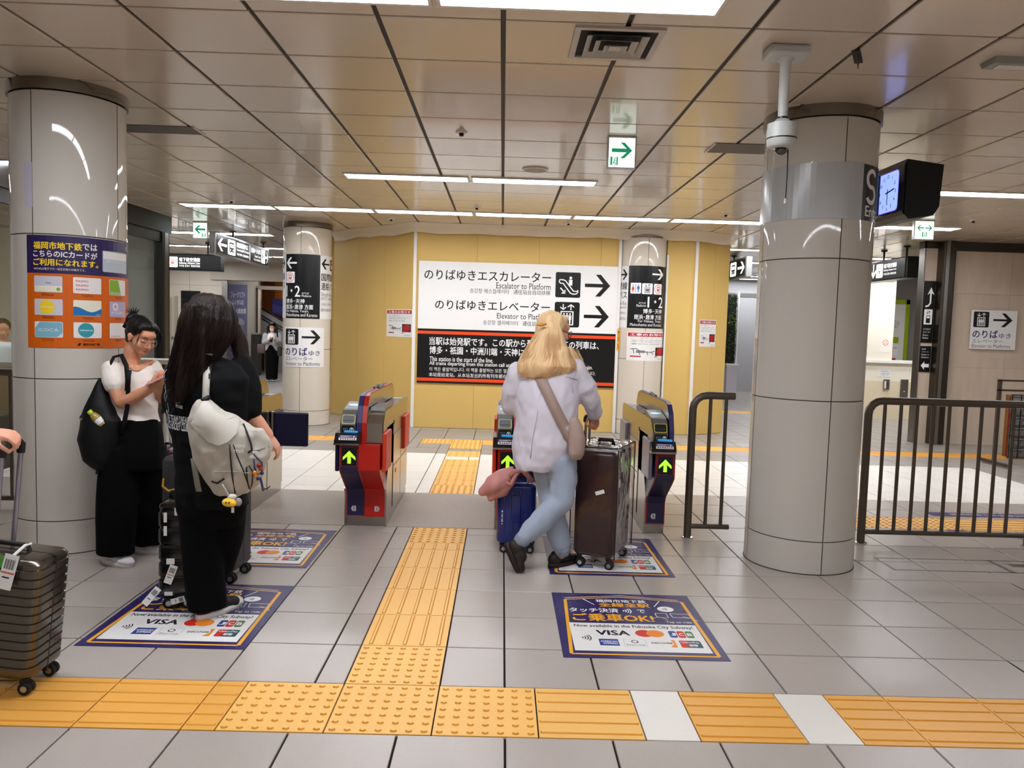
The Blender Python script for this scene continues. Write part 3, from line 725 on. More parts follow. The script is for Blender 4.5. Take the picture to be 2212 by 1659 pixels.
def plate(parent, fn, x0, z0, x1, z1, m, th=.006, nu=1, name='panel'):
    vs = []; fs = []
    for i in range(nu+1):
        u = x0+(x1-x0)*i/nu
        vs += [fn(u, z0, 0), fn(u, z1, 0), fn(u, z0, th), fn(u, z1, th)]
    for i in range(nu):
        o = 4*i; p = o+4
        fs += [(o+2, p+2, p+3, o+3), (o, o+1, p+1, p), (o, p, p+2, o+2), (o+1, o+3, p+3, p+1)]
    fs += [(0, 2, 3, 1), (4*nu, 4*nu+1, 4*nu+3, 4*nu+2)]
    return MB().add(vs, fs, m).build(name, parent)
# ---- the big direction sign on the hoarding
SY = HY-.012
s = empty('direction_sign', (0, 0, 0), 0, 'large white and black direction sign to escalator and elevator on the yellow hoarding', 'sign')
fn = flat((0, SY, 0), (1, 0, 0), (0, 0, 1))
B = lambda *q: PB(SY, *q)
x0, z0, x1, z1 = B(904, 563, 1334, 709)
plate(s, fn, x0, z0, x1, z1, SW, .008, name='white_panel')
b0, c0, b1, c1 = B(900, 709, 1328, 826)
plate(s, fn, x0, c0, x1, z0-.002, SK, .008, name='black_panel')
d = D2()
d.text('のりばゆきエスカレーター', *B(917, 581, 1190, 603), BLACK, bold=.012)
d.text('Escalator to Platform', *B(1072, 610, 1189.5, 623), BLACK)
d.text('승강장 에스컬레이터   通往站台自动扶梯', *B(1015, 622.5, 1188.5, 633), BLACK)
d.text('のりばゆきエレベーター', *B(940, 646.5, 1187.5, 667.5), BLACK, bold=.012)
d.text('Elevator to Platform', *B(1073.5, 676, 1189, 688), BLACK)
d.text('승강장 엘리베이터   通往站台电梯', *B(1043.5, 691, 1188, 701.5), BLACK)
q = B(1200, 586.5, 1254, 642); pic_escalator(d, q[0], q[1], q[2]-q[0], BLACK, WHITE)
q = B(1197.5, 654, 1251.5, 709); pic_elevator(d, q[0], q[1]+.02, q[2]-q[0], BLACK, WHITE)
d.arrow(*B(1263.4, 592.6, 1318, 640), BLACK, t=.16); d.arrow(*B(1261, 660, 1315, 706.5), BLACK, t=.16)
for a, b in ((713.7, 720.2), (815, 821.8)):
    q = B(900, a, 1328, b); d.rect(x0, q[1], x1, q[3], ORG, 1)
d.text('当駅は始発駅です。この駅から発車する全ての列車は、', *B(927.5, 727.5, 1293.5, 744.5), WHITE, bold=.018)
d.text('博多・祇園・中洲川端・天神に停車します。', *B(928, 747.5, 1212, 764), WHITE, bold=.018)
d.text('This station is the start of the line.', *B(928, 769.5, 1065, 779.5), WHITE, bold=.012)
d.text('All trains departing from this station call at Hakata, Gion, Nakasu-Kawabata and Tenjin.', *B(927.5, 779.8, 1280, 790.3), WHITE, bold=.012)
d.text('이 역은 출발역입니다. 이 역을 출발하는 모든 열차는 하카타, 기온, 나카스카와바타, 텐진에 정차합니다.', *B(927.5, 792.3, 1286, 801.5), WHITE)
d.text('本站是始发站。从本站发出的所有列车都在博多站、祇园站、中洲川端站、天神站停车。', *B(926.6, 804, 1266, 813), WHITE)
d.emit('lettering', fn, s, base=.0085)
# ---- construction notices
def notice(name, fn, x0, z0, x1, z1, lab, nu=1):
    s = empty(name, (0, 0, 0), 0, lab, 'notice', 'construction notices'); w = x1-x0; h = z1-z0
    plate(s, fn, x0, z0, x1, z1, SW, .002, nu, 'paper')
    d = D2(); X = lambda a, b: (x0+a*w, z0+b*h)
    d.rect(*X(.02, .84), *X(.98, .97), REDP, nu=max(1, nu)); d.text('工事のお知らせ', *X(.07, .86), *X(.93, .95), WHITE, 2, bold=.02)
    d.text('エレベーター増設工事について', *X(.08, .765), *X(.55, .80), REDP)
    for k, t in enumerate(('ご利用のお客様にはご不便をおかけいたしますが', 'ご理解とご協力をお願いいたします。')): d.text(t, *X(.08, .70-.055*k), *X(.9-.12*k, .73-.055*k), GRYT)
    d.text('工事期間：令和７年４月 ～ 令和９年３月予定', *X(.08, .56), *X(.72, .60), BLACK)
    # little plan drawing and red block
    for a, b, c, e in ((.08, .40, .2, .42), (.2, .42, .3, .32), (.3, .32, .5, .30), (.5, .30, .6, .34), (.14, .40, .16, .24), (.24, .38, .28, .2), (.42, .31, .44, .2), (.52, .3, .56, .22)): d.line([X(a, b), X(c, e)], .012*w, BLACK)
    d.rect(*X(.2, .27), *X(.38, .36), M('plan_grey', '8b8b8f', .5)); d.rect(*X(.08, .13), *X(.3, .17), REDP); d.rect(*X(.60, .13), *X(.68, .155), REDP)
    d.rect(*X(.62, .18), *X(.96, .47), M('plan_brown', '3a1a17', .5)); d.poly([X(.68, .2), X(.9, .22), X(.93, .4), X(.86, .45), X(.68, .43), X(.65, .3)], REDP, 2)
    d.text('福岡市交通局', *X(.7, .05), *X(.93, .08), GRYT)
    d.emit('print', fn, s, base=.0024)
t = V((-1.31, HY, 0))-V((-2.80, 12.96, 0)); t.normalize()
dl = lambda x: (V((x, 0, 0)))
def diag(xp, yp):
    """pixel on the slanting hoarding"""
    d_ = FW+RT*((xp-1106)/FPX)-UP*((yp-829.5)/FPX); n = V((t.y, -t.x, 0)); P0 = V((-2.80, 12.96, 0)); k = (P0-EYEP).dot(n)/d_.dot(n); p = EYEP+d_*k
    return (p-P0).dot(t), p.z
a = diag(836, 668); b = diag(890, 729)
notice('construction_notice', flat((-2.80+t.y*.001, 12.96-t.x*.001-.002, 0), t, (0, 0, 1)), a[0], b[1], b[0], a[1], 'white notice with red heading on the slanting left part of the yellow hoarding')
t2 = V((3.40, 11.84, 0))-V((2.83, HY, 0)); t2.normalize()
notice('construction_notice', flat((2.83, HY-.004, 0), t2, (0, 0, 1)), .10, 1.315, .43, 1.715, 'white notice with red heading at the right end of the yellow hoarding')
cw = wrap(MR[0], MR[1], MR[2]); q = CB(MR, 1354, 716, 1433, 778)
notice('construction_notice', cw, q[0], q[1], q[2], q[3], 'white notice with red heading wrapped on the cream column under a black sign', 10)
yw = M('yellow_tag', 'e0a32a', .5)
s = empty('exit_number_tag', (0, 0, 0), 0, 'narrow yellow exit tag beside the cream column on the hoarding', 'sign'); q = B(1332, 710, 1338.5, 757)
plate(s, flat((0, HY-.036, 0), (1, 0, 0), (0, 0, 1)), q[0], q[1], q[2], q[3], yw, .002); d = D2(); w = q[2]-q[0]
d.arrow(q[0]+.2*w, q[3]-.09, q[2]-.2*w, q[3]-.03, BLACK, d='u'); d.text('3', q[0]+.3*w, q[1]+.14, q[2]-.3*w, q[1]+.2, BLACK); d.text('5', q[0]+.3*w, q[1]+.03, q[2]-.3*w, q[1]+.09, BLACK)
d.emit('lettering', flat((0, HY-.036, 0), (1, 0, 0), (0, 0, 1)), s, base=.0025)
# ---- platform sign plates (elevator)
def elevator_sign(lab, fn, x0, z0, x1, z1, nu=1):
    s = empty('elevator_sign', (0, 0, 0), 0, lab, 'sign', 'white elevator sign plates'); w = x1-x0; h = z1-z0
    plate(s, fn, x0, z0, x1, z1, SW, .006, nu); d = D2(); X = lambda a, b: (x0+a*w, z0+b*h)
    q = X(.05, .56); pic_elevator(d, q[0], q[1], h*.40, BLACK, WHITE); d.arrow(*X(.48, .58), *X(.90, .93), BLACK, t=.15)
    d.text('のりば', *X(.05, .29), *X(.60, .49), NAVT, bold=.02); d.text('ゆき', *X(.63, .29), *X(.89, .42), NAVT); d.text('エレベーター', *X(.05, .16), *X(.72, .26), GRYT); d.text('Elevator to Platforms', *X(.05, .04), *X(.89, .13), GRYT)
    d.emit('lettering', fn, s, base=.0065)
q = CB(ML, 615.5, 706, 699, 791); cml = wrap(*ML)
elevator_sign('white elevator sign plate low on the left cream column', cml, q[0], q[1], q[2], q[3], 10)
q = PB(11.28, 2094, 670, 2195, 756)
elevator_sign('white elevator sign plate on the beige stone wall', flat((0, 11.28, 0), (1, 0, 0), (0, 0, 1)), 6.79, 1.405, 7.46, 1.97)
# ---- platform signs wrapped round the cream columns
def wrapsign(lab, c, fn, bx, left):
    s = empty('platform_sign', (0, 0, 0), 0, lab, 'sign', 'black platform signs on columns')
    K = lambda *p: CB(c, *p)
    q = K(*bx); plate(s, fn, q[0], q[1], q[2], q[3], SK, .004, 12, 'black_panel')
    R = c[2]
    plate(s, fn, q[2]+.003, q[1]+.0, q[2]+.36, q[3]-.002, SW, .004, 12, 'white_panel'); plate(s, fn, q[0]-.36, q[1], q[0]-.003, q[3]-.002, SW, .004, 12, 'white_panel')
    return s, q
bx = (618.5, 549, 691, 687)
s, q = wrapsign('black platform sign with left arrow round the left cream column', ML, cml, bx, True); K = lambda *p: CB(ML, *p); d = D2()
d.arrow(*K(620.5, 556, 641.5, 580), WHITE, d='l', t=.16); b = K(619.5, 587, 638, 611); pic_train(d, b[0], b[1], b[3]-b[1], WHITE, PRED)
d.text('1･2', *K(619.5, 617, 648.5, 640.5), WHITE, bold=.01); d.text('のりば', *K(652, 631, 667, 635.5), WHITE); d.text('Platform', *K(652, 636.5, 672, 641.5), WHITE)
d.text('博多･天神', *K(619.5, 645, 658, 655), WHITE, bold=.015); d.text('姪浜･唐津 方面', *K(619.5, 657, 676, 667.5), WHITE, bold=.015)
d.text('For Hakata, Tenjin,', *K(619.5, 668.5, 667, 675.5), WHITE); d.text('Meinohama and Karatsu', *K(619.5, 676, 685, 683), WHITE)
h = q[3]-q[1]; a0 = q[2]+.02
d.arrow(a0, q[3]-.2, a0+.17, q[3]-.05, BLACK, d='l', t=.16); pic_bus(d, a0+.19, q[3]-.21, .13, BLACK, WHITE, h=.16)
d.text('国際線', a0, q[1]+.55, a0+.30, q[1]+.66, BLACK, bold=.015); d.text('連絡バス', a0, q[1]+.42, a0+.32, q[1]+.53, BLACK, bold=.015); d.text("Shuttle Bus", a0, q[1]+.33, a0+.26, q[1]+.385, GRYT); d.text("(INT'L Terminal)", a0, q[1]+.265, a0+.3, q[1]+.32, GRYT); d.text('국제선 연락버스', a0, q[1]+.19, a0+.28, q[1]+.235, GRYT); d.text('国际线联络巴士', a0, q[1]+.11, a0+.28, q[1]+.155, GRYT)
d.arrow(q[0]-.2, q[3]-.2, q[0]-.03, q[3]-.05, BLACK, t=.16); d.text('国内線', q[0]-.33, q[1]+.55, q[0]-.03, q[1]+.66, BLACK); d.text('連絡バス', q[0]-.34, q[1]+.42, q[0]-.03, q[1]+.53, BLACK)
d.emit('lettering', cml, s, base=.0045)
bx = (1357, 574, 1435, 708)
s, q = wrapsign('black platform sign with right arrow round the cream column in the hoarding', MR, cw, bx, False); K = lambda *p: CB(MR, *p); d = D2()
d.arrow(*K(1409, 580.6, 1432, 604), WHITE, t=.16)
b = K(1362.5, 611, 1385, 634); e = b[3]-b[1]; d.rrect(b[0], b[1], b[0]+e, b[3], WHITE, .01); pic_man(d, b[0]+.1*e, b[1]+.12*e, .3*e, .76*e, PRED, 2, True); d.rect(b[0]+.48*e, b[1]+.1*e, b[0]+.52*e, b[3]-.1*e, BLACK, 2); pic_man(d, b[0]+.6*e, b[1]+.12*e, .3*e, .76*e, PBLU, 2)
b = K(1387, 612, 1410, 635); pic_elevator(d, b[0], b[1], e, WHITE, BLACK); b = K(1411.5, 613, 1432, 636); pic_train(d, b[0]+.004, b[1], e, WHITE, PRED)
d.text('1･2', *K(1399, 641, 1430, 664), WHITE, bold=.01); d.text('のりば', *K(1380, 652, 1395, 656.5), WHITE); d.text('Platform', *K(1375, 657.5, 1395, 662.5), WHITE)
d.text('博多･天神', *K(1389, 667, 1428, 677), WHITE, bold=.015); d.text('姪浜･唐津 方面', *K(1370, 679, 1427, 689.5), WHITE, bold=.015); d.text('For Hakata, Tenjin,', *K(1378, 690.6, 1427, 697.5), WHITE); d.text('Meinohama and Karatsu', *K(1361, 697.5, 1427, 704), WHITE)
a0 = q[0]-.02
d.arrow(a0-.17, q[3]-.2, a0, q[3]-.05, BLACK, t=.16); d.text('国際線', a0-.30, q[1]+.55, a0, q[1]+.66, BLACK, bold=.015); d.text('連絡バス', a0-.34, q[1]+.42, a0, q[1]+.53, BLACK, bold=.015); d.text('Shuttle Bus', a0-.26, q[1]+.33, a0, q[1]+.385, GRYT); d.text('(Domestic)', a0-.22, q[1]+.265, a0, q[1]+.32, GRYT); d.text('국내선 연락버스', a0-.28, q[1]+.19, a0, q[1]+.235, GRYT); d.text('国内线联络巴士', a0-.28, q[1]+.11, a0, q[1]+.155, GRYT)
a0 = q[2]+.02
d.arrow(a0, q[3]-.2, a0+.17, q[3]-.05, BLACK, d='l', t=.16); d.text('国内線', a0, q[1]+.55, a0+.30, q[1]+.66, BLACK); d.text('連絡バス', a0, q[1]+.42, a0+.32, q[1]+.53, BLACK); d.text('Shuttle Bus', a0, q[1]+.33, a0+.26, q[1]+.385, GRYT)
d.emit('lettering', cw, s, base=.0045)
# ---- card poster round the left column
PP = M('poster_purple', '2b2050', .35); PO = M('poster_orange', 'd2600c', .35); PY = M('poster_yellow', 'f3cf2a', .4); PWH = M('poster_white', 'e9e4e0', .4)
s = empty('card_poster', (0, 0, 0), 0, 'purple and orange transit card poster wrapped round the left white column', 'poster')
cl = wrap(*LC); Z = lambda x: x/5.185; K = lambda a, b, c_, e: CB(LC, a/5.185, 480+b/5.185, c_/5.185, 480+e/5.185)
L0 = hitc(60, 620, LC)[0]; z_t = hitc(64, 507, LC)[1]; z_b = hitc(64, 750, LC)[1]; z_m = hitc(62, 589, LC)[1]; L1 = L0+.80
plate(s, cl, L0, z_m, L1, z_t, PP, .003, 20, 'purple_field'); plate(s, cl, L0, z_b, L1, z_m-.0005, PO, .003, 20, 'orange_field')
d = D2()
d.text('福岡市地下鉄', *K(380, 213, 915, 296), PY, bold=.03); d.text('では', *K(922, 240, 1085, 312), PWH, bold=.03); d.text('こちらのICカードが', *K(378, 308, 1085, 382), PWH, bold=.03); d.text('ご利用になれます。', *K(380, 402, 1095, 480), PY, bold=.03); d.text('※PiTaPaは電子マネー相互利用の対象外です。', *K(385, 503, 955, 530), PWH)
h1 = K(1145, 318, 1410, 555); gry = M('poster_card_grey', 'b9c3cc', .35); d.rrect(h1[0], h1[1], h1[0]+.235, h1[3], gry, .008, 1); d.rect(h1[0]+.004, h1[3]-.05, h1[0]+.231, h1[3]-.006, PWH, 2); d.text('はやかけん', h1[0]+.03, h1[1]+.06, h1[0]+.2, h1[1]+.1, PWH, 3); d.text('IC', h1[0]+.22, h1[3]+.02, h1[0]+.25, h1[3]+.045, PWH, 2)
cx = [K(388, 600, 703, 770)[0], K(818, 612, 1130, 790)[0], K(1220, 640, 1400, 820)[0]]; rows = [K(388, 597, 703, 780), K(395, 855, 708, 1036), K(400, 1108, 713, 1286)]; cwid = .0; 
ww = K(395, 855, 708, 1040); cwid = ww[2]-ww[0]
names = [['Kitaca', 'PASMO', 'Suica'], ['manaca', 'TOICA', 'PiTaPa'], ['ICOCA', 'nimoca', 'SUGOCA']]
TEAL = M('poster_teal', '2f98a8', .4); LBL = M('poster_lightblue', '7fb4c6', .4); GRNP = M('poster_green', '86ad25', .4); CBL = M('poster_blue', '1a6fae', .4); SIL = M('poster_silver', 'c9c6cf', .4); PINK = M('poster_pink', 'd0315c', .4); LAV = M('poster_lavender', 'b7a9c6', .4); CREAM = M('poster_cream', 'e8e2cd', .4)
for r in range(3):
    zb, zt = rows[r][1], rows[r][3]; hh = zt-zb
    for k in range(3):
        a = cx[k]; bnd = a+cwid; base = [[SIL, PWH, PWH], [SIL, CREAM, LAV], [PWH, PWH, PWH]][r][k]
        d.rrect(a, zb, bnd, zt, base, .007, 1); X = lambda u, v_: (a+u*cwid, zb+v_*hh)
        if (r, k) == (0, 0): d.rect(*X(.02, .04), *X(.98, .4), CREAM, 2); d.circ(*X(.86, .2), .011, GRNP, 3); d.line([X(.42, .62), X(.5, .56), X(.62, .58)], .003, BLACK, 3)
        if (r, k) == (0, 1):
            for j in range(3): d.text('PASMO', *X(.1, .18+.26*j), *X(.52, .30+.26*j), PINK, 2, bold=.02)
        if (r, k) == (0, 2): d.poly([X(.02, .03), X(.64, .03), X(.46, .97), X(.02, .97)], GRNP, 2); d.text('Suica', *X(.06, .08), *X(.6, .22), PWH, 3)
        if (r, k) == (1, 0): d.circ(*X(.46, .5), cwid*.27, PY, 2, n=28); d.text('manaca', *X(.24, .46), *X(.68, .54), CREAM, 3)
        if (r, k) == (1, 1):
            top = [X(u, .42+.16*sin(1.2+u*5.6)) for u in [i/14 for i in range(15)]]; d.poly([X(0, .02)]+[X(1, .02)]+list(reversed(top)), CBL, 2); d.text('TOICA', *X(.78, .06), *X(.96, .14), PWH, 3)
        if (r, k) == (1, 2): d.ring(*X(.3, .66), cwid*.12, cwid*.07, PWH, 2); d.text('PiTaPa', *X(.1, .2), *X(.8, .34), PWH, 2)
        if (r, k) == (2, 0): d.poly([X(.02, .03), X(.8, .03), X(.98, .3), X(.98, .97), X(.2, .97), X(.02, .6)], LBL, 2); d.text('ICOCA', *X(.15, .38), *X(.85, .58), PWH, 3)
        if (r, k) == (2, 1): d.circ(*X(.43, .5), cwid*.28, TEAL, 2, n=28); d.text('nimoca', *X(.22, .45), *X(.66, .56), PWH, 3, bold=.02)
        if (r, k) == (2, 2): d.text('SUGOCA', *X(.06, .06), *X(.6, .18), PINK, 2)
        d.text(names[r][k], a+.3*cwid, zb-.021, a+.7*cwid, zb-.007, BLACK)
q = K(925, 1355, 1115, 1385); d.text('福岡市地下鉄', q[0], q[1], q[2], q[3], BLACK, bold=.02); d.poly([(q[0]-.03, q[1]), (q[0]-.016, q[1]), (q[0]-.006, q[3]), (q[0]-.02, q[3])], BLACK)
d.emit('print', cl, s, base=.0034)
# ---- old sticker residue on the left column, wide grey band and entrance sign on the right column
s = plate(None, cl, hitc(52, 340, LC)[0], 2.16, hitc(52, 340, LC)[0]+.055, 2.43, M('old_sticker', 'b9b6c4', .5), .0015, 4, 'old_sticker'); tag(s, 'faded lilac sticker on the left edge of the left column', 'sticker')
s = empty('entrance_sign', (0, 0, 0), 0, 'grey band with black entrance sign round the top of the right column', 'sign'); cr = wrap(*RC)
aE = hitc(1862, 430, RC)[0]
plate(s, cr, aE-1.0, 2.245, aE-.002, 2.585, COLB, .004, 30, 'grey_band'); plate(s, cr, aE, 2.245, aE+.40, 2.585, SK, .004, 14, 'black_panel')
d = D2(); d.ring(aE+.085, 2.50, .048, .026, SW, a0=25, a1=270, n=20, ry=.05); d.ring(aE+.085, 2.405, .048, .026, SW, a0=90, a1=-155, n=20, ry=.048); d.text('Entrance', aE+.03, 2.27, aE+.34, 2.335, SW, bold=.02); d.emit('lettering', cr, s, base=.0045)
# ---- floor graphics for contactless payment
FP = M('floor_print_purple', '2f2660', .35); FY = M('floor_print_yellow', 'f0ad22', .4); FYL = M('floor_print_peach', 'e9bd80', .4); FWH = M('floor_print_white', 'e8e6e2', .35, var=.03, speck=.04, sscale=30); FIN = M('floor_print_ink', '14142a', .45); FGR = M('floor_print_green', '4c7a4a', .45); FRD = M('floor_print_red', 'd42a1f', .45); FOR = M('floor_print_orangecircle', 'ef8a1c', .45); FBL = M('floor_print_blue', '1f3f8f', .45); FTE = M('floor_print_teal', '1d4a59', .45)
DX, DY = .325, 3.505; DW, DH = .78, .885
d = D2(); Q = lambda x, y: (lambda p: (p.x-DX, p.y-DY))(atz(1160+x/4.809, 1250+y/4.809))
def K(a, b, c, e):
    x0, y0, x1, y1 = FBX(1160+a/4.809, 1250+b/4.809, 1160+c/4.809, 1250+e/4.809); return x0-DX, y0-DY, x1-DX, y1-DY
d.line([(.07, .80), (.39, .855), (.71, .80)], .009, FYL); d.line([(.07, .775), (.39, .83), (.725, .775)], .009, FYL)
d.line([(.07, .775), (.042, .045)], .018, FY); d.line([(.725, .775), (.738, .045)], .018, FY); d.rect(.042, .036, .738, .05, FY)
d.text('福岡市地下鉄', .24, .742, .52, .787, WHITE, 2, bold=.02); d.text('全線全駅', .25, .672, .53, .735, FY, 2, bold=.03)
d.line([(.17, .79), (.225, .70)], .006, WHITE); d.line([(.60, .78), (.555, .69)], .006, WHITE)
d.text('タッチ決済', .08, .585, .345, .648, WHITE, 2, bold=.025); waves(d, .36, .615, .06, WHITE, 2); d.text('で', .45, .59, .49, .64, WHITE, 2, bold=.025)
d.text('ご乗車OK!', .09, .46, .515, .565, FY, 2, bold=.035)
d.circ(.61, .655, .045, WHITE, 2, ry=.04); waves(d, .585, .655, .035, FIN, 3)
d.line([(.54, .59), (.60, .59), (.60, .53), (.54, .53), (.54, .59)], .005, WHITE, 2); d.line([(.62, .59), (.72, .585), (.725, .53), (.625, .535), (.62, .59)], .005, WHITE, 2); d.line([(.51, .51), (.55, .54), (.59, .50)], .006, FYL, 3); d.line([(.68, .55), (.72, .53), (.75, .49)], .006, FYL, 3)
d.text('Tap to ride.', .575, .447, .715, .482, WHITE, 2)
d.rect(.062, .08, .718, .43, FWH, 2)
d.text('Now available in the Fukuoka City Subway!', .085, .365, .695, .412, FIN, 3, bold=.02)
waves(d, .10, .235, .06, FIN, 3)
d.text('VISA', .19, .275, .355, .335, FIN, 3, bold=.04); d.circ(.43, .305, .045, FRD, 3); d.circ(.485, .305, .045, FOR, 4)
for k, (m, ch) in enumerate(((FBL, 'J'), (FRD, 'C'), (FGR, 'B'))):
    d.rrect(.555+.042*k, .26, .593+.042*k, .345, m, .012, 3); d.text(ch, .563+.042*k, .285, .586+.042*k, .32, FWH, 4, bold=.04)
d.rect(.19, .145, .285, .225, FBL, 3); d.text('AMERICAN', .197, .188, .278, .205, FWH, 4, bold=.03); d.text('EXPRESS', .21, .163, .278, .181, FWH, 4, bold=.03)
d.rect(.31, .14, .42, .228, M('floor_print_lightgrey', 'c9c9cc', .4), 3); d.rect(.313, .143, .417, .225, FWH, 4); d.circ(.365, .198, .018, FIN, 5); d.circ(.365, .198, .012, FWH, 6); d.text('Diners Club', .32, .15, .41, .17, FIN, 5)
d.rect(.44, .14, .565, .228, FWH, 3); d.poly([(.53, .14), (.565, .14), (.565, .228), (.545, .228), (.555, .18)], FOR, 4); d.text('DISCOVER', .446, .178, .55, .198, FIN, 5, bold=.03)
d.rrect(.585, .14, .69, .225, FTE, .008, 3); d.poly([(.585, .145), (.618, .14), (.628, .225), (.59, .225)], FRD, 4); d.text('UnionPay', .592, .19, .683, .212, FWH, 5, bold=.03); d.text('銀聯', .625, .155, .668, .182, FWH, 5, bold=.03)
bk = MB().rbox(0, DW, 0, DH, .0008, .0022, FP, .0006, 1)
DECP = bk.mesh('sheet'); lt = d.emit('print', flat((0, 0, .0014), (1, 0, 0), (0, 1, 0)), None, step=.00012, base=.001); DECL = lt.data; bpy.data.objects.remove(lt)
for x, y, lab in ((.325, 3.505, 'purple payment floor graphic in the open before gate two'), (-1.925, 3.505, 'purple payment floor graphic under the sneaker of the traveller in black'), (.337, 4.722, 'purple payment floor graphic under the maroon suitcase'), (-1.945, 4.722, 'purple payment floor graphic at gate one behind the charcoal suitcase')):
    s = empty('floor_graphic', (x, y, 0), 0, lab, 'floor graphic', 'payment floor graphics'); link('sheet', DECP, s); link('print', DECL, s)
s = MB().box(3.77, 6.2, 6.60, 6.74, .0008, .002, FP).build('floor_strip_graphic'); tag(s, 'long narrow purple floor graphic behind the right railing', 'floor graphic')
d = D2(); d.text('福岡市地下鉄全線全駅でタッチ決済がご利用いただけます。', 3.95, 6.64, 5.8, 6.70, FWH); l_ = d.emit('print', flat((0, 0, .0014), (1, 0, 0), (0, 1, 0)), s)
s = MB().box(3.6, 3.75, 6.05, 6.12, .0008, .002, FP).build('floor_corner_graphic', None); tag(s, 'small purple floor graphic corner by the yellow warning tiles', 'floor graphic')
# ================================================================ hanging and ceiling things
GLOW = M('sign_glow_white', 'f6f8f6', .5, emit=1.3); EXG = M('exit_green', '1fa878', .5, emit=.35); EXW = M('exit_glow', 'f2fff8', .5, emit=1.0); SILV = M('sign_frame_silver', 'b9bab8', .3, .6); SDK = M('sign_face_dark', '2c2d2c', .3); GPR = M('glow_red', 'e06a58', .5, emit=.6)
def hanger(s, x, y, z0, m=SK, r=.018, base=.05):
    MB().tube([(x, y, z0), (x, y, H)], r, m, 8).build('hanger', s, 60); MB().lathe([(base, H), (base, H-.018), (r, H-.03)], m, (x, y, 0), 14).build('ceiling_plate', s, 50)
# exit signs
def exit_sign(x0, x1, z0, y, lab, kind):
    s = empty('exit_sign', ((x0+x1)/2, y, H), 0, lab, 'exit sign', 'green and white exit signs'); w = (x1-x0)/2; hz = H-z0
    MB().rbox(-w-.012, w+.012, 0, .05, -hz-.010, 0, SILV, .006).build('housing', s); MB().box(-w, w, -.006, 0, -hz, -.018, EXW).build('lit_face', s)
    d = D2(); h = hz-.018
    if kind == 'r': d.arrow(-w+.02, -hz+.3*h, w-.02, -hz+.84*h, EXG, t=.24); b = (-w+.012, -hz+.06*h, .055)
    elif kind == 'l': d.arrow(-w+.02, -hz+.3*h, w-.02, -hz+.84*h, EXG, d='l', t=.24); b = (w-.07, -hz+.06*h, .055)
    else: d.arrow(-w+.02, -hz+.46*h, -.006, -hz+.78*h, EXG, d='l', t=.2); d.arrow(.006, -hz+.46*h, w-.02, -hz+.78*h, EXG, t=.2); b = (-.027, -hz+.1*h, .055)
    d.rect(b[0], b[1], b[0]+b[2]*.26, b[1]+b[2]*1.1, EXG); d.rect(b[0]+b[2]*.8, b[1], b[0]+b[2], b[1]+b[2]*1.1, EXG)
    cx, cy = b[0]+b[2]*.55, b[1]; q = b[2]
    d.circ(cx+.06*q, cy+.92*q, .1*q, EXG, n=10); d.line([(cx+.02*q, cy+.8*q), (cx-.08*q, cy+.45*q), (cx+.12*q, cy+.25*q), (cx+.1*q, cy)], .13*q, EXG); d.line([(cx-.08*q, cy+.45*q), (cx-.2*q, cy+.15*q)], .12*q, EXG); d.line([(cx, cy+.72*q), (cx+.2*q, cy+.55*q)], .09*q, EXG)
    d.emit('pictogram', flat((0, -.006, 0), (1, 0, 0), (0, 0, 1)), s)
exit_sign(.742, .932, 2.712, 5.82, 'lit exit sign with a green right arrow under the ceiling', 'r')
exit_sign(4.88, 5.10, 2.715, 9.35, 'lit exit sign with a green double arrow at right', 'b')
exit_sign(-4.62, -4.42, 2.70, 11.75, 'lit exit sign with a green left arrow by the glazed booth', 'l')
# hanging sign to the subway line
def line_sign(lab, x0, x1, z0, z1, dep, fn, hx, arrow, cap=True, root=None):
    s = empty('hanging_sign', (0, 0, 0), 0, lab, 'sign', 'hanging signs')
    return s
s = empty('hanging_sign', (0, 0, 0), 0, 'black hanging subway line sign with down-left arrow at far left', 'sign', 'hanging signs')
MB().rbox(-6.75, -5.35, 14.9, 15.12, 2.405, 2.715, SK, .02).build('box', s); hanger(s, -6.45, 15.0, 2.71); hanger(s, -5.62, 15.0, 2.71)
SY1 = 14.9; B = lambda *q: PB(SY1, *q); d = D2(); q = B(346, 556, 358, 573)
d.line([(q[2], q[3]), (q[0]+.02, q[1]+.03)], .035, GLOW); d.line([(q[0], q[3]-.05), (q[0], q[1]), (q[2]-.03, q[1])], .035, GLOW)
q = B(361.5, 554, 384, 576.5); pic_train(d, q[0], q[1], q[3]-q[1], GLOW, GPR); d.text('地下鉄空港線', *B(387, 556, 432, 564.5), GLOW, bold=.03); d.text('Subway Airport Line', *B(387, 565.3, 432, 571), GLOW, bold=.02); d.text('지하철 공항선  地铁机场线', *B(387, 571.3, 432, 576.3), GLOW)
d.emit('lettering', flat((0, SY1, 0), (1, 0, 0), (0, 0, 1)), s)
# long two-sided bus sign running away from the viewer
s = empty('hanging_sign', (0, 0, 0), 0, 'long lit bus direction sign hanging above the left passage', 'sign', 'hanging signs')
MB().rbox(-4.48, -4.385, 12.0, 14.72, 2.49, 2.83, SILV, .01).build('frame', s); MB().box(-4.386, -4.381, 12.06, 14.66, 2.525, 2.80, SDK).build('face', s)
hanger(s, -4.43, 12.9, 2.82, STEELD); hanger(s, -4.43, 14.5, 2.82, STEELD)
d = D2(); d.arrow(.02, 2.56, .42, 2.76, GLOW, d='l', t=.2); pic_bus(d, .46, 2.54, .36, GLOW, SDK, h=.24); d.text('国際線連絡バス', .88, 2.69, 1.42, 2.77, GLOW, bold=.03); d.text("Shuttle Bus(INT'L Terminal)", .88, 2.625, 1.50, 2.67, GLOW); d.text('국제선 연락버스  国际线联络巴士', .88, 2.56, 1.50, 2.60, GLOW); d.rect(1.53, 2.53, 1.55, 2.79, GLOW)
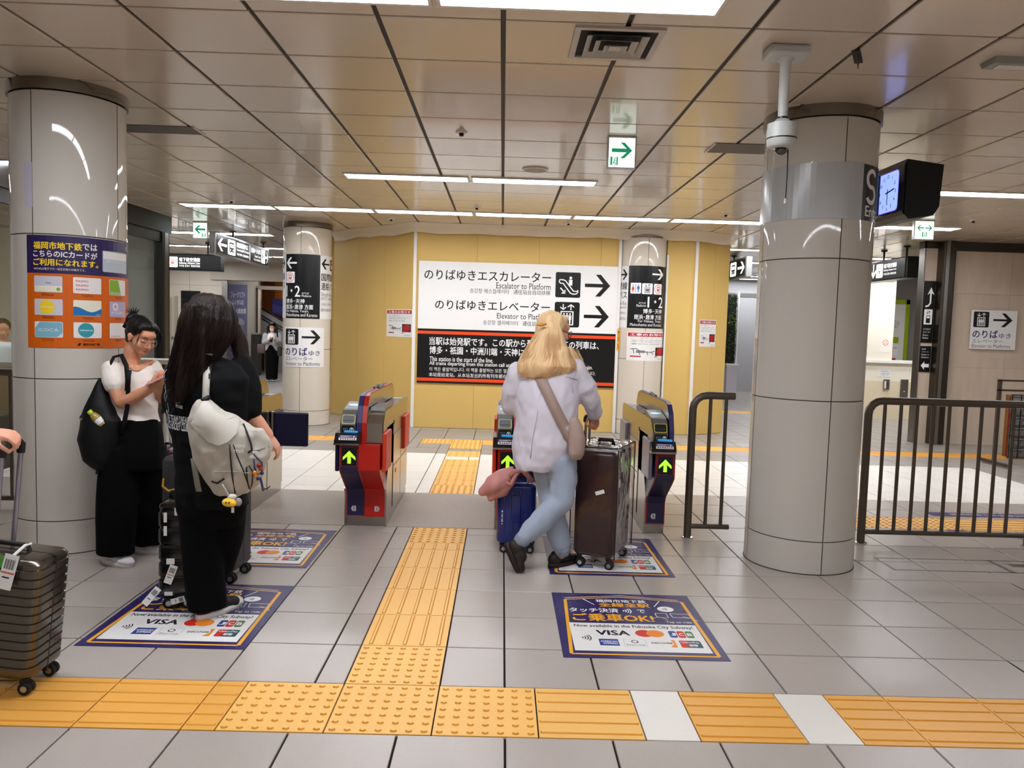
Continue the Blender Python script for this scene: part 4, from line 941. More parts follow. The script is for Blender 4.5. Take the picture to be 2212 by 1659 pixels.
d.text('国内線ターミナルビル', 1.62, 2.68, 2.14, 2.76, GLOW, bold=.03); d.text('Domestic Terminal', 1.8, 2.61, 2.14, 2.655, GLOW); d.text('국내선  国内线航站楼', 1.75, 2.55, 2.14, 2.59, GLOW); d.rrect(2.18, 2.54, 2.40, 2.78, GLOW, .02); pic_man(d, 2.22, 2.57, .06, .17, SDK, 2); d.arrow(2.42, 2.56, 2.58, 2.76, GLOW, t=.2)
d.emit('lettering', flat((-4.381, 12.06, 0), (0, 1, 0), (0, 0, 1)), s)
# the same kind of sign at right, seen behind the hoarding
s = empty('hanging_sign', (0, 0, 0), 0, 'lit bus direction sign seen past the right end of the hoarding', 'sign', 'hanging signs')
xr = at(1613, 560, 13.4).x
MB().rbox(xr, xr+.10, 13.4, 16.1, 2.50, 2.85, SILV, .01).build('frame', s); MB().box(xr-.005, xr, 13.46, 16.04, 2.535, 2.82, SDK).build('face', s); hanger(s, xr+.05, 14.3, 2.84, STEELD); hanger(s, xr+.05, 15.4, 2.84, STEELD)
d = D2(); L = 2.58; d.arrow(L-.42, 2.57, L-.02, 2.78, GLOW, t=.2); pic_bus(d, L-.86, 2.55, .36, GLOW, SDK, h=.25); d.text('国際線連絡バス', L-1.6, 2.70, L-.92, 2.78, GLOW, bold=.03); d.text("Shuttle Bus(INT'L Terminal)", L-1.6, 2.63, L-.92, 2.675, GLOW); d.text('국제선 연락버스', L-1.5, 2.57, L-.92, 2.61, GLOW)
d.emit('lettering', flat((xr-.005, 16.04, 0), (0, -1, 0), (0, 0, 1)), s)
# black subway sign at right
s = empty('hanging_sign', (0, 0, 0), 0, 'black hanging subway line sign with down arrow beside the stone wall', 'sign', 'hanging signs')
MB().rbox(6.06, 6.27, 11.8, 13.6, 2.44, 2.77, SK, .02).build('box', s); hanger(s, 6.16, 12.0, 2.77); hanger(s, 6.16, 12.72, 2.77)
d = D2(); MB().box(6.054, 6.06, 11.83, 13.57, 2.46, 2.75, SDK).build('face', s)
d.text('地下鉄空港線', 1.09, 2.63, 1.49, 2.70, GLOW, bold=.03); d.text('Subway Airport Line', 1.09, 2.575, 1.49, 2.615, GLOW); d.text('지하철 공항선 地铁机场线', 1.09, 2.52, 1.49, 2.555, GLOW); pic_train(d, .84, 2.49, .22, GLOW, GPR); d.arrow(.67, 2.49, .82, 2.72, GLOW, d='d', t=.16)
d.emit('lettering', flat((6.054, 13.57, 0), (0, -1, 0), (0, 0, 1)), s)
s = empty('hanging_sign', (0, 0, 0), 0, 'black hanging sign cut by the right edge of the picture', 'sign', 'hanging signs')
MB().rbox(7.33, 8.5, 10.4, 10.6, 2.44, 2.74, SK, .02).build('box', s); hanger(s, 7.7, 10.5, 2.73); hanger(s, 8.2, 10.5, 2.73)
# security camera on a stem
CAMG = M('camera_white', 'c4c6c2', .35); 
s = empty('security_camera', (1.372, 3.98, H), 0, 'white dome security camera on a ceiling stem beside the right column', 'security camera')
MB().rbox(-.10, .10, -.075, .075, -.05, 0, CAMG, .012).build('ceiling_box', s); MB().tube([(0, 0, -.05), (0, 0, -.07), (0, 0, -.34)], [.045, .026, .024], CAMG, 14).build('stem', s, 50); MB().lathe([(.028, -.335), (.028, -.35)], GBK, n=16).build('stem_ring', s)
MB().lathe([(.0, -.345), (.03, -.345), (.045, -.36), (.072, -.37), (.074, -.44)], CAMG, n=28).build('housing', s, 50); MB().lathe([(.075, -.44), (.075, -.445), (.07, -.446)], GBK, n=28).build('seam', s); MB().lathe([(.073, -.446), (.070, -.475), (.055, -.487), (.034, -.489)], CAMG, n=28).build('lower_ring', s, 50)
dm = MB(); dm.lathe([(.034*cos(radians(a)), -.489-.034*sin(radians(a))) for a in range(0, 91, 10)], M('camera_dome', '1a1613', .05, spec=.9, coat=1), n=20); dm.build('dome', s, 1)
MB().tube([(.035, .0, -.48), (.038, .0, -.62), (.036, .0, -.735)], .0035, GBK, 6).build('cord', s); MB().tube([(.036, 0, -.735), (.036, 0, -.76)], .007, CAMG, 8).build('cord_end', s)
# clock on the right column
CLK = M('clock_black', '0a0a0b', .35); CFA = M('clock_face', '8fa6ff', .3, emit=1.1); CVI = M('clock_violet', '7a5cf0', .3, emit=.9)
s = empty('clock', (2.70, 5.57, 0), 0, 'black box clock with violet lit face beside the right column', 'clock')
MB().prism([(0, 2.36), (.03, 2.33), (.20, 2.36), (.235, 2.42), (.25, 2.70), (0, 2.73)], -.24, .24, CLK, 'y').build('case', s)
MB().prism([(-.012, 2.385), (0, 2.36), (0, 2.72), (-.012, 2.695)], -.23, .23, CLK, 'y').build('bezel', s)
d = D2(); d.rrect(-.165, 2.40, .165, 2.68, CVI, .03); d.rrect(-.125, 2.405, .16, 2.675, CFA, .03, 2)
cc = (.015, 2.54)
for k in range(1, 13):
    a = radians(90-30*k); d.text(str(k), cc[0]+.112*cos(a)-.010*len(str(k)), cc[1]+.112*sin(a)-.012, cc[0]+.112*cos(a)+.010*len(str(k)), cc[1]+.112*sin(a)+.012, NAVT, 3, bold=.02, fit=False, al='c')
d.line([(cc[0]-.03, cc[1]-.004), (cc[0]+.095, cc[1]+.014)], .010, GBK, 4); d.line([(cc[0], cc[1]+.025), (cc[0], cc[1]-.085)], .010, GBK, 4)
d.emit('face', flat((-.012, 0, 0), (0, -1, 0), (0, 0, 1)), s)
MB().rbox(-.36, .02, .10, .16, 2.40, 2.68, CLK, .01).build('bracket', s)
# supply vent
VM = M('vent_grey', 'b9b2a8', .4); VD = M('vent_dark', '1c1917', .8)
s = empty('ceiling_vent', (.517, 3.985, H), 0, 'square grey ceiling air vent with stepped louvres', 'vent')
def frame(mb, a, b, z0, z1, m):
    for q in ((-a, a, -a, -b), (-a, a, b, a), (-a, -b, -b, b), (b, a, -b, b)): mb.box(*q, z0, z1, m)
mb = MB(); frame(mb, .215, .185, -.012, .0, VM); mb.build('rim', s)
MB().box(-.186, .186, -.186, .186, -.003, -.001, VD).build('throat', s)
for a, z in ((.15, -.022), (.105, -.03), (.058, -.036)):
    mb = MB(); b = a-.03; vs = [(sx*a, sy*a, z) for sx, sy in ((-1, -1), (1, -1), (1, 1), (-1, 1))]+[(sx*b, sy*b, z+.018) for sx, sy in ((-1, -1), (1, -1), (1, 1), (-1, 1))]
    mb.add(vs, [(i, (i+1) % 4, 4+(i+1) % 4, 4+i) for i in range(4)]+[(4+i, 4+(i+1) % 4, (i+1) % 4, i) for i in range(4)], VM); mb.build('louvre', s)
MB().box(-.03, .03, -.03, .03, -.03, -.026, VM).build('centre_plate', s)
# speaker grille, detectors, sprinklers
q = atz(1156, 365, H); s = empty('ceiling_speaker', q, 0, 'round speaker grille in the ceiling above the short light pair', 'speaker'); MB().lathe([(.115, 0), (.115, -.012), (.10, -.014)], LFR, n=32).build('rim', s, 40); MB().lathe([(.10, -.011), (0, -.011)], M('grille', '9b9084', .7), n=32).build('grille', s)
for (x, y, lab) in ((997, 284, 'dark heat detector in the ceiling left of the speaker grille'), (1030, 447, 'small dark sprinkler above the long light row'), (1228, 481, 'small ceiling box with dark slot at the hoarding'), (845, 472, 'small dark sprinkler above the slanting hoarding'), (1568, 462, 'small sprinkler near the right end of the long light row'), (2103, 475, 'small dark sprinkler right of the double arrow exit sign'), (500, 433, 'small sprinkler left of the long light row')):
    p = atz(x, y, H); s = empty('sprinkler', p, 0, lab, 'sprinkler', 'small ceiling sprinklers'); MB().lathe([(.045, 0), (.04, -.01), (.02, -.014)], LFR, n=16).build('rosette', s, 40); MB().lathe([(.018, -.012), (.016, -.035), (.0, -.037)], GBK, n=12).build('nozzle', s, 40)
# unlit dark slots
for (x0, x1, y0, y1, lab) in ((-3.1, -2.36, 5.98, 6.22, 'dark unlit ceiling recess beside the left column'), (1.56, 2.5, 5.94, 6.25, 'dark unlit ceiling recess left of the right column')):
    s = empty('ceiling_recess', ((x0+x1)/2, (y0+y1)/2, H), 0, lab, 'light recess', 'unlit ceiling recesses'); w, dd = (x1-x0)/2, (y1-y0)/2
    MB().box(-w, w, -dd, dd, -.004, .002, M('recess_dark', '4a4038', .5)).build('cover', s); MB().box(-w-.012, -w, -dd, dd, -.01, .002, LFR).build('edge', s); MB().box(w, w+.012, -dd, dd, -.01, .002, LFR).build('edge', s)
p = atz(2135, 130, H); s = empty('ceiling_device', (p.x+.3, p.y, H), 0, 'long pale ceiling device box at the top right', 'ceiling device'); MB().prism([(-.07, 0), (-.05, -.03), (.05, -.03), (.07, 0)], -.3, .3, M('device_grey', '8f9288', .4), 'x').build('case', s); MB().box(-.26, .26, -.03, .03, -.034, -.03, LFR).build('lens', s)
p = atz(1852, 122, H); s = MB().box(-.10, .10, -.02, .02, -.004, 0, CDARK).prism([(-.10, -.003), (.10, -.003), (.09, -.035), (-.08, -.02)], -.002, .002, M('flap_dark', '4a4036', .6), 'y').build('ceiling_flap', None, 0, p, radians(62)); tag(s, 'small dark flap hanging from a ceiling joint near the camera stem', 'ceiling flap')
# ================================================================ left background: glazed booth
BF = M('booth_frame', '17130f', .35); GLASS = clear('booth_glass', (.9, .93, .92), .02)
s = empty('glazed_booth', (-4.83, 9.35, 0), 0, 'glazed booth with black frame behind the left column', 'booth')
MB().box(-.25, .06, -2.6, 2.0, 2.70, H, BF).build('header', s); MB().box(-.07, .05, 1.72, 1.95, 0, 2.7, BF).build('corner_post', s); MB().box(.05, .058, 1.78, 1.9, 0, 2.7, STEEL).build('post_cover', s)
for y in (-2.5, -1.0, .35): MB().box(-.05, .04, y-.04, y+.04, 0, 2.7, BF).build('post', s)
for a, b in ((-2.46, -1.04), (-.96, .31), (.39, 1.72)):
    MB().box(-.01, .005, a, b, .5, 2.68, GLASS).build('glass_pane', s); MB().box(-.05, .04, a, b, 0, .5, BF).build('kick_plate', s); MB().box(-.03, .03, a, b, 2.56, 2.7, BF).build('transom', s)
MB().box(-2.4, -.07, 1.83, 1.95, 0, 2.7, M('booth_wall', 'cfcabf', .5)).build('end_wall', s)
MB().box(-.9, -.25, -2.4, 1.7, .9, .95, M('booth_counter', '4a4038', .5)).build('counter', s); MB().box(-.88, -.3, -2.4, 1.7, 0, .9, M('booth_counter_front', '6a5d50', .5)).build('counter_front', s)
BW = M('booth_back_white', 'e4e2dc', .4)
tag(MB().box(-8.4, -8.3, 4.0, 12.5, 0, H, BW).build('wall_booth_back'), kind='structure')
# ---- far left wall with door, black map sign, poster, passage
FW_ = M('far_wall_panel', 'cfc3b1', .25, var=.03); FJ = M('far_wall_joint', '8d8275', .6)
w = MB().box(-14, -7.10, 20.05, 20.2, 0, H, FJ).build('wall_far_left'); tag(w, kind='structure')
for i in range(8):
    for z0, z1 in ((0, .9), (.9, 1.75), (1.75, 2.35), (2.35, H)): MB().box(-7.11-.86*(i+1)+.004, -7.11-.86*i-.004, 20.03, 20.06, z0+.003, z1-.003, FW_).build('wall_panel', w)
tag(MB().box(-7.42, -3.0, 19.95, 20.3, 2.50, H, M('beam_beige', 'b9ae9f', .5)).build('trim_1'), kind='structure')
s = empty('service_door', (-8.5, 20.03, 0), 0, 'narrow beige service door in the far left wall', 'door'); DRM = M('door_beige', 'b7ab98', .4)
MB().box(-.17, .17, -.03, 0, 0, 2.04, DRM).build('leaf', s); MB().box(.17, .24, -.05, .0, 0, 2.06, M('door_frame', 'a19682', .4)).build('frame', s); MB().box(.06, .075, -.036, -.03, 0, 2.0, FJ).build('slit', s); MB().ball((.12, -.06, 1.0), .03, STEEL).build('handle', s)
s = empty('map_sign', (-7.93, 20.02, 0), 0, 'black wall sign with white text on the far left wall', 'sign'); MB().box(-.24, .24, -.03, 0, 1.62, 2.2, SK).build('panel', s)
d = D2()
for k, t_ in enumerate(('カード', 'コーナー', 'Lockers')): d.text(t_, -.22, 1.95-.12*k, -.10, 2.0-.12*k, GRYT)
d.emit('lettering', flat((0, -.03, 0), (1, 0, 0), (0, 0, 1)), s)
MB().box(-.07, .07, -.04, 0, 0, 2.5, STEEL).build('steel_jamb', None, 0, (-7.08, 20.05, 0)); tag(bpy.data.objects['steel_jamb'], 'steel jamb at the end of the far left wall', 'jamb')
w = MB().box(-8.2, -6.85, 22.0, 22.2, 0, H, FW_).build('wall_poster'); tag(w, kind='structure')
MB().box(-7.15, -6.85, 21.97, 22.0, 0, .5, M('skirting_grey', '76716a', .5)).build('skirting', w)
s = empty('tall_poster', (-7.4, 21.98, 0), 0, 'tall lavender forklift rental poster on the far left wall', 'poster'); LV = M('tall_poster_lavender', '7f7c9d', .4); MB().box(-.26, .26, -.02, 0, .05, 2.48, LV).build('sheet', s)
d = D2(); d.text('フォークリフト', -.19, 2.12, .2, 2.28, WHITE, bold=.03); d.text('レンタルは', -.14, 1.92, .16, 2.06, WHITE, bold=.03); d.text('大庭産業', -.06, 1.68, .23, 1.82, WHITE, bold=.03); d.text('株式会社', -.16, 1.7, -.08, 1.8, WHITE)
LG = M('poster_pale', 'b9b8c4', .5); PD = M('poster_slate', '55596a', .5); PRD = M('poster_rust', '8a4238', .5)
d.circ(.02, 1.42, .17, LG, ry=.13); d.poly([(-.2, .75), (-.12, .95), (-.02, 1.08), (.02, 1.28), (.07, 1.08), (.12, .9), (.22, .8), (.2, .6), (-.2, .6)], PD, 2); d.rect(.1, .78, .2, 1.0, PRD, 3); d.rect(.12, .5, .2, .76, WHITE, 3); d.rect(-.2, .08, .22, .4, LG, 2)
for k in range(3): d.poly([(.02+.06*k, .40+.0*k), (.06+.06*k, .38), (.09+.06*k, .25), (.05+.06*k, .27)], FIN, 4)
d.emit('print', flat((0, -.02, 0), (1, 0, 0), (0, 0, 1)), s)
# passage with escalator beyond
s = empty('passage_surround', (-6.5, 21.9, 0), 0, 'brown surround of the far passage opening', 'passage surround'); MB().box(-.38, -.32, 0, .1, 0, 2.4, M('frame_brown', '4a3a2e', .4)).build('jamb', s); MB().box(-.38, 1.6, 0, .1, 2.36, 2.46, M('frame_grey', '8f8577', .4)).build('head', s); MB().box(-.32, -.26, 0, .1, 0, 2.36, FW_).build('reveal', s); MB().box(1.5, 1.6, 0, .1, 0, 2.36, FW_).build('reveal', s)
OW = M('orange_wood', 'b8681c', .45, var=.08); w = empty('wood_wall', (0, 23.8, 0), 0, 'orange wood panel wall behind the escalator', 'wall panels')
for k in range(14): MB().box(-8.2+.32*k, -7.9+.32*k, 0, .05, 0, H, OW if k % 3 else M('orange_wood_dark', '8a4a16', .5)).build('wood_panel', w)
for x, z0, z1 in ((-6.48, 2.22, 2.42), (-6.25, 1.95, 2.42)):
    s = empty('wall_lamp', (x, 23.7, z0), 0, 'glowing tube lamp on the orange wall, %s' % ('the shorter one' if z0 > 2.1 else 'the longer one'), 'lamp', 'tube lamps on the orange wall'); MB().lathe([(.0, 0), (.035, .01), (.035, z1-z0), (0, z1-z0+.01)], M('lamp_warm', 'fff0d0', .5, emit=4), n=12).build('tube', s, 40); MB().box(-.02, .02, .03, .08, .05, .1, STEEL).build('holder', s)
s = empty('escalator', (-6.3, 22.9, 0), 0, 'grey escalator with black handrails in the far passage', 'escalator'); EG = M('escalator_grey', 'aaa59e', .35, .2); 
X = Matrix.Rotation(0, 4, 'Z')
MB().prism([(-.9, 1.95), (.9, .95), (.9, .2), (-.9, 1.2)], -.15, .1, EG, 'y').build('balustrade', s)
for dz in (0, -.20, -.28): MB().tube([(-.9, -.17, 1.98+dz), (.9, -.17, .98+dz)], .02, SK, 6).build('handrail', s)
MB().prism([(-.6, 1.35), (.9, .5), (.9, 0), (-.6, 0)], -.10, .1, M('escalator_side', '8f8a84', .4), 'y').build('side_panel', s)
s = empty('blue_cover', (-6.55, 23.4, 0), 0, 'blue violet cover panel above the escalator', 'panel'); MB().prism([(-.3, 1.75), (-.3, 2.16), (.18, 2.16), (.36, 1.9), (.36, 1.45), (.1, 1.6)], -.04, .04, M('cover_blue', '4a469a', .45), 'y').build('board', s); MB().box(.28, .34, -.02, .02, 0, 1.6, STEEL).build('post', s); MB().prism([(-.3, 2.0), (.1, 1.86), (.16, 1.55), (-.3, 1.74)], -.05, -.04, M('cover_blue_light', '5d5ab0', .45), 'y').build('facing', s)
s = empty('passage_counter', (-6.6, 21.0, 0), 0, 'dark cabinet behind the far woman in the passage', 'cabinet'); MB().rbox(-.22, -.02, .3, .6, 0, 1.12, M('cabinet_dark', '3a3732', .4), .01).build('body', s); MB().box(-.24, .0, .28, .6, 1.12, 1.16, EG).build('top', s)
s = empty('arrow_plate', (-5.95, 22.5, 0), 0, 'small white plate with black up arrow in the passage', 'sign'); MB().box(-.09, .09, -.02, .0, 1.05, 1.22, SW).build('plate', s); MB().box(-.015, .015, -.012, .0, 0, 1.05, STEEL).build('stand', s); d = D2(); d.arrow(-.05, 1.07, .05, 1.2, BLACK, d='u'); d.emit('arrow', flat((0, -.02, 0), (1, 0, 0), (0, 0, 1)), s)
# ================================================================ right background
STN = M('travertine', 'cfbda8', .3, var=.05, speck=.10, sscale=14, stretch=(1, 1, .18), obj_var=.03)
w = MB().box(6.30, 12, 11.34, 11.5, 0, H, FJ).build('wall_stone'); tag(w, kind='structure')
xs = [6.46, 7.35, 8.25, 9.15, 10.05, 10.95, 11.9]
for a, b in zip(xs[:-1], xs[1:]):
    for z0, z1 in ((0, .05), (.05, 1.13), (1.13, 2.2), (2.2, H-.13)): MB().box(a+.0015, b-.0015, 11.31, 11.35, z0+.001, z1-.001, STN).build('stone_slab', w)
MB().box(6.3, 12, 11.28, 11.36, H-.13, H, STEELD).build('head_rail', w); MB().rbox(6.28, 6.46, 11.18, 11.4, 0, H, STEELD, .02).build('corner_post', w); MB().box(6.31, 6.36, 11.172, 11.18, 0, H, STEEL).build('post_strip', w)
s = empty('sign_pier', (6.19, 11.38, 0), 0, 'narrow stone pier with two black direction signs', 'pier'); MB().box(-.09, .09, -.03, .1, 0, H-.1, STN).build('pier_slab', s); MB().box(-.11, -.09, -.05, .1, 0, H, STEEL).build('edge_strip', s); MB().box(-.12, .10, -.05, .1, H-.1, H, STEELD).build('cap', s)
MB().box(-.08, .08, -.045, -.03, 1.475, 2.37, SK).build('sign_panel', s); MB().rbox(-.08, .08, -.045, -.03, 1.045, 1.425, SK, .005).build('sign_panel', s)
d = D2(); d.line([(-.05, 2.0), (-.01, 2.01), (.02, 2.05), (.02, 2.2)], .024, WHITE); d.poly([(-.03, 2.17), (.02, 2.28), (.07, 2.17), (.02, 2.2)], WHITE)
d.rrect(-.06, 1.74, .06, 1.96, WHITE, .01); d.arrow(-.03, 1.89, 0, 1.94, BLACK, 2, 'd'); d.arrow(0, 1.89, .03, 1.94, BLACK, 2, 'u'); d.rect(-.03, 1.76, .03, 1.87, BLACK, 2); d.rect(-.022, 1.83, .022, 1.86, WHITE, 3)
for k, t_ in enumerate(('のりばゆき', 'エレベーター', 'Elevator to', 'Platform')): d.text(t_, -.06, 1.66-.043*k, .05 if k < 2 else .02, 1.685-.043*k, WHITE)
for k, t_ in enumerate(('改札階', 'エスカレーター', 'Escalator to', 'Station')): d.text(t_, -.06, 1.37-.04*k, .05 if k != 0 else .0, 1.392-.04*k, WHITE)
d.poly([(-.06, 1.14), (-.01, 1.2), (-.01, 1.165), (.06, 1.165), (.06, 1.115), (-.01, 1.115), (-.01, 1.08)], WHITE); d.emit('lettering', flat((0, -.045, 0), (1, 0, 0), (0, 0, 1)), s)
# white counter wall
CWL = M('counter_wall_cream', 'efe6d2', .35, var=.02)
w = MB().box(5.6, 7.34, 14.6, 14.8, 1.11, 2.62, CWL).build('wall_counter'); tag(w, kind='structure'); MB().box(5.6, 7.88, 14.6, 14.8, 0, 1.06, CWL).build('lower_wall', w); MB().box(5.6, 7.92, 14.55, 14.85, 1.06, 1.11, M('ledge_white', 'f3efe6', .4)).build('ledge', w); MB().box(5.6, 7.88, 14.594, 14.6, 0, .72, M('wainscot', 'e3d4b4', .4, var=.05)).build('wainscot', w); MB().box(5.6, 7.34, 14.5, 14.8, 2.62, H, CWL).build('bulkhead', w)
s = empty('paper_note', (7.23, 14.6, 0), 0, 'white paper note on the cream counter wall', 'notice'); MB().box(-.11, .11, -.005, 0, .80, .94, SW).build('paper', s); d = D2(); d.text('おねがい', -.08, .89, .08, .915, GRYT); d.text('この場所での飲食は', -.09, .85, .09, .87, GRYT); d.text('ご遠慮ください', -.07, .825, .07, .842, GRYT); d.emit('lettering', flat((0, -.005, 0), (1, 0, 0), (0, 0, 1)), s)
s = empty('hydrant_box', (7.26, 14.59, 0), 0, 'steel wall box with white lever on the cream wall', 'wall box'); MB().box(-.055, .055, -.02, 0, .56, .75, STEEL).build('plate', s); MB().box(-.045, -.02, -.04, -.02, .58, .72, SW).build('lever', s); MB().ball((.01, -.025, .67), .012, GBK).build('knob', s)
s = empty('steel_panel', (7.60, 14.59, 0), 0, 'tall steel access panel with key hole on the cream wall', 'wall box'); MB().box(-.07, .07, -.02, 0, .40, .76, STEEL).build('plate', s); MB().ball((0, -.022, .69), .012, GBK).build('key_hole', s); MB().ball((0, -.022, .53), .010, SW).build('button', s)
s = empty('no_smoking_sticker', (7.2, 14.6, 0), 0, 'small red ring sticker on the cream wall', 'sticker'); MB().box(-.10, .10, -.003, 0, 1.26, 1.62, M('sticker_clear', 'f4ecdc', .4)).build('sheet', s); d = D2(); d.ring(0, 1.44, .05, .008, PRED); d.line([(-.03, 1.41), (0, 1.46), (.03, 1.41)], .008, PRED); d.emit('ring', flat((0, -.003, 0), (1, 0, 0), (0, 0, 1)), s)
s = MB().box(-.03, .03, -.5, .5, 1.35, 2.45, M('poster_dark_navy', '1c1a3a', .4)).build('navy_panel', None, 0, (5.85, 13.5, 0)); MB().box(-.012, .012, -.4, -.37, 2.45, H, SK).build('hanger', s); MB().box(-.012, .012, .37, .4, 2.45, H, SK).build('hanger', s); tag(s, 'dark navy hanging panel seen edge on behind the right column', 'panel')
# lime framed board beyond
w = MB().box(7.6, 12, 17.6, 17.8, 0, H, M('grey_wall', '8e8986', .5)).build('wall_behind_counter'); tag(w, kind='structure')
s = empty('lime_board', (8.4, 17.55, 0), 0, 'white information board with lime green frame beyond the counter', 'board'); LIM = M('lime', '9ab510', .45)
xl = at(1962, 700, 17.55).x-8.4; MB().box(-.7, xl-.08, 0, .03, .9, 2.30, SW).build('board', s); MB().box(xl-.08, xl, -.02, .03, .6, 2.40, LIM).build('frame_side', s); MB().box(-.7, xl, -.02, .03, 2.30, 2.40, LIM).build('frame_top', s)
d = D2(); d.rect(xl-.34, 1.42, xl-.20, 1.56, LIM); d.rect(xl-.34, 1.14, xl-.2, 1.40, WHITE); d.rect(xl-.36, .93, xl-.24, 1.08, REDP); d.text('Locker', xl-.32, 1.3, xl-.22, 1.34, BLACK, 2); d.text('ロッカー', xl-.3, 1.75, xl-.2, 1.95, GRYT, 2); d.emit('print', flat((0, 0, 0), (1, 0, 0), (0, 0, 1)), s)
# brochure rack at the right edge
RB = M('rack_brown', '4b3c33', .4, .4); s = empty('brochure_rack', (6.5, 9.45, 0), 0, 'brown metal rack with black wire pockets at the right edge', 'rack')
for x in (-.40, .55): MB().rbox(x-.02, x+.02, -.02, .02, .05, 1.06, RB, .004).build('post', s); MB().box(x-.025, x+.025, -.3, .3, .02, .05, RB).build('foot', s)
for z in (.93, 1.05): MB().rbox(-.42, .57, -.02, .02, z-.012, z+.012, RB, .004).build('cross_bar', s)
MB().box(-.31, -.29, -.03, .0, .12, .88, M('rack_orange', '8f5a1e', .5)).build('orange_edge', s); MB().box(-.29, -.27, -.03, 0, .12, .86, M('rack_red', '8a2a1a', .5)).build('red_edge', s)
WG = M('wire_black', '0e0c0c', .4, .3); 
for k in range(8): MB().tube([(-.26+.11*k, -.05, .10), (-.26+.11*k, -.05, .88)], .006, WG, 5).build('wire', s)
for k in range(7): MB().tube([(-.27, -.05, .10+.13*k), (.53, -.05, .10+.13*k)], .006, WG, 5).build('wire', s)
MB().box(-.26, .53, -.02, .0, .10, .88, M('rack_board', '77706b', .6)).build('back_board', s)
for r in range(5):
    for k in range(7): MB().prism([(-.255+.11*k, .12+.13*r), (-.155+.11*k, .12+.13*r), (-.205+.11*k, .19+.13*r)], -.045, -.02, M('rack_cloth', '5f5852', .8), 'y').build('wire_pocket', s)
# far grey wall, planter and green wall past the hoarding
w = MB().box(4.4, 12, 20.7, 20.9, 0, H, M('far_grey_wall', 'b4b3b3', .3)).build('wall_far_right'); tag(w, kind='structure'); MB().box(6.0, 7.3, 20.66, 20.7, 0, 2.5, M('far_grey_panel', 'a9a8a9', .3)).build('grey_panel', w); MB().box(5.9, 7.4, 20.64, 20.7, 2.5, 2.6, M('far_panel_head', '6c6863', .4)).build('panel_head', w)
s = empty('green_wall', (5.72, 19.4, 0), 0, 'tall leafy green wall strip in a white planter past the hoarding', 'plant'); MB().box(-.12, .14, -.1, .3, 0, .74, M('planter_white', 'cfcad6', .4)).build('planter', s); MB().box(-.14, .16, -.12, .3, .74, .78, SW).build('planter_rim', s); MB().box(-.10, .1, .1, .3, .78, 2.5, M('green_back', '15170f', .8)).build('backing', s); MB().box(.10, .13, -.05, .3, .78, 2.55, SW).build('side_post', s)
LFM = [M('leaf_dark', '1d2a12', .5), M('leaf_mid', '35501a', .5), M('leaf_light', '86a82a', .5)]
rng = random.Random(3); mb = MB()
for k in range(420):
    z = rng.uniform(.8, 2.5); x = rng.uniform(-.1, .11); y = rng.uniform(-.05, .1); a = rng.uniform(0, 6.28); l_ = rng.uniform(.025, .05)
    X = Matrix.Translation((x, y, z)) @ Matrix.Rotation(a, 4, 'Y') @ Matrix.Rotation(rng.uniform(-.8, .8), 4, 'X')
    mb.add([(0, 0, 0), (l_*.5, -.008, l_*.35), (l_, 0, 0), (l_*.5, .0, -l_*.35)], [(0, 1, 2, 3)], LFM[2 if 1.75 < z < 2.0 and rng.random() < .5 else (0 if rng.random() < .65 else 1)], X)
o = mb.build('foliage', s); o['kind'] = 'stuff'
# ================================================================ people
from mathutils.bvhtree import BVHTree
def rings(mb, R, m, n=24, sq=2.0):
    """closed loft of upright-ish rings (centre, rx, ry, angle)"""
    vs = []; fs = []; k = len(R)
    for r in R:
        c, rx, ry = r[:3]; a = r[3] if len(r) > 3 else 0
        for j in range(n):
            t = 2*pi*j/n; ct, st = cos(t), sin(t)
            x = rx*math.copysign(abs(ct)**(2/sq), ct); y = ry*math.copysign(abs(st)**(2/sq), st)
            vs.append((c[0]+x*cos(a)-y*sin(a), c[1]+x*sin(a)+y*cos(a), c[2]))
    for i in range(k-1):
        for j in range(n): fs.append((i*n+j, i*n+(j+1) % n, (i+1)*n+(j+1) % n, (i+1)*n+j))
    fs += [tuple(reversed(range(n))), tuple(range((k-1)*n, k*n))]
    return mb.add(vs, fs, m)
def limb(mb, pts, rs, m, n=12):
    """tapered tube with rounded ends"""
    mb.tube(pts, rs, m, n)
    for p, r in ((pts[0], rs[0]), (pts[-1], rs[-1])):
        r = max(r) if isinstance(r, tuple) else r; mb.ball(p, r*.98, m, 10, 6)
    return mb
def blob(mb, name, voxel, smooth=6, wr=None, parent=None, m=None, solid=True):
    """joins overlapping closed shapes into one smooth skin; wr = (amplitude, scale vector) list of wrinkles"""
    me = mb.mesh(name); o = bpy.data.objects.new(name, me)
    r = o.modifiers.new('r', 'REMESH'); r.mode = 'VOXEL'; r.voxel_size = voxel
    if smooth: s = o.modifiers.new('s', 'SMOOTH'); s.factor = .5; s.iterations = smooth
    out = evaluated(o); bpy.data.objects.remove(o); bpy.data.meshes.remove(me)
    if wr:
        n = len(out.vertices); co = np.empty(n*3); out.vertices.foreach_get('co', co); co = co.reshape(-1, 3)
        nr = np.array([v.normal[:] for v in out.vertices])
        for amp, sc, off in wr:
            q = co*np.array(sc)+off
            d = np.array([noise.noise(V(p)) for p in q]); d = d*amp
            co = co+nr*d[:, None]
        out.vertices.foreach_set('co', co.ravel())
    out.materials.clear(); out.materials.append(m or mb.mats[0])
    out.polygons.foreach_set('use_smooth', [True]*len(out.polygons)); out.update(); out.name = name
    return link(name, out, parent)
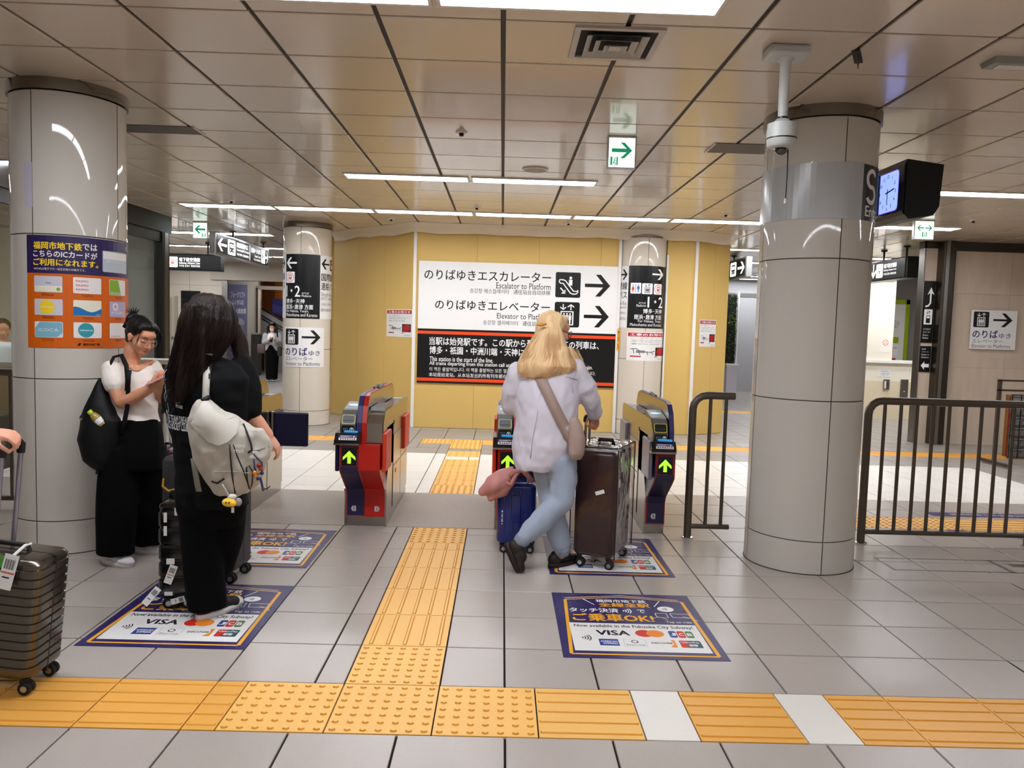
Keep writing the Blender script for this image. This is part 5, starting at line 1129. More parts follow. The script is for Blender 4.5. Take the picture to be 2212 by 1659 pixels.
def drape(ob, d, name, org, u, v, toward, parent, off=.003):
    """lays flat print on the surface of a worn garment"""
    me = ob.data; bv = BVHTree.FromPolygons([x.co[:] for x in me.vertices], [tuple(p.vertices) for p in me.polygons])
    org, u, v, toward = V(org), V(u), V(v), V(toward).normalized()
    def fn(a, b, dd):
        p = org+u*a+v*b; h, nn, i, ds = bv.ray_cast(p-toward*.6, toward)
        if h is None: h = bv.find_nearest(p)[0]
        return h-toward*(off+dd)
    fn.bend = .012; fn.both = True
    return d.emit(name, fn, parent, step=.0004, base=0)
def strands(mb, R, m, n, rng, w=.0016, lo=0, tail=.12, out=(1.0, 1.05), a0=0, a1=2*pi, wave=.012):
    """thin hair strands that run down a loft of rings"""
    K = len(R)
    for _ in range(n):
        a = rng.uniform(a0, a1); st = rng.uniform(0, .25)*(K-1)+lo; en = K-1-rng.uniform(0, .35)*(K-1)
        o = rng.uniform(*out); ph = rng.uniform(0, 6); pts = []
        for j in range(9):
            t = st+(en-st)*j/8; i = min(int(t), K-2); f = t-i
            c = V(R[i][0]).lerp(V(R[i+1][0]), f); rx = R[i][1]*(1-f)+R[i+1][1]*f; ry = R[i][2]*(1-f)+R[i+1][2]*f; g = (R[i][3] if len(R[i]) > 3 else 0)
            aa = a+wave*8*sin(ph+j*.7)/max(rx*20, 1)*.4
            x, y = rx*o*cos(aa), ry*o*sin(aa)
            pts.append(V((c.x+x*cos(g)-y*sin(g)+wave*.4*sin(ph+j), c.y+x*sin(g)+y*cos(g), c.z)))
        e = pts[-1]+(pts[-1]-pts[-2]).normalized()*rng.uniform(.2, 1)*tail; pts.append(e+V((rng.uniform(-.02, .02), rng.uniform(-.02, .02), 0)))
        mb.tube(pts, [w*.6]+[w]*(len(pts)-2)+[w*.2], m, 3, False)
class Head:
    def __init__(s, c, f, u, k=1.0):
        s.c = V(c); s.f = V(f).normalized(); s.u = V(u); s.u = (s.u-s.f*s.u.dot(s.f)).normalized(); s.s = s.f.cross(s.u); s.k = k
    def P(s, a, b, c): return s.c+(s.s*a+s.f*b+s.u*c)*s.k     # side, forward, up
    def X(s): 
        M_ = Matrix((s.s*s.k, s.f*s.k, s.u*s.k)).transposed().to_4x4(); M_.translation = s.c; return M_
    def skull(s, mb, m):
        X = s.X()
        mb.ball((0, -.012, .028), (.073, .090, .082), m, 20, 14, X); mb.ball((0, .022, -.03), (.060, .062, .072), m, 18, 12, X); mb.ball((0, .045, -.082), (.036, .034, .026), m, 14, 10, X)
        mb.ball((0, .062, .03), (.052, .026, .03), m, 14, 8, X)                                    # forehead
        for q in (-1, 1):
            mb.ball((q*.036, .052, -.036), (.026, .026, .024), m, 12, 8, X)                          # cheeks
            mb.ball((q*.031, .070, -.002), (.017, .013, .010), m, 10, 8, X)                          # lids
            mb.ball((q*.073, -.004, -.012), (.009, .016, .028), m, 10, 8, X); mb.ball((q*.080, -.012, .0), (.007, .012, .016), m, 8, 6, X)
            mb.ball((q*.012, .086, -.040), (.009, .010, .008), m, 8, 6, X)                           # nostril wings
        mb.tube([s.P(0, .076, .004), s.P(0, .088, -.016), s.P(0, .100, -.036), s.P(0, .092, -.044)], [.007*s.k, .009*s.k, .011*s.k, .008*s.k], m, 8); mb.ball((0, .097, -.037), .010, m, 10, 6, X)
        mb.ball((0, .080, -.060), (.022, .010, .006), m, 10, 6, X); mb.ball((0, .078, -.070), (.019, .011, .007), m, 10, 6, X)
    def face(s, parent, brow, lip, eye, closed=True):
        for q in (-1, 1):
            MB().tube([s.P(q*.016, .090, .020), s.P(q*.030, .088, .026), s.P(q*.046, .076, .022)], [.002, .003, .0015], brow, 6).build('eyebrow', parent)
            e = MB(); e.tube([s.P(q*.018, .0845, -.006), s.P(q*.030, .087, -.009), s.P(q*.043, .078, -.006)], [.0012, .0022, .0012], eye, 6); e.build('eye', parent)
        l = MB(); l.tube([s.P(-.022, .078, -.062), s.P(-.010, .0895, -.060), s.P(0, .0905, -.0615), s.P(.010, .0895, -.060), s.P(.022, .078, -.062)], [.001, .0035, .003, .0035, .001], lip, 6); l.tube([s.P(-.019, .079, -.066), s.P(0, .091, -.070), s.P(.019, .079, -.066)], [.001, .0045, .001], lip, 6); l.build('lips', parent, 1)
def hand(mb, w, d, palm_n, m, curl=.6, k=1.0, side=1, thumb=True):
    """palm and five fingers from wrist w along d; palm_n = direction the palm faces"""
    w = V(w); d = V(d).normalized(); n = V(palm_n); n = (n-d*n.dot(d)).normalized(); s = d.cross(n)*side
    mb.tube([w, w+d*.03*k, w+d*.06*k, w+d*.088*k], [(.026*k, .020*k), (.036*k, .017*k), (.042*k, .016*k), (.038*k, .013*k)], m, 10) if False else None
    for t in (-.027, -.009, .009, .027):
        mb.tube([w+s*t*.6*k, w+d*.045*k+s*t*.95*k, w+d*.088*k+s*t*k], [.014*k, .0135*k, .0115*k], m, 8)
    for i, (t, L) in enumerate(((-.029, .058), (-.010, .072), (.010, .078), (.028, .070))):
        p = w+d*.085*k+s*t*k; a = 0; pts = [p]; dd = d
        for j, f in enumerate((.45, .32, .23)):
            a += curl*(.7+.25*j); dd = d*cos(a)+n*sin(a); pts.append(pts[-1]+dd*L*f*k)
        mb.tube(pts, [.0098*k, .0092*k, .0084*k, .0068*k], m, 8); mb.ball(pts[-1], .0068*k, m, 8, 5)
    if thumb:
        p = w+d*.03*k+s*.028*k; q = p+(d*.6+s*.5+n*.35).normalized()*.04*k; r = q+(d*.75+n*.6-s*.1).normalized()*.032*k; e = r+(d*.6+n*.75-s*.3).normalized()*.022*k
        limb(mb, [p, q, r, e], [.014*k, .0115*k, .0105*k, .008*k], m, 8)
SKIN = M('skin_warm', 'd79a78', .45, spec=.35, var=.03, speck=.02); SKIN2 = M('skin_fair', 'd99d80', .45, spec=.35, var=.03); 
for sk in (SKIN, SKIN2):
    b = sk.node_tree.nodes['Principled BSDF']; b.inputs['Subsurface Weight'].default_value = .12; b.inputs['Subsurface Radius'].default_value = (.6, .25, .15); b.inputs['Subsurface Scale'].default_value = .02
HBLK = M('hair_black', '060505', .38, spec=.35, bump=.5, bscale=1, stretch=(160, 160, 6)); HBRN = M('hair_brown', '1a0c07', .42, spec=.3, bump=.6, bscale=1, stretch=(140, 140, 5)); HBLD = M('hair_blond', 'ecc795', .42, spec=.4, bump=.35, bscale=1, stretch=(140, 140, 6), var=.12)
TEE = M('tee_white', 'ece2d8', .75, sheen=.2, bump=.1, bscale=300); PANTK = M('trousers_black', '040405', .9, spec=.15); TEEK = M('tee_black', '07080a', .85, spec=.2, bump=.08, bscale=300); SHRT = M('shirt_lilac', 'd6d1dc', .7, sheen=.15, bump=.06, bscale=250); JEAN = M('jeans_light', '9fabbd', .75, var=.08, speck=.06, sscale=120, sheen=.15)
SOLE = M('sole_white', 'dcd8d4', .6); SNKW = M('sneaker_white', 'dad6da', .6); SNKK = M('sneaker_black', '141416', .75); SHOE = M('shoe_dark_brown', '241816', .55)
def shoe(parent, heel, toe, m, sole, w=.045, h=.075, pitch=0, cap=None, name='shoe'):
    """heel and toe = ground points"""
    h0, t0 = V(heel), V(toe); d = t0-h0; L = d.length; d.normalize(); s = d.cross(V((0, 0, 1))).normalized(); u = s.cross(d)
    X = Matrix((d, -s, u)).transposed().to_4x4(); X.translation = h0
    mb = MB()
    for x, rw, z, rz in ((.05, .036, .045, .042), (.10, .036, .05, .045), (L*.55, .040, .035, .034), (L*.78, w*.95, .028, .026), (L-.04, w*.8, .022, .020)): mb.ball((x, 0, z+.008), (.055, rw, rz), m, 14, 8, X)
    mb.ball((.06, 0, h), (.045, .034, .04), m, 12, 8, X)
    u_ = blob(mb, 'upper', .006, 4, None, None, m); u_.name = name; u_.parent = parent
    pts = []
    for k in range(20):
        a = 2*pi*k/20; x = L/2+cos(a)*(L/2+.004); ww = (.036+.012*(x/L))*1.06; pts.append((x, math.copysign(abs(sin(a))**.8, sin(a))*ww))
    sm = MB(); vs = [(p[0], p[1], 0) for p in pts]+[(p[0], p[1], .022) for p in pts]+[(p[0]*.99+.002, p[1]*.94, .03) for p in pts]; n = 20
    sm.add(vs, [(i, (i+1) % n, n+(i+1) % n, n+i) for i in range(n)]+[(n+i, n+(i+1) % n, 2*n+(i+1) % n, 2*n+i) for i in range(n)]+[tuple(reversed(range(n))), tuple(range(2*n, 3*n))], sole, X); sm.build('sole', u_, 1)
    if cap: MB().ball((L-.035, 0, .03), (.042, .046, .026), cap, 14, 8, X).build('toe_cap', u_, 1)
    return u_
# ---------------------------------------------------------------- woman in white tee reading her phone
YA = 4.83
A = lambda x, y, dy=0: at(x, y, YA+dy)
Hd = Head(A(306, 727, .0), (.78, -.50, -.36), (.30, -.12, .95), .98)
b = MB(); Hd.skull(b, SKIN)
limb(b, [A(288, 752, .02), A(284, 772, .03), A(283, 800, .04)], [.050, .052, .062], SKIN)
rings(b, [(A(283, 793, .04), .09, .07), (A(281, 815, .04), .155, .095, -.35), (A(282, 860, .03), .145, .10, -.3), (A(288, 905, .02), .12, .09), (A(288, 945, .02), .14, .10)], SKIN)
sh_n, el_n, wr_n = A(243, 806, -.08), A(262, 866, -.11), A(327, 838, -.17)
limb(b, [sh_n, A(250, 832, -.09), el_n], [.054, .053, .043], SKIN); limb(b, [el_n, A(288, 859, -.135), wr_n], [.046, .041, .028], SKIN)
hand(b, wr_n, A(352, 826, -.18)-wr_n, (.1, .3, 1), SKIN, .55, .95, 1)
sf, ef, wf = A(332, 800, .12), A(346, 858, .10), A(344, 834, -.10)
limb(b, [sf, ef], [.045, .04], SKIN); limb(b, [ef, wf], [.04, .028], SKIN); hand(b, wf, (.25, -.4, .3), (0, .2, 1), SKIN, .6, .9, -1)
limb(b, [A(268, 955, -.03), A(256, 1060, -.07), A(248, 1190, -.14)], [.07, .055, .04], SKIN); limb(b, [A(310, 955, .05), A(316, 1060, .08), A(318, 1170, .14)], [.07, .055, .04], SKIN)
wA = blob(b, 'person', .0045, 4, None, None, SKIN); tag(wA, 'woman in white T-shirt and black trousers reading a phone by the left column', 'person')
Hd.face(wA, M('brow_dark', '2a1c16', .7), M('lip_rose', 'a8594c', .45), M('eye_line', '1a1010', .5))
t = MB(); rings(t, [(A(283, 787, .04), .12, .075, -.3), (A(282, 796, .04), .165, .10, -.3), (A(281, 818, .03), .172, .118, -.3), (A(282, 850, .02), .168, .122, -.3), (A(287, 885, .01), .160, .118, -.3), (A(291, 911, .0), .163, .12, -.3)], TEE, 28)
limb(t, [A(240, 800, -.07), A(246, 818, -.085), A(250, 829, -.09)], [.062, .070, .070], TEE); limb(t, [A(330, 795, .1), A(338, 822, .12)], [.06, .062], TEE)
sh = blob(t, 'tee_shirt', .007, 5, [(.008, (7, 7, 16), 3), (.004, (18, 18, 30), 9)], wA, TEE)
# scoop neckline
d = D2(); mp = .002865; U = lambda x, y: ((x-260)*mp, (770-y)*mp)
d.poly([U(*q) for q in ((262, 768), (267, 772), (276, 782), (288, 793), (300, 799), (310, 800), (316, 795), (320, 786), (322, 775), (322, 764), (312, 760), (290, 757), (272, 758))], SKIN)
drape(sh, d, 'neck_opening', A(260, 770), (1, 0, 0), (0, 0, 1), FW, wA, .009)
p = MB()
rings(p, [(A(291, 902, .0), .162, .12, -.3), (A(290, 940, .0), .185, .135, -.3), (A(288, 985, .0), .195, .145, -.3), (A(286, 1010, .0), .19, .14, -.3)], PANTK)
rings(p, [(A(262, 960, -.05), .105, .115), (A(256, 1040, -.07), .112, .115), (A(252, 1120, -.10), .118, .11), (A(250, 1197, -.13), .115, .085)], PANTK)
rings(p, [(A(318, 960, .06), .115, .115), (A(322, 1040, .08), .115, .115), (A(324, 1110, .10), .115, .115), (A(323, 1174, .13), .10, .085)], PANTK)
blob(p, 'trousers', .009, 6, [(.012, (9, 9, 2.5), 1), (.005, (20, 20, 6), 4)], wA, PANTK)
shoe(wA, atz(222, 1214), atz(284, 1226), SNKW, SOLE, w=.05, h=.055); shoe(wA, atz(290, 1194), atz(358, 1194), SNKW, SOLE, w=.05, h=.055)
hr = MB(); X = Hd.X()
hr.ball((0, -.030, .042), (.082, .088, .084), HBLK, 20, 14, X); hr.ball((0, -.062, .0), (.072, .055, .07), HBLK, 16, 10, X); hr.ball((0, .026, .082), (.062, .052, .034), HBLK, 16, 10, X); hr.ball((.064, .0, .045), (.018, .045, .04), HBLK, 12, 8, X); hr.ball((-.064, .0, .045), (.018, .045, .04), HBLK, 12, 8, X); hr.ball((0, -.085, -.045), (.045, .03, .04), HBLK, 14, 8, X)
hr.ball((.060, .035, .060), (.016, .03, .03), HBLK, 12, 8, X); hr.ball((-.060, .035, .060), (.016, .03, .03), HBLK, 12, 8, X); hr.ball((.02, -.10, .07), (.05, .035, .05), HBLK, 14, 8, X)
hA = blob(hr, 'hair', .005, 4, [(.004, (30, 30, 30), 0)], wA, HBLK)
rng = random.Random(11); st = MB()
for _ in range(60):
    a = rng.uniform(0, 6.28); e = rng.uniform(.3, 1.2); p0 = Hd.P(.02, -.095, .09); dr = (Hd.s*cos(a)*e*.6-Hd.f*rng.uniform(.0, .7)+Hd.u*rng.uniform(.3, 1)).normalized(); l_ = rng.uniform(.03, .085)
    st.tube([p0, p0+dr*l_*.5, p0+dr*l_-Hd.u*l_*.15], [.0025, .002, .0006], HBLK, 3, False)
for _ in range(30):
    q = rng.choice((-1, 1)); p0 = Hd.P(q*.062, .06, .07); st.tube([p0, Hd.P(q*.075, .082, .03+rng.uniform(-.02, .02)), Hd.P(q*(.078+rng.uniform(-.01, .01)), .078, -.02+rng.uniform(-.03, .02))], [.0012, .001, .0005], HBLK, 3, False)
o = st.build('stray_strands', hA); o['kind'] = 'stuff'
MB().rbox(-.018, .018, -.012, .012, -.03, .03, HBLK, .005, X=Matrix.Translation(Hd.P(.03, -.125, .03)) @ Matrix.Rotation(.5, 4, 'Y')).build('hair_clip', hA)
def spectacles(h, parent, m, lens, r=.021, w=.0012, y=.098, sq=1):
    g = MB()
    for q in (-1, 1):
        c = (q*.031, y, -.010); pts = [h.P(c[0]+r*1.12*cos(radians(a)), c[1]-.010*abs(cos(radians(a)))*(cos(radians(a))*q > 0), c[2]+r*sin(radians(a))*(.9)) for a in range(0, 361, 20)]; g.tube(pts, w, m, 5, False)
        g.tube([h.P(q*.054, y-.010, -.004), h.P(q*.076, .04, -.002), h.P(q*.080, -.010, .004)], w, m, 5)
    g.tube([h.P(-.009, y, -.006), h.P(0, y+.003, -.003), h.P(.009, y, -.006)], w, m, 5); g.build('spectacles', parent, 1)
    l = MB()
    for q in (-1, 1):
        pts = [h.P(q*.031+r*1.1*cos(radians(a)), y-.010*abs(cos(radians(a)))*(cos(radians(a))*q > 0), -.010+r*.88*sin(radians(a))) for a in range(0, 360, 24)]; l.add(pts, [tuple(range(len(pts)))], lens)
    l.build('lenses', parent)
LENS = clear('lens_clear', (.96, .97, .98), .02)
spectacles(Hd, wA, M('frame_silver', 'b8a79a', .25, .8), LENS)
ph = MB(); X = Matrix.Translation(A(340, 819, -.205)) @ Matrix.Rotation(-.45, 4, 'Y') @ Matrix.Rotation(.30, 4, 'X'); ph.rbox(-.07, .07, -.036, .036, -.004, .004, M('phone_pink', 'c98f8f', .3), .003, X=X); o = ph.build('phone'); tag(o, 'pink phone held by the woman in the white T-shirt', 'phone')
# her black shoulder bag with a drink bottle
BAGK = M('bag_black', '060607', .6, spec=.3, bump=.15, bscale=90)
bg = MB(); rings(bg, [(A(232, 1018, -.12), .05, .04), (A(216, 995, -.13), .10, .075), (A(212, 950, -.13), .13, .09), (A(218, 905, -.12), .12, .085), (A(213, 870, -.11), .065, .06), (A(217, 840, -.09), .04, .045), (A(222, 815, -.06), .02, .03)], BAGK, 20)
o = blob(bg, 'shoulder_bag', .008, 6, [(.012, (10, 10, 8), 2)], None, BAGK); tag(o, 'black slouchy shoulder bag of the woman in the white T-shirt', 'bag')
sp = [A(222, 830, -.09), A(231, 800, -.12), A(246, 771, -.09), A(262, 767, -.07), A(273, 790, -.12), A(277, 840, -.155), A(275, 880, -.15), A(268, 915, -.15), A(262, 935, -.14)]
MB().tube(sp, [(.006, .014)]*len(sp), BAGK, 8).build('strap', o, 1); MB().tube([A(275, 845, -.16), A(277, 812, -.15), A(279, 800, -.14)], .016, BAGK, 8).build('strap_pad', o, 1); MB().tube([A(212, 1005, -.17), A(210, 1024, -.17)], (.010), BAGK, 6).build('strap_tail', o)
MB().lathe([(0, -.022), (.02, -.018), (.02, .018), (0, .022)], CHROME, n=12, X=Matrix.Translation(A(182, 902, -.15)) @ Matrix.Rotation(pi/2, 4, 'X')).build('buckle', o, 40)
bt = empty('drink_bottle', A(207, 902, -.185), 0, 'clear drink bottle with lime cap in the black shoulder bag', 'bottle'); X = Matrix.Rotation(radians(-42), 4, 'Y') @ Matrix.Rotation(radians(10), 4, 'X')
MB().lathe([(.0, -.06), (.026, -.058), (.027, .0), (.020, .025), (.011, .035)], M('bottle_tea', 'b59a4a', .1, alpha=.8, spec=.8), n=16, X=X).build('body', bt, 40); MB().lathe([(.0145, .035), (.0145, .055), (0, .056)], M('cap_lime', 'bfe02a', .4), n=16, X=X).build('cap', bt, 40); MB().lathe([(.0275, -.045), (.0275, -.012)], SW, n=16, X=X).build('wrapper', bt, 40)
# ---------------------------------------------------------------- traveller in black, seen from behind
YB = 4.0
A = lambda x, y, dy=0: at(x, y, YB+dy)
g = .46                                             # turned a little to the right
Hd = Head(A(454, 704, .01), (.50, .86, -.10), (.04, .0, 1), .94)
b = MB(); Hd.skull(b, SKIN2); limb(b, [A(450, 735), A(448, 790, -.01)], [.052, .06], SKIN2)
rings(b, [(A(445, 785), .10, .08, -g), (A(445, 830), .17, .11, -g), (A(450, 900), .16, .11, -g), (A(455, 980), .15, .11, -g), (A(458, 1050), .17, .13, -g)], SKIN2)
shn, el, wr = A(525, 815, .06), A(534, 893, .03), A(579, 940, .05)
limb(b, [shn, el], [.055, .046], SKIN2); limb(b, [el, A(556, 914, .035), wr], [.047, .042, .030], SKIN2); hand(b, wr, A(600, 968, .07)-wr, (-.5, .2, -.7), SKIN2, .55, .95, -1)
limb(b, [A(385, 815, .06), A(382, 890, .16), A(405, 950, .27)], [.055, .045, .032], SKIN2); hand(b, A(405, 950, .27), (.5, .6, -.3), (.3, .2, -1), SKIN2, .8, .95, 1)
limb(b, [A(436, 1060, .0), A(436, 1180, -.02), A(444, 1310, -.08)], [.08, .06, .042], SKIN2); limb(b, [A(488, 1060, .05), A(482, 1170, .07), A(445, 1275, .16)], [.08, .06, .042], SKIN2)
wB = blob(b, 'person', .006, 4, None, None, SKIN2); tag(wB, 'traveller in black with long brown hair seen from behind at gate one', 'person')
t = MB()
rings(t, [(A(445, 770), .10, .075, -g), (A(445, 786), .205, .105, -g), (A(446, 815), .255, .14, -g), (A(446, 860), .252, .15, -g), (A(450, 930), .23, .15, -g), (A(456, 1000), .205, .145, -g), (A(458, 1060), .205, .15, -g), (A(460, 1088), .208, .15, -g)], TEEK, 32)
limb(t, [A(520, 800, .05), A(529, 840, .04), A(533, 878, .02)], [.078, .088, .082], TEEK); limb(t, [A(388, 808, .05), A(384, 850, .10), A(386, 885, .15)], [.075, .08, .075], TEEK)
tB = blob(t, 'tee_shirt', .008, 6, [(.012, (5, 5, 9), 2), (.006, (14, 14, 22), 5)], wB, TEEK)
p = MB(); rings(p, [(A(458, 1050), .19, .145, -g), (A(458, 1100), .195, .15, -g), (A(458, 1130, .02), .17, .13, -g)], PANTK)
rings(p, [(A(436, 1080), .11, .12), (A(436, 1160, -.02), .105, .115), (A(440, 1240, -.05), .098, .11), (A(447, 1312, -.08), .092, .105)], PANTK)
rings(p, [(A(490, 1080, .04), .10, .115), (A(488, 1160, .06), .09, .11), (A(470, 1230, .10), .08, .10), (A(440, 1275, .16), .07, .09)], PANTK)
blob(p, 'trousers', .009, 6, [(.010, (9, 9, 3), 1)], wB, PANTK)
shoe(wB, atz(424, 1342), atz(519, 1306), SNKK, SOLE, w=.05, h=.075, cap=SOLE); shoe(wB, atz(392, 1292), atz(418, 1268), SNKK, SOLE, h=.075)
# printed back
BPW = M('tee_print_white', 'dfe2e6', .6); BPB = M('tee_print_slate', '2c3350', .6)
d = D2(); org = A(340, 780); mp = .00237; U = lambda x, y: ((x-340)*mp, (780-y)*mp)
d.text('THE TEAM DREAM', *U(362, 907), *U(440, 892), BPW, bold=.03); d.text('ICE HOCKEY CLUB', *U(368, 922), *U(436, 907), BPW, bold=.03)
import itertools
def scr(pts, w=2.2, m=BPW, l=1): d.line([U(*q) for q in pts], w*mp, m, l)
scr([(372, 792), (360, 795), (353, 806), (357, 820), (368, 818), (372, 806), (362, 808)]); scr([(353, 826), (350, 838), (360, 846), (372, 838), (376, 822)]); scr([(380, 792), (390, 786), (398, 794), (390, 806), (378, 812)])
scr([(360, 842), (354, 856), (360, 866), (370, 852), (374, 838), (366, 836), (362, 850)]); scr([(374, 838), (376, 858), (384, 846), (386, 862), (396, 852), (400, 858)]); scr([(412, 792), (420, 788), (430, 796), (426, 808), (418, 804), (414, 812), (428, 814), (434, 808)]); scr([(404, 858), (402, 864), (414, 864), (416, 840), (408, 838)]); scr([(414, 832), (428, 826), (436, 836), (430, 848), (418, 852)])
scr([(372, 868), (378, 880), (374, 890)], 1.4); scr([(358, 892), (370, 884)], 5); scr([(402, 870), (424, 872)], 7); scr([(384, 890), (392, 880), (398, 876)], 2, BPB)
d.poly([U(420, 832), U(430, 830), U(433, 840), U(424, 848)], BPB, 2); d.poly([U(416, 794), U(426, 794), U(424, 806), U(415, 803)], BPB, 2)
drape(tB, d, 'back_print', org, (1, 0, 0), (0, 0, 1), (.1, 1, 0), wB)
# hair
R = [(A(452, 634), .03, .03, -g), (A(452, 640), .075, .075, -g), (A(452, 660), .118, .118, -g), (A(451, 690, -.005), .138, .135, -g), (A(446, 720, -.02), .138, .135, -g), (A(434, 750, -.04), .128, .12, -g), (A(416, 785, -.07), .12, .095, -g), (A(402, 815, -.095), .108, .07, -g), (A(393, 842, -.115), .085, .05, -g), (A(386, 866, -.125), .05, .03, -g)]
h = MB(); rings(h, R, HBRN, 28); rings(h, [(A(505, 700, .06), .04, .05), (A(514, 740, .07), .045, .05), (A(520, 775, .06), .035, .04), (A(522, 800, .05), .012, .015)], HBRN)
hB = blob(h, 'hair', .006, 3, [(.010, (14, 14, 2.5), 1), (.005, (45, 45, 4), 7)], wB, HBRN)
rng = random.Random(5); st = MB(); strands(st, R, HBRN, 420, rng, .0012, 1.5, .08, (.985, 1.035)); o = st.build('hair_strands', hB, 1); o['kind'] = 'stuff'
# ---------------------------------------------------------------- blond traveller
YC_ = 4.86
A = lambda x, y, dy=0: at(x, y, YC_+dy)
g = -.25
Hd = Head(A(1200, 713, .0), (.88, .44, -.16), (.10, .0, 1), .98)
b = MB(); Hd.skull(b, SKIN2); limb(b, [A(1192, 745), A(1188, 790)], [.05, .056], SKIN2)
rings(b, [(A(1186, 785), .09, .08, g), (A(1184, 815), .16, .10, g), (A(1182, 880), .14, .10, g), (A(1180, 940), .13, .10, g), (A(1185, 990), .15, .12, g)], SKIN2)
s1, e1, w1 = A(1245, 812, -.02), A(1275, 866, .03), A(1285, 896, .11)
limb(b, [s1, e1], [.05, .042], SKIN2); limb(b, [e1, w1], [.042, .03], SKIN2); hand(b, w1, A(1286, 925, .20)-w1, (-.3, .3, -.9), SKIN2, .95, .92, 1)
limb(b, [A(1125, 815), A(1105, 870, .06), A(1110, 890, .18)], [.05, .042, .03], SKIN2); hand(b, A(1110, 890, .18), (.3, .9, -.1), (0, 0, -1), SKIN2, .7, .92, -1)
hipL, kneL, ankL = A(1206, 985, -.05), A(1212, 1082, -.06), A(1118, 1172, -.10)
limb(b, [hipL, kneL], [.065, .045], SKIN2); limb(b, [kneL, ankL], [.045, .033], SKIN2); limb(b, [ankL, A(1108, 1200, -.1)], [.034, .03], SKIN2)
limb(b, [A(1182, 985, .05), A(1193, 1085, .04), A(1212, 1195, .02)], [.065, .05, .038], SKIN2)
wC = blob(b, 'person', .006, 4, None, None, SKIN2); tag(wC, 'blond traveller in a pale lilac shirt and light jeans pulling a maroon suitcase', 'person')
t = MB()
rings(t, [(A(1188, 772), .085, .07, g), (A(1186, 787), .17, .10, g), (A(1184, 806), .215, .125, g), (A(1182, 850), .215, .14, g), (A(1178, 910), .20, .15, g), (A(1172, 960), .19, .15, g), (A(1166, 1000, .0), .165, .14, g), (A(1160, 1014), .13, .12, g)], SHRT, 32)
limb(t, [A(1240, 800, -.02), A(1262, 838, -.015), A(1277, 870, .03), A(1284, 891, .09)], [.075, .078, .066, .048], SHRT); limb(t, [A(1122, 803), A(1108, 845, .02), A(1104, 880, .08)], [.072, .07, .06], SHRT)
tC = blob(t, 'shirt', .0075, 5, [(.016, (6, 6, 4), 2), (.010, (13, 13, 6), 5), (.005, (26, 26, 18), 8)], wC, SHRT)
seam = M('shirt_seam', 'bcb7c6', .8)
MB().tube([A(1283, 889, .085), A(1285, 897, .11)], [.050, .044], SHRT, 12).build('cuff', wC, 1)
p = MB(); rings(p, [(A(1188, 955), .15, .12, g), (A(1190, 985), .16, .13, g), (A(1194, 1012), .15, .125, g)], JEAN)
limb(p, [A(1208, 990, -.04), A(1216, 1040, -.05), A(1213, 1080, -.06), A(1180, 1115, -.075), A(1145, 1148, -.09), A(1130, 1163, -.1)], [.098, .090, .078, .074, .066, .048], JEAN, 16)
p2 = MB(); limb(p2, [A(1178, 990, .06), A(1188, 1060, .05), A(1200, 1130, .03), A(1212, 1180, .02), A(1214, 1190, .02)], [.095, .082, .072, .066, .05], JEAN, 16)
p.v_ = None
n0 = len(p.v); p.v += p2.v; p.f += [[i+n0 for i in q] for q in p2.f]; p.m += p2.m
jC = blob(p, 'jeans', .008, 5, [(.012, (9, 9, 6), 3), (.006, (22, 22, 12), 6)], wC, JEAN)
CUFF = M('jeans_cuff', '8b95a5', .8)
for c, n_ in ((A(1127, 1167, -.1), V((-.6, 0, -.55))), (A(1214, 1190, .02), V((.05, 0, -1)))):
    n_.normalize(); MB().tube([c-n_*.02, c, c+n_*.02, c+n_*.03], [.052, .050, .044, .040], CUFF, 14).build('elastic_cuff', wC, 1)
# trailing shoe stands on its toe, leading shoe flat
q = shoe(wC, A(1090, 1175, -.1), A(1118, 1236, -.12)-V((0, 0, .0)), SHOE, SHOE, h=.065); shoe(wC, atz(1186, 1228), atz(1246, 1212), SHOE, SHOE, h=.07)
# hair: smooth crown tied back, loose waves below
h = MB(); X = Hd.X(); h.ball((0, -.036, .040), (.078, .090, .080), HBLD, 20, 14, X); h.ball((0, -.078, -.01), (.066, .045, .07), HBLD, 16, 10, X); h.ball((0, .018, .076), (.058, .05, .030), HBLD, 16, 10, X)
R = [(A(1188, 700, -.05), .055, .055), (A(1186, 722, -.06), .085, .075), (A(1182, 748, -.06), .115, .085), (A(1182, 772, -.06), .155, .095, -.1), (A(1182, 790, -.075), .175, .09, -.12), (A(1176, 803, -.09), .155, .06, -.12), (A(1170, 815, -.10), .10, .03, -.12)]
rings(h, R, HBLD, 28); rings(h, [(A(1228, 750, .0), .03, .03), (A(1238, 772, .0), .035, .035), (A(1250, 786, -.01), .028, .03), (A(1256, 796, -.01), .01, .012)], HBLD)
hC = blob(h, 'hair', .006, 3, [(.016, (11, 11, 4), 1), (.009, (24, 24, 5), 4), (.005, (55, 55, 8), 7)], wC, HBLD)
rng = random.Random(8); st = MB(); strands(st, R, HBLD, 340, rng, .0010, .6, .07, (.985, 1.05), wave=.016); strands(st, [(A(1236, 752), .03, .03), (A(1246, 775), .032, .032), (A(1253, 792), .025, .025)], HBLD, 40, rng, .0009); o = st.build('hair_strands', hC, 1); o['kind'] = 'stuff'
MB().tube([A(1161, 702, -.10), A(1170, 702, -.135), A(1180, 700, -.13)], [.006, .010, .006], M('hair_clip_amber', 'c98a2a', .3), 8).build('hair_clip', hC, 1)
spectacles(Hd, wC, M('frame_black', '14100e', .3), LENS, .023, .0026)
def on_shirt(x, y, off=.002):
    d_ = FW+RT*((x-1106)/FPX)-UP*((y-829.5)/FPX); d_.normalize(); hit = SBV.ray_cast(EYEP, d_)[0]; return (hit-d_*off) if hit else A(x, y, -.15)
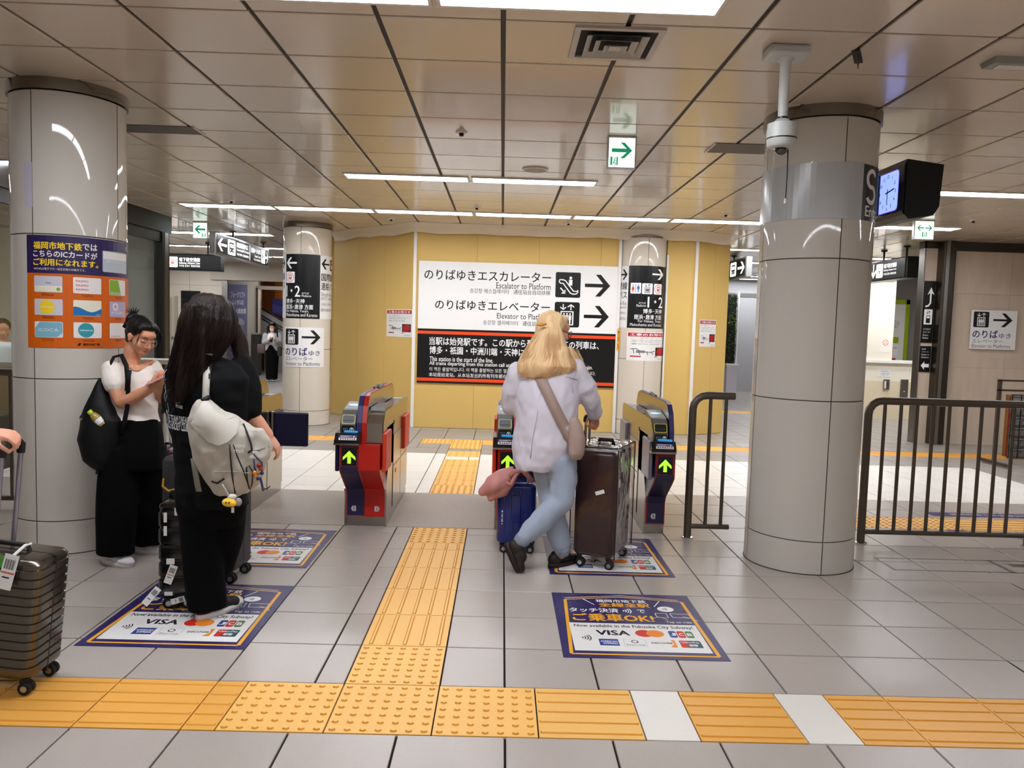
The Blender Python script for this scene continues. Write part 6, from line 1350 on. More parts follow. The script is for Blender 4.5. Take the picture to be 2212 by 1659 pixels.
SBV = BVHTree.FromPolygons([x.co[:] for x in tC.data.vertices], [tuple(q.vertices) for q in tC.data.polygons])
for nm, pts in (('yoke_seam', [(1120, 818), (1150, 814), (1190, 812), (1225, 814), (1246, 820)]), ('sleeve_seam', [(1246, 800), (1240, 815), (1236, 832), (1238, 850)]), ('back_pleat', [(1172, 815), (1168, 850), (1160, 900), (1150, 950), (1146, 990)])): MB().tube([on_shirt(*q) for q in pts], .0022, seam, 5).build(nm, wC, 1)
# beige crossbody bag
BGE = M('bag_beige', 'a68f84', .5); o = empty('crossbody_bag', A(1244, 960, -.15), 0, 'beige crossbody bag of the blond traveller', 'bag'); rel = lambda p_: p_-o.location
bb = MB(); rings(bb, [(rel(A(1243, 993, -.13)), .035, .03), (rel(A(1244, 980, -.14)), .05, .04), (rel(A(1246, 945, -.14)), .052, .042), (rel(A(1244, 920, -.13)), .045, .036), (rel(A(1240, 900, -.12)), .025, .025)], BGE, 18); blob(bb, 'body', .007, 5, [(.006, (9, 9, 9), 0)], o, BGE)
sp = [(1158, 790, -.14), (1163, 806, -.165), (1176, 835, -.178), (1194, 872, -.185), (1212, 908, -.188), (1228, 938, -.18), (1240, 958, -.17)]
bvh = BVHTree.FromPolygons([x.co[:] for x in tC.data.vertices], [tuple(q.vertices) for q in tC.data.polygons])
vs = []
for i, (x, y, dy) in enumerate(sp):
    for k in (-1, 1):
        xx, yy = x+k*10.5, y-k*5.5; d_ = FW+RT*((xx-1106)/FPX)-UP*((yy-829.5)/FPX); d_.normalize(); hit = bvh.ray_cast(EYEP, d_)[0]
        P = (hit-d_*.008) if hit else A(xx, yy, dy); vs.append(rel(P)); vs.append(rel(P-d_*.004))
MB().add(vs, [f_ for i in range(len(sp)-1) for f_ in ((4*i+1, 4*i+3, 4*i+7, 4*i+5), (4*i, 4*i+4, 4*i+6, 4*i+2), (4*i, 4*i+1, 4*i+5, 4*i+4), (4*i+2, 4*i+6, 4*i+7, 4*i+3))], BGE).build('strap', o, 1)
# ---------------------------------------------------------------- far woman with a mask
YF = 19.4
A = lambda x, y, dy=0: at(x, y, YF+dy)
Hd = Head(A(588, 706), (.05, -.95, -.3), (0, -.25, .95), .95)
b = MB(); Hd.skull(b, SKIN); limb(b, [A(588, 713), A(588, 722)], [.05, .055], SKIN); rings(b, [(A(588, 720), .09, .07), (A(588, 730), .16, .10), (A(588, 745), .14, .10), (A(588, 765), .14, .10)], SKIN)
for q in (-1, 1):
    limb(b, [A(588+q*15, 724), A(588+q*17, 738, -.02)], [.045, .04], SKIN); limb(b, [A(588+q*17, 738, -.02), A(588+q*5, 734.5, -.28)], [.04, .028], SKIN); hand(b, A(588+q*5, 734.5, -.28), (-q*.5, -.5, .2), (0, 0, 1), SKIN, .6, .95, q); limb(b, [A(588+q*4, 765), A(586+q*4, 815)], [.08, .045], SKIN)
wF = blob(b, 'person', .009, 3, None, None, SKIN); tag(wF, 'distant woman with face mask and two bags in the far passage', 'person')
SHG = M('shirt_grey', 'a8a6a6', .7); t = MB(); rings(t, [(A(588, 719), .10, .08), (A(588, 724), .19, .11), (A(588, 740), .18, .13), (A(588, 758), .17, .13)], SHG)
for q in (-1, 1): limb(t, [A(588+q*15, 724), A(588+q*18, 740, -.02)], [.065, .06], SHG); limb(t, [A(588+q*18, 740, -.02), A(588+q*9, 737, -.2)], [.06, .05], SHG)
blob(t, 'cardigan', .012, 4, None, wF, SHG); MB().ball(A(586, 731, -.10), (.10, .06, .13), SW, 14, 10).build('blouse', wF, 1)
p = MB(); rings(p, [(A(588, 743), .15, .13), (A(588, 765), .17, .14), (A(587, 790), .16, .13), (A(587, 819), .14, .11)], PANTK); blob(p, 'trousers', .014, 4, None, wF, PANTK)
shoe(wF, A(580, 823, .12)*1, A(580, 823, -.12), SNKK, SOLE); shoe(wF, A(592, 823, .12), A(592, 823, -.12), SNKK, SOLE)
h = MB(); h.ball((0, -.02, .045), (.09, .095, .085), HBLK, 16, 10, Hd.X()); h.ball((0, .045, .08), (.07, .05, .04), HBLK, 12, 8, Hd.X()); rings(h, [(A(588, 698, .04), .08, .06), (A(589, 710, .05), .105, .06), (A(591, 722, .04), .11, .05)], HBLK); limb(h, [A(597, 706, -.03), A(600, 727, -.08)], [.035, .02], HBLK); limb(h, [A(579, 706, -.03), A(577, 722, -.06)], [.03, .015], HBLK); blob(h, 'hair', .009, 3, [(.008, (20, 20, 4), 0)], wF, HBLK)
MB().ball((0, .062, -.055), (.05, .04, .042), M('mask_white', 'e6e6ea', .6), 14, 8, Hd.X()).build('face_mask', wF, 1)
o = MB().rbox(-.035, .035, -.005, .005, -.06, .06, GBK, .004).build('phone', None, 0, A(586, 734, -.36)); tag(o, 'dark phone held by the distant woman', 'phone')
for x, y, lab, w_ in ((565, 752, 'patterned shoulder bag on the distant woman, left side', .17), (602, 758, 'dark tote bag on the distant woman, right side', .13)):
    c = A(x, y, -.02); o = MB().rbox(-w_*.6, w_*.6, -.05, .05, -.13, .10, M('far_bag_%d' % x, '5a4640' if x < 580 else '3a3028', .6, speck=.4, sscale=25), .03, 2).build('tote_bag', None, 1, c); tag(o, lab, 'bag'); MB().tube([(-.06, 0, .09), (-.03, 0, .25), (.05, .02, .3), (.08, .02, .1)], .008, BAGK, 6).build('handle', o, 1)
# ---------------------------------------------------------------- clerk behind the booth glass
YG = 9.0; A = lambda x, y, dy=0: at(x, y, YG+dy)
Hd = Head(A(6, 712), (.6, -.8, -.1), (0, 0, 1), 1); b = MB(); Hd.skull(b, SKIN); limb(b, [A(5, 725), A(4, 742)], [.05, .06], SKIN); rings(b, [(A(4, 738), .1, .08), (A(2, 750), .17, .1), (A(0, 800), .16, .1), (A(0, 850), .17, .12), (A(0, 900), .17, .14)], SKIN)
for q, x in ((-1, -25), (1, 25)): limb(b, [A(2+x, 752), A(2+x*1.2, 790), A(6+x*.6, 800, -.22)], [.05, .042, .03], SKIN); hand(b, A(6+x*.6, 800, -.22), (0, -1, -.1), (0, 0, -1), SKIN, .4, 1, q); limb(b, [A(x*.6, 895), A(x*.6, 960), A(x*.6, 1012)], [.08, .06, .045], SKIN)
wG = blob(b, 'person', .010, 3, None, None, SKIN); tag(wG, 'clerk in a white shirt behind the booth glass at the left edge', 'person'); t = MB(); SHW = M('shirt_white', 'eceff2', .6); rings(t, [(A(4, 738), .10, .09), (A(3, 748), .2, .12), (A(0, 800), .19, .13), (A(0, 852), .19, .14)], SHW)
for q, x in ((-1, -25), (1, 25)): limb(t, [A(2+x, 752), A(2+x*1.1, 775)], [.068, .065], SHW)
blob(t, 'shirt', .014, 4, None, wG, SHW); p = MB(); rings(p, [(A(0, 848), .18, .14), (A(0, 900), .18, .14)], PANTK)
for x in (-15, 15): limb(p, [A(x, 890), A(x, 1005)], [.1, .07], PANTK)
blob(p, 'trousers', .016, 3, None, wG, PANTK); h = MB(); h.ball((0, -.026, .04), (.086, .094, .09), HBLK, 16, 10, Hd.X()); blob(h, 'hair', .009, 3, None, wG, HBLK)
# ---------------------------------------------------------------- traveller at the left edge, only the hand is in view
YE = 3.02; A = lambda x, y, dy=0: at(x, y, YE+dy)
b = MB(); w1 = A(-26, 934, -.02); e1 = A(-120, 905, -.05); s1 = A(-165, 800, .0)
limb(b, [e1, w1], [.045, .031], SKIN2); hand(b, w1, A(40, 944, .0)-w1, (.1, .35, -.93), SKIN2, .95, .95, -1); limb(b, [s1, e1], [.055, .046], SKIN2)
cx = -270; limb(b, [A(cx, 745), A(cx, 790)], [.055, .06], SKIN2); Hd = Head(A(cx, 700), (1, .1, 0), (0, 0, 1), 1); Hd.skull(b, SKIN2)
rings(b, [(A(cx, 785), .08, .10), (A(cx, 830), .11, .18), (A(cx, 930), .11, .16), (A(cx, 1020), .11, .16), (A(cx, 1090), .12, .17)], SKIN2); limb(b, [A(cx+85, 800, .1), s1], [.06, .055], SKIN2); limb(b, [A(cx, 810, .17), A(cx, 930, .22), A(cx+10, 1060, .2)], [.055, .045, .03], SKIN2); hand(b, A(cx+10, 1060, .2), (0, 0, -1), (0, -1, 0), SKIN2, .4, 1, 1)
for q in (-.09, .09): limb(b, [A(cx, 1080, q), A(cx, 1300, q), A(cx, 1480, q)], [.09, .065, .045], SKIN2)
wE = blob(b, 'person', .006, 4, None, None, SKIN2); tag(wE, 'traveller at the left edge, only the hand on the suitcase handle shows', 'person'); Hd.face(wE, M('brow_dark', '2a1c16', .7), M('lip_rose', 'a8594c', .45), M('eye_line', '1a1010', .5))
t = MB(); rings(t, [(A(cx, 772), .09, .10), (A(cx, 800), .13, .21), (A(cx, 930), .14, .2), (A(cx, 1060), .14, .2)], TEEK); limb(t, [A(cx+70, 800, .06), A(-168, 815, .0), A(-150, 850, -.02)], [.08, .075, .07], TEEK); limb(t, [A(cx, 805, .17), A(cx, 870, .2)], [.075, .075], TEEK); blob(t, 'tee_shirt', .012, 5, [(.01, (6, 6, 9), 0)], wE, TEEK)
p = MB(); rings(p, [(A(cx, 1050), .14, .19), (A(cx, 1120), .15, .19)], PANTK)
for q in (-.09, .09): rings(p, [(A(cx, 1100, q), .11, .10), (A(cx, 1490, q), .08, .08)], PANTK); f0 = A(cx, 1500, q); f0.z = 0; shoe(wE, f0-V((.08, 0, 0)), f0+V((.17, 0, 0)), SNKK, SOLE)
blob(p, 'trousers', .014, 4, None, wE, PANTK); h = MB(); h.ball((0, -.026, .04), (.088, .096, .09), HBRN, 16, 10, Hd.X()); blob(h, 'hair', .009, 3, None, wE, HBRN)
# ================================================================ luggage
RUB = M('rubber_black', '121214', .6); ALU = M('rod_alu', 'b9b9bd', .25, .9); TAGP = M('tag_paper', 'e8e6e2', .5)
def shell_mesh(w, d, z0, z1, r=.035, rib=None, n=0, axis='h', depth=.006):
    """rounded case body with moulded ribs"""
    mb = MB(); sec = []
    def ring(z, k):
        pts = []
        a_, b_ = w/2-k, d/2-k; rr = max(r-k*.5, .004)
        for cx, cy, a0 in ((a_-rr, b_-rr, 0), (-a_+rr, b_-rr, 90), (-a_+rr, -b_+rr, 180), (a_-rr, -b_+rr, 270)):
            for j in range(6): t = radians(a0+j*18); pts.append((cx+rr*cos(t), cy+rr*sin(t), z))
        return pts
    zs = [(z0, r*.8), (z0+.006, r*.35), (z0+.02, r*.08)]
    if n and axis == 'h':
        h = (z1-z0-.06)/n
        for i in range(n):
            a = z0+.03+h*i; zs += [(a, 0), (a+h*.70, 0), (a+h*.80, depth), (a+h*.92, depth)]
    else: zs += [(z0+.03, 0), (z1-.03, 0)]
    zs += [(z1-.02, r*.08), (z1-.006, r*.35), (z1, r*.8)]
    R = [ring(z, k) for z, k in zs]; m = len(R[0]); vs = [p for q in R for p in q]; fs = []
    for i in range(len(R)-1):
        for j in range(m): fs.append((i*m+j, i*m+(j+1) % m, (i+1)*m+(j+1) % m, (i+1)*m+j))
    fs += [tuple(reversed(range(m))), tuple(range((len(R)-1)*m, len(R)*m))]
    return vs, fs
def suitcase(name, loc, rz, w, d, h, m, lab, ribs='h', n=10, grip=None, rods=None, tilt=None, wheel=.026, zw=.058, grp='travellers\' suitcases', rod_m=ALU, top=True):
    s = empty(name, loc, rz, lab, 'suitcase', grp)
    if tilt: s.rotation_euler = (0, tilt, rz)
    vs, fs = shell_mesh(w, d, zw, zw+h, min(.045, w*.16), n=n if ribs == 'h' else 0)
    MB().add(vs, fs, m).build('shell', s, 35)
    if ribs == 'v':
        for sy in (-1, 1):
            for k in range(n):
                x = -w/2+.05+(w-.10)*k/(n-1); MB().rbox(x-.008, x+.008, sy*d/2-.003, sy*d/2+.003, zw+.05, zw+h-.05, m, .0025, 1).build('rib', s)
    MB().rbox(-w/2-.001, w/2+.001, -.006, .006, zw-.001, zw+h+.001, RUB, .004, 1).build('zip_seam', s)
    for sx in (-1, 1):
        for sy in (-1, 1):
            x, y = sx*(w/2-.04), sy*(d/2-.04)
            f = MB().tube([(x, y, zw+.01), (x, y, zw-.01), (x+.01, y, wheel)], [.02, .018, .012], RUB, 8).build('castor', s, 40)
            for q in (-.013, .013):
                X = Matrix.Translation((x+.01, y+q, wheel)) @ Matrix.Rotation(pi/2, 4, 'X'); MB().lathe([(.0, -.009), (wheel*.8, -.009), (wheel, -.006), (wheel, .006), (wheel*.8, .009), (0, .009)], RUB, n=18, X=X).build('wheel', f, 40); MB().lathe([(0, -.0098), (wheel*.5, -.0095), (wheel*.5, .0095), (0, .0098)], ALU, n=12, X=X).build('hub', f, 40)
    if top: MB().tube([(-.07, .0, zw+h-.004), (-.06, 0, zw+h+.022), (.06, 0, zw+h+.022), (.07, 0, zw+h-.004)], .010, RUB, 8).build('carry_handle', s, 50)
    if rods:
        (x0, y0), (x1, y1), zt = rods
        for x, y in ((x0, y0), (x1, y1)): MB().tube([(x, y, zw+h-.05), (x, y, zt)], .0085, rod_m, 8).build('rod', s, 50)
        a, b = V((x0, y0, zt)), V((x1, y1, zt)); e = (b-a).normalized()*.012; MB().tube([a-e-V((0, 0, .01)), a-e+V((0, 0, .012)), a+V((0, 0, .022)), b+V((0, 0, .022)), b+e+V((0, 0, .012)), b+e-V((0, 0, .01))], .0145, RUB, 10).build('grip', s, 60)
    return s
def paper_tag(parent, X, w, h, stripe=None):
    t = MB().box(-w/2, w/2, -.0008, .0008, -h, 0, TAGP, X).build('paper_tag', parent)
    mb = MB()
    for k in range(12): mb.box(-w*.35+w*.06*k, -w*.35+w*.06*k+w*(.02 if k % 3 else .04), -.0015, -.0009, -h*.42, -h*.14, BLACK, X)
    if stripe: mb.box(-w*.45, w*.45, -.0015, -.0009, -h*.55, -h*.5, stripe, X)
    mb.box(-w*.3, w*.2, -.0015, -.0009, -h*.68, -h*.64, BLACK, X); mb.build('tag_print', t); return t
# dark ribbed cabin case at the left edge
BRO = M('case_bronze', '625d52', .2, .8)
lc = suitcase('suitcase', (-1.80, 3.12, 0), 0, .36, .25, .49, BRO, 'dark bronze ribbed cabin suitcase at the left edge', n=12, rods=((-.165, .0), (-.135, .06), .98), tilt=None)
lc.location = (-2.005, 3.12, .0); lc.rotation_euler = (0, radians(5.5), 0); lc.location.z = .018
for o in list(lc.children):
    if o.name.startswith(('rod', 'grip')): bpy.data.objects.remove(o)
for y in (-.06, .06): MB().tube([(-.035, y, .5), (-.035, y, .93)], .0095, M('rod_lilac', '9c98a8', .3, .7), 8).build('rod', lc, 50)
MB().tube([(-.035, -.06, .93), (-.035, -.06, .965), (-.045, -.05, .985), (-.095, 0, .99), (-.045, .05, .985), (-.035, .06, .965), (-.035, .06, .93)], .016, RUB, 10).build('grip', lc, 60)
paper_tag(lc, Matrix.Translation((.085, -.140, .575)) @ Matrix.Rotation(.12, 4, 'Y') @ Matrix.Rotation(-.12, 4, 'X'), .055, .135, M('tag_red', 'd86a4a', .5)); MB().box(.0, .055, -.142, -.138, .52, .565, M('tag_green', '4f9a3a', .4)).build('green_tag', lc); MB().tube([(.085, -.135, .57), (.06, -.02, .575), (.06, .02, .57)], .006, TAGP, 6).build('tag_loop', lc)
# charcoal case behind the traveller in black
CHR = M('case_charcoal', '38383a', .45, .1, speck=.05); cc = at(447, 1150, 4.52)
c1 = suitcase('suitcase', (cc.x, 4.53, 0), radians(-6), .44, .27, .66, CHR, 'large charcoal suitcase beyond the traveller in black', ribs='v', n=7, wheel=.03, zw=.065)
MB().tube([(-.19, -.142, .60), (-.185, -.16, .56), (-.15, -.165, .535), (-.12, -.142, .54)], .008, M('case_gold', 'c8963a', .35, .6), 8).build('gold_handle', c1, 60)
# small black case with stickers
BKC = M('case_black', '0d0d0f', .15, coat=.5); cc = at(396, 1180, 4.14)
c2 = suitcase('suitcase', (cc.x, 4.14, 0), radians(8), .17, .34, .50, BKC, 'small black suitcase with white stickers beside the traveller in black', n=5, wheel=.03, zw=.065, top=True)
for x, z, w_, h_ in ((-.045, .49, .016, .05), (-.045, .42, .016, .05), (-.02, .26, .04, .03), (-.03, .09, .04, .02), (.075, .40, .016, .045), (.075, .32, .012, .05)): MB().box(x-w_/2, x+w_/2, -.172, -.1705, z-h_/2, z+h_/2, TAGP).build('sticker', c2)
MB().rbox(.0, .06, -.175, -.165, .50, .54, TAGP, .003).build('sticker', c2)
paper_tag(c2, Matrix.Translation((.0, -.178, .24)) @ Matrix.Rotation(.35, 4, 'Y'), .04, .10, M('tag_red', 'd86a4a', .5)); paper_tag(c2, Matrix.Translation((-.07, -.20, .13)) @ Matrix.Rotation(.7, 4, 'Y') @ Matrix.Rotation(-.5, 4, 'X'), .035, .10); paper_tag(c2, Matrix.Translation((.055, -.19, .07)) @ Matrix.Rotation(1.3, 4, 'Y'), .03, .07)
# maroon case wrapped in clear plastic
MAR = M('case_maroon', '2b070a', .35, coat=.3); ROD2 = M('rod_steel', '8c8a88', .2, .9)
c3 = suitcase('suitcase', (.69, 5.045, 0), radians(-23), .27, .42, .68, MAR, 'tall maroon suitcase under a clear plastic cover', n=0, ribs='n', wheel=.028, zw=.075, rods=((-.125, -.03), (-.125, .06), .925), rod_m=ROD2, top=False)
PLA = clear('clear_plastic', (.96, .94, .94), .06, .08, 7, 1.45, .8); W2, D2_, = .290, .440
pl = MB(); vs = []; fs = []; NU, NV = 72, 40
def prm(t):
    per = 2*(W2+D2_); s = t*per
    for L_, f_ in ((W2, lambda q: (-W2/2+q, -D2_/2)), (D2_, lambda q: (W2/2, -D2_/2+q)), (W2, lambda q: (W2/2-q, D2_/2)), (D2_, lambda q: (-W2/2, D2_/2-q))):
        if s <= L_: return f_(s)
        s -= L_
    return (-W2/2, -D2_/2)
for j in range(NV+1):
    z = .075+(.70)*j/NV
    for i in range(NU):
        x, y = prm(i/NU); k = noise.noise(V((x*9, y*9, z*3)))*.009+noise.noise(V((x*30, y*30, z*9)))*.004; rr = hypot(x, y); vs.append((x*(1+k/rr), y*(1+k/rr), z))
base_ = len(vs)
for j in range(1, 7):
    f_ = 1-j/6.5; 
    for i in range(NU): x, y = prm(i/NU); vs.append((x*f_, y*f_, .775+.012*noise.noise(V((x*f_*26, y*f_*26, 3)))+.016*noise.noise(V((x*f_*11, y*f_*11, 7)))+.01))
tot = NV+1+6
for j in range(tot-1):
    for i in range(NU): fs.append((j*NU+i, j*NU+(i+1) % NU, (j+1)*NU+(i+1) % NU, (j+1)*NU+i))
fs.append(tuple(range((tot-1)*NU, tot*NU)))
pl.add(vs, fs, PLA).build('plastic_cover', c3, 1)
for sx, sy in ((-1, -1), (1, -1), (1, 1), (-1, 1)): MB().tube([(sx*.148, sy*.223, .08), (sx*.149, sy*.224, .4), (sx*.148, sy*.223, .775)], .004, RUB, 5).build('cover_piping', c3)
MB().tube([(-.148, -.223, .775), (.148, -.223, .785), (.148, .223, .775), (-.148, .223, .78), (-.148, -.223, .775)], .004, RUB, 5).build('cover_piping', c3)
MB().tube([(-.05, .0, .76), (-.04, .02, .80), (.04, .03, .80), (.05, .05, .76)], .014, RUB, 8).build('carry_handle', c3, 1)
MB().box(-.03, .03, -.2245, -.2235, -.012, .012, TAGP, Matrix.Translation((.04, 0, .50)) @ Matrix.Rotation(-.35, 4, 'Y')).build('barcode_sticker', c3); 
for x, z in ((.0, .0),): MB().box(.1455, .1465, -.12, -.06, .62, .74, M('case_label', 'b9aaa8', .5)).build('side_label', c3); MB().box(.1455, .1465, -.17, -.14, .53, .58, TAGP).build('side_label', c3)
MB().tube([(-.127, -.03, .87), (-.132, -.05, .845)], .002, RUB, 5).build('tag_cord', c3); MB().box(-.15, -.115, -.064, -.058, .76, .845, M('tag_crimson', '9a1c26', .45)).build('luggage_tag', c3); MB().box(-.14, -.125, -.066, -.064, .785, .81, TAGP).build('tag_text', c3)
# blue cabin case and the pink bag on it
BLU = M('case_blue', '12246e', .25, coat=.3); c4 = suitcase('suitcase', (.135, 5.28, 0), radians(-4), .26, .28, .42, BLU, 'dark blue cabin suitcase behind the blond traveller', ribs='v', n=4, wheel=.026, zw=.06, rods=((-.02, -.08), (.07, -.08), .93))
for k in range(6): MB().box(-.095+.0, -.088, -.142, -.1405, .20+.016*k, .206+.016*k+(.006 if k % 2 else 0), TAGP).build('brand_mark', c4)
MB().rbox(-.03, .03, -.147, -.139, .22, .40, BLU, .003, 1).build('raised_panel', c4)
PNK = M('bag_pink', 'c98882', .5, bump=.1, bscale=20); YP = 5.12; A = lambda x, y, dy=0: at(x, y, YP+dy)
pb = MB(); limb(pb, [A(1043, 1062, .0), A(1062, 1050, .0), A(1085, 1036, .0), A(1102, 1022, .0)], [.036, .066, .072, .045], PNK, 14); limb(pb, [A(1060, 1075, .0), A(1085, 1058, .0), A(1100, 1040, .0)], [.030, .050, .045], PNK, 12)
o = blob(pb, 'pink_bag', .007, 5, [(.012, (14, 14, 14), 1)], None, PNK); tag(o, 'pink soft bag hanging over the blue suitcase', 'bag')
MB().tube([A(1098, 1030, -.04), A(1112, 1018, -.06), A(1128, 1016, -.05), A(1142, 1030, -.02), A(1148, 1040, .0)], [(.008, .016)]*5, PNK, 8).build('handle', o, 1); MB().tube([A(1092, 1042, -.05), A(1104, 1046, -.06), A(1116, 1024, -.06), A(1126, 1014, -.03)], [(.008, .014)]*4, PNK, 8).build('handle', o, 1); MB().tube([A(1110, 1012, -.02), A(1130, 1008, .0), A(1150, 1016, .02)], .02, BAGK, 8).build('dark_flap', o, 1)
# maroon case glimpsed between the two women
MR2 = M('case_wine', '4a1220', .4); cc = at(350, 960, 5.40)
suitcase('suitcase', (cc.x, 5.40, 0), 0, .24, .30, .56, MR2, 'wine red suitcase glimpsed between the two women', n=6, wheel=.026, zw=.06, rods=((.02, .0), (.055, .0), .86), rod_m=M('rod_cream', 'd8cfc4', .3, .4))
# ---------------------------------------------------------------- pale backpack slung on one shoulder
KHA = M('pack_pale', 'b3ada0', .6, sheen=.2, bump=.12, bscale=60); KHD = M('pack_strap', 'bdb8ac', .65); YK = 3.74; A = lambda x, y, dy=0: at(x, y, YK+dy)
bp = empty('backpack', A(498, 1068), 0, 'pale khaki backpack hanging from the shoulder of the traveller in black', 'backpack'); rel = lambda p_: p_-bp.location
k = .00222
pk = MB(); rings(pk, [(rel(A(440, 862)), .03, .03), (rel(A(448, 880)), 30*k, .05), (rel(A(466, 905)), 58*k, .075), (rel(A(488, 935)), 84*k, .09), (rel(A(498, 962)), 88*k, .095), (rel(A(500, 990)), 80*k, .095), (rel(A(502, 1020)), 68*k, .09), (rel(A(502, 1045)), 54*k, .08), (rel(A(498, 1064)), 36*k, .06), (rel(A(496, 1072)), 18*k, .03)], KHA, 26)
rings(pk, [(rel(A(555, 925, -.02)), .03, .03), (rel(A(560, 950, -.02)), .05, .045), (rel(A(556, 985, -.04)), .06, .06), (rel(A(548, 1020, -.03)), .05, .05), (rel(A(535, 1045, -.02)), .02, .02)], KHA)
body = blob(pk, 'body', .007, 4, [(.018, (9, 9, 7), 2), (.010, (22, 22, 16), 6)], bp, KHA)
bv = BVHTree.FromPolygons([x.co[:] for x in body.data.vertices], [tuple(q.vertices) for q in body.data.polygons])
def onpack(x, y, off=.006):
    d_ = FW+RT*((x-1106)/FPX)-UP*((y-829.5)/FPX); d_.normalize(); hit = bv.ray_cast(rel(EYEP), d_)[0]
    
    if hit is None: hit = bv.find_nearest(rel(A(x, y, -.05)))[0]
    return hit-d_*off
# lid flap
out = [(411, 916), (424, 890), (438, 866), (452, 868), (476, 878), (500, 890), (514, 900), (517, 915), (510, 938), (494, 954), (472, 963), (450, 956), (430, 936)]
cen = (466, 912); vs = [onpack(*cen, .022)]
for f_ in (.5, 1.0):
    for x, y in out: vs.append(onpack(cen[0]+(x-cen[0])*f_, cen[1]+(y-cen[1])*f_, .02 if f_ < 1 else .012))
for x, y in out: vs.append(onpack(x, y, .004))
n = len(out); fs = [(0, 1+i, 1+(i+1) % n) for i in range(n)]+[(1+i, 1+n+i, 1+n+(i+1) % n, 1+(i+1) % n) for i in range(n)]+[(1+n+i, 1+2*n+i, 1+2*n+(i+1) % n, 1+n+(i+1) % n) for i in range(n)]
MB().add(vs, fs, KHD).build('lid', bp, 50)
def cord(pts, r, m, nm, off=.008, w=None): return MB().tube([onpack(x, y, off) for x, y in pts], r if not w else [(r, w)]*len(pts), m, 6).build(nm, bp, 1)
cord([(496, 960), (498, 990), (502, 1030), (508, 1066)], .0035, RUB, 'cord'); cord([(504, 960), (512, 985), (525, 1015), (536, 1046), (540, 1058), (545, 1045), (546, 1020), (538, 1006), (532, 1010), (534, 1035), (538, 1055)], .003, RUB, 'cord', .012)
cord([(526, 916), (534, 935), (542, 958), (544, 972), (536, 978)], .005, RUB, 'zip'); cord([(458, 1040), (470, 1044), (484, 1034)], .005, RUB, 'zip'); cord([(540, 975), (560, 972), (582, 964)], .002, M('seam_dark', '6b675e', .8), 'seam', .004); cord([(462, 1020), (500, 1018), (540, 1022)], .0025, KHD, 'seam', .004)
d = D2(); d.text('mini', 0, .012, .05, .030, SW); d.text('mil', .0, -.012, .045, .008, SW); q = onpack(505, 972, .01); d.emit('white_print', flat(q, (1, 0, 0), (0, .1, 1)), bp)
# shoulder strap follows the back
bvs = BVHTree.FromPolygons([x.co[:] for x in tB.data.vertices], [tuple(q.vertices) for q in tB.data.polygons])
def strap(pts, w, m, nm, off=.010):
    vs = []
    for x, y in pts:
        for s_ in (-1, 1):
            xx = x+s_*w; d_ = FW+RT*((xx-1106)/FPX)-UP*((y-829.5)/FPX); d_.normalize(); hit = bvs.ray_cast(EYEP, d_)[0]; P = (hit-d_*off) if hit else at(xx, y, 3.85)
            vs += [rel(P), rel(P-d_*.004)]
    n_ = len(pts); return MB().add(vs, [f_ for i in range(n_-1) for f_ in ((4*i+1, 4*i+5, 4*i+7, 4*i+3), (4*i, 4*i+2, 4*i+6, 4*i+4), (4*i, 4*i+4, 4*i+5, 4*i+1), (4*i+2, 4*i+3, 4*i+7, 4*i+6))], m).build(nm, bp, 1)
strap([(452, 764), (449, 775), (446, 805), (445, 835), (444, 862)], 7.5, KHD, 'shoulder_strap'); strap([(457, 772), (456, 780), (453, 810), (452, 840), (450, 864)], 2.2, RUB, 'strap_edge', .008); MB().tube([rel(A(430, 868, .02)), rel(A(440, 864, -.02)), rel(A(452, 858, .0))], .012, RUB, 8).build('strap_buckle', bp, 1)
tl = MB(); vs = []
for x, y in ((418, 990), (422, 1020), (427, 1050), (430, 1062)): vs += [rel(at(x-6.5, y, 3.72)), rel(at(x+6.5, y, 3.72)), rel(at(x+6.5, y, 3.726)), rel(at(x-6.5, y, 3.726))]
tl.add(vs, [f_ for i in range(3) for f_ in [(4*i+j, 4*i+(j+1) % 4, 4*i+4+(j+1) % 4, 4*i+4+j) for j in range(4)]]+[(0, 3, 2, 1), (12, 13, 14, 15)], M('pack_tail', '77766a', .7)).build('strap_tail', bp, 1)
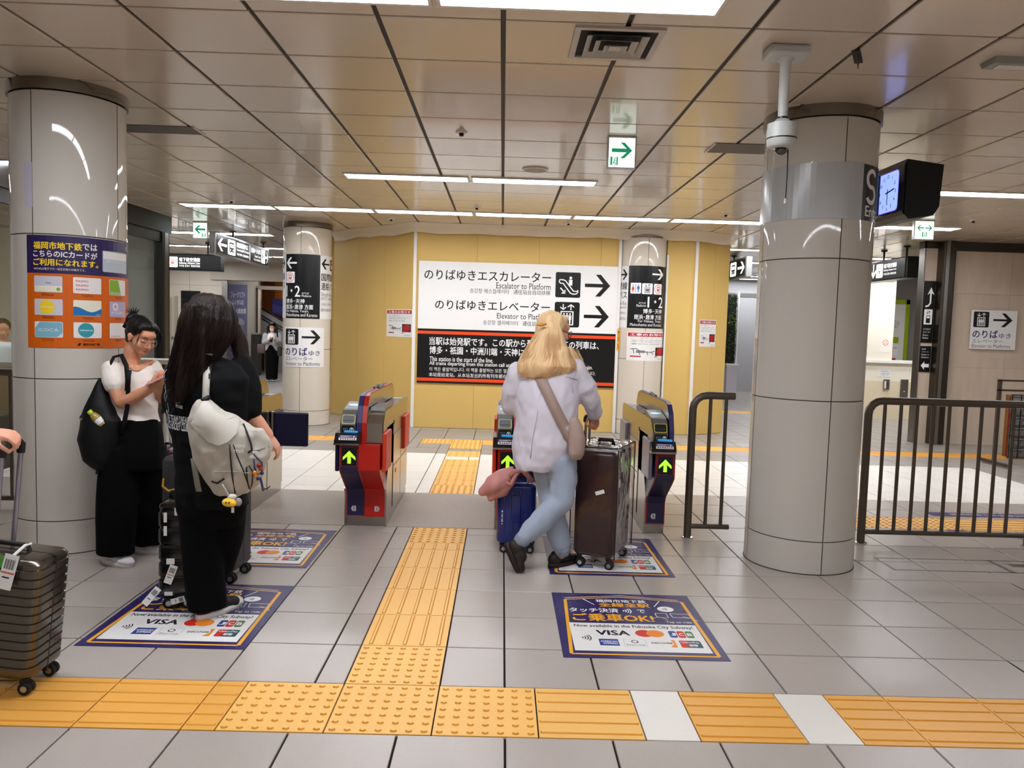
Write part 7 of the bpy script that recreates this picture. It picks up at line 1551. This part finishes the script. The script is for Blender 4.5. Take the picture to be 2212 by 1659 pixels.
# charms
ch = empty('plush_charm', A(495, 1085, -.10), 0, 'small yellow plush charm hanging from the backpack', 'charm'); YPL = M('plush_yellow', 'f0c020', .8, sheen=.4); WPL = M('plush_white', 'd8d4ce', .8); GPL = M('plush_grey', '9a968f', .8)
MB().ball((0, 0, 0), (.034, .026, .021), YPL).ball((.020, -.01, -.004), (.018, .015, .014), YPL, 10, 6).build('yellow_body', ch, 1); MB().ball((.01, .01, .024), (.022, .02, .014), WPL).build('white_top', ch, 1); MB().ball((.038, .012, .0), (.018, .016, .02), GPL).build('grey_side', ch, 1); MB().box(.01, .022, .0, .006, -.05, -.025, WPL).build('label', ch); MB().ball((-.006, -.026, .004), .004, RUB, 8, 6).build('eye', ch, 1); MB().ball((.008, -.026, .004), .004, RUB, 8, 6).build('eye', ch, 1)
pts = [V((0, 0, .03)).lerp(V(onpack(480, 1046, .01))+bp.location-ch.location, f_) for f_ in (0, .25, .5, .75, 1)]; MB().tube(pts, .004, M('chain_clear', 'cfd0d0', .2, .3), 6).build('chain', ch, 1)
c5 = empty('bead_charm', A(557, 1015, -.12), 0, 'red and blue charm cluster hanging from the backpack pocket', 'charm'); rl = lambda x, y, dy=-.12: at(x, y, YK+dy)-c5.location
MB().tube([rl(547, 980), rl(556, 990), rl(566, 1000), rl(566, 1020), rl(556, 1026), rl(550, 1010), rl(548, 992)], .004, M('cord_navy', '232a5a', .5), 6).build('cord_loop', c5, 1)
for x, y, r_, c_ in ((560, 1006, .013, '8a1a1a'), (563, 1012, .011, 'a0302a'), (551, 1022, .012, 'd0802a'), (553, 1028, .010, 'e0902a'), (557, 1034, .009, '2a3a7a'), (566, 1022, .009, '2a2a5a')): MB().ball(rl(x, y, -.125), r_, M('bead_'+c_, c_, .35), 10, 7).build('bead', c5, 1)
for j in range(7): MB().ball(rl(563+j*.9, 1034+j*4), .0065, M('bead_chain', '2b3566', .35), 8, 5).build('bead', c5, 1)
MB().tube([rl(566, 1056), rl(576, 1056), rl(584, 1050)], .0025, RUB, 5).build('cord_end', c5); MB().tube([rl(546, 975), rl(547, 983)], .005, CHROME, 8).build('clasp', c5, 1)
bpy.data.scenes.remove(WORK)
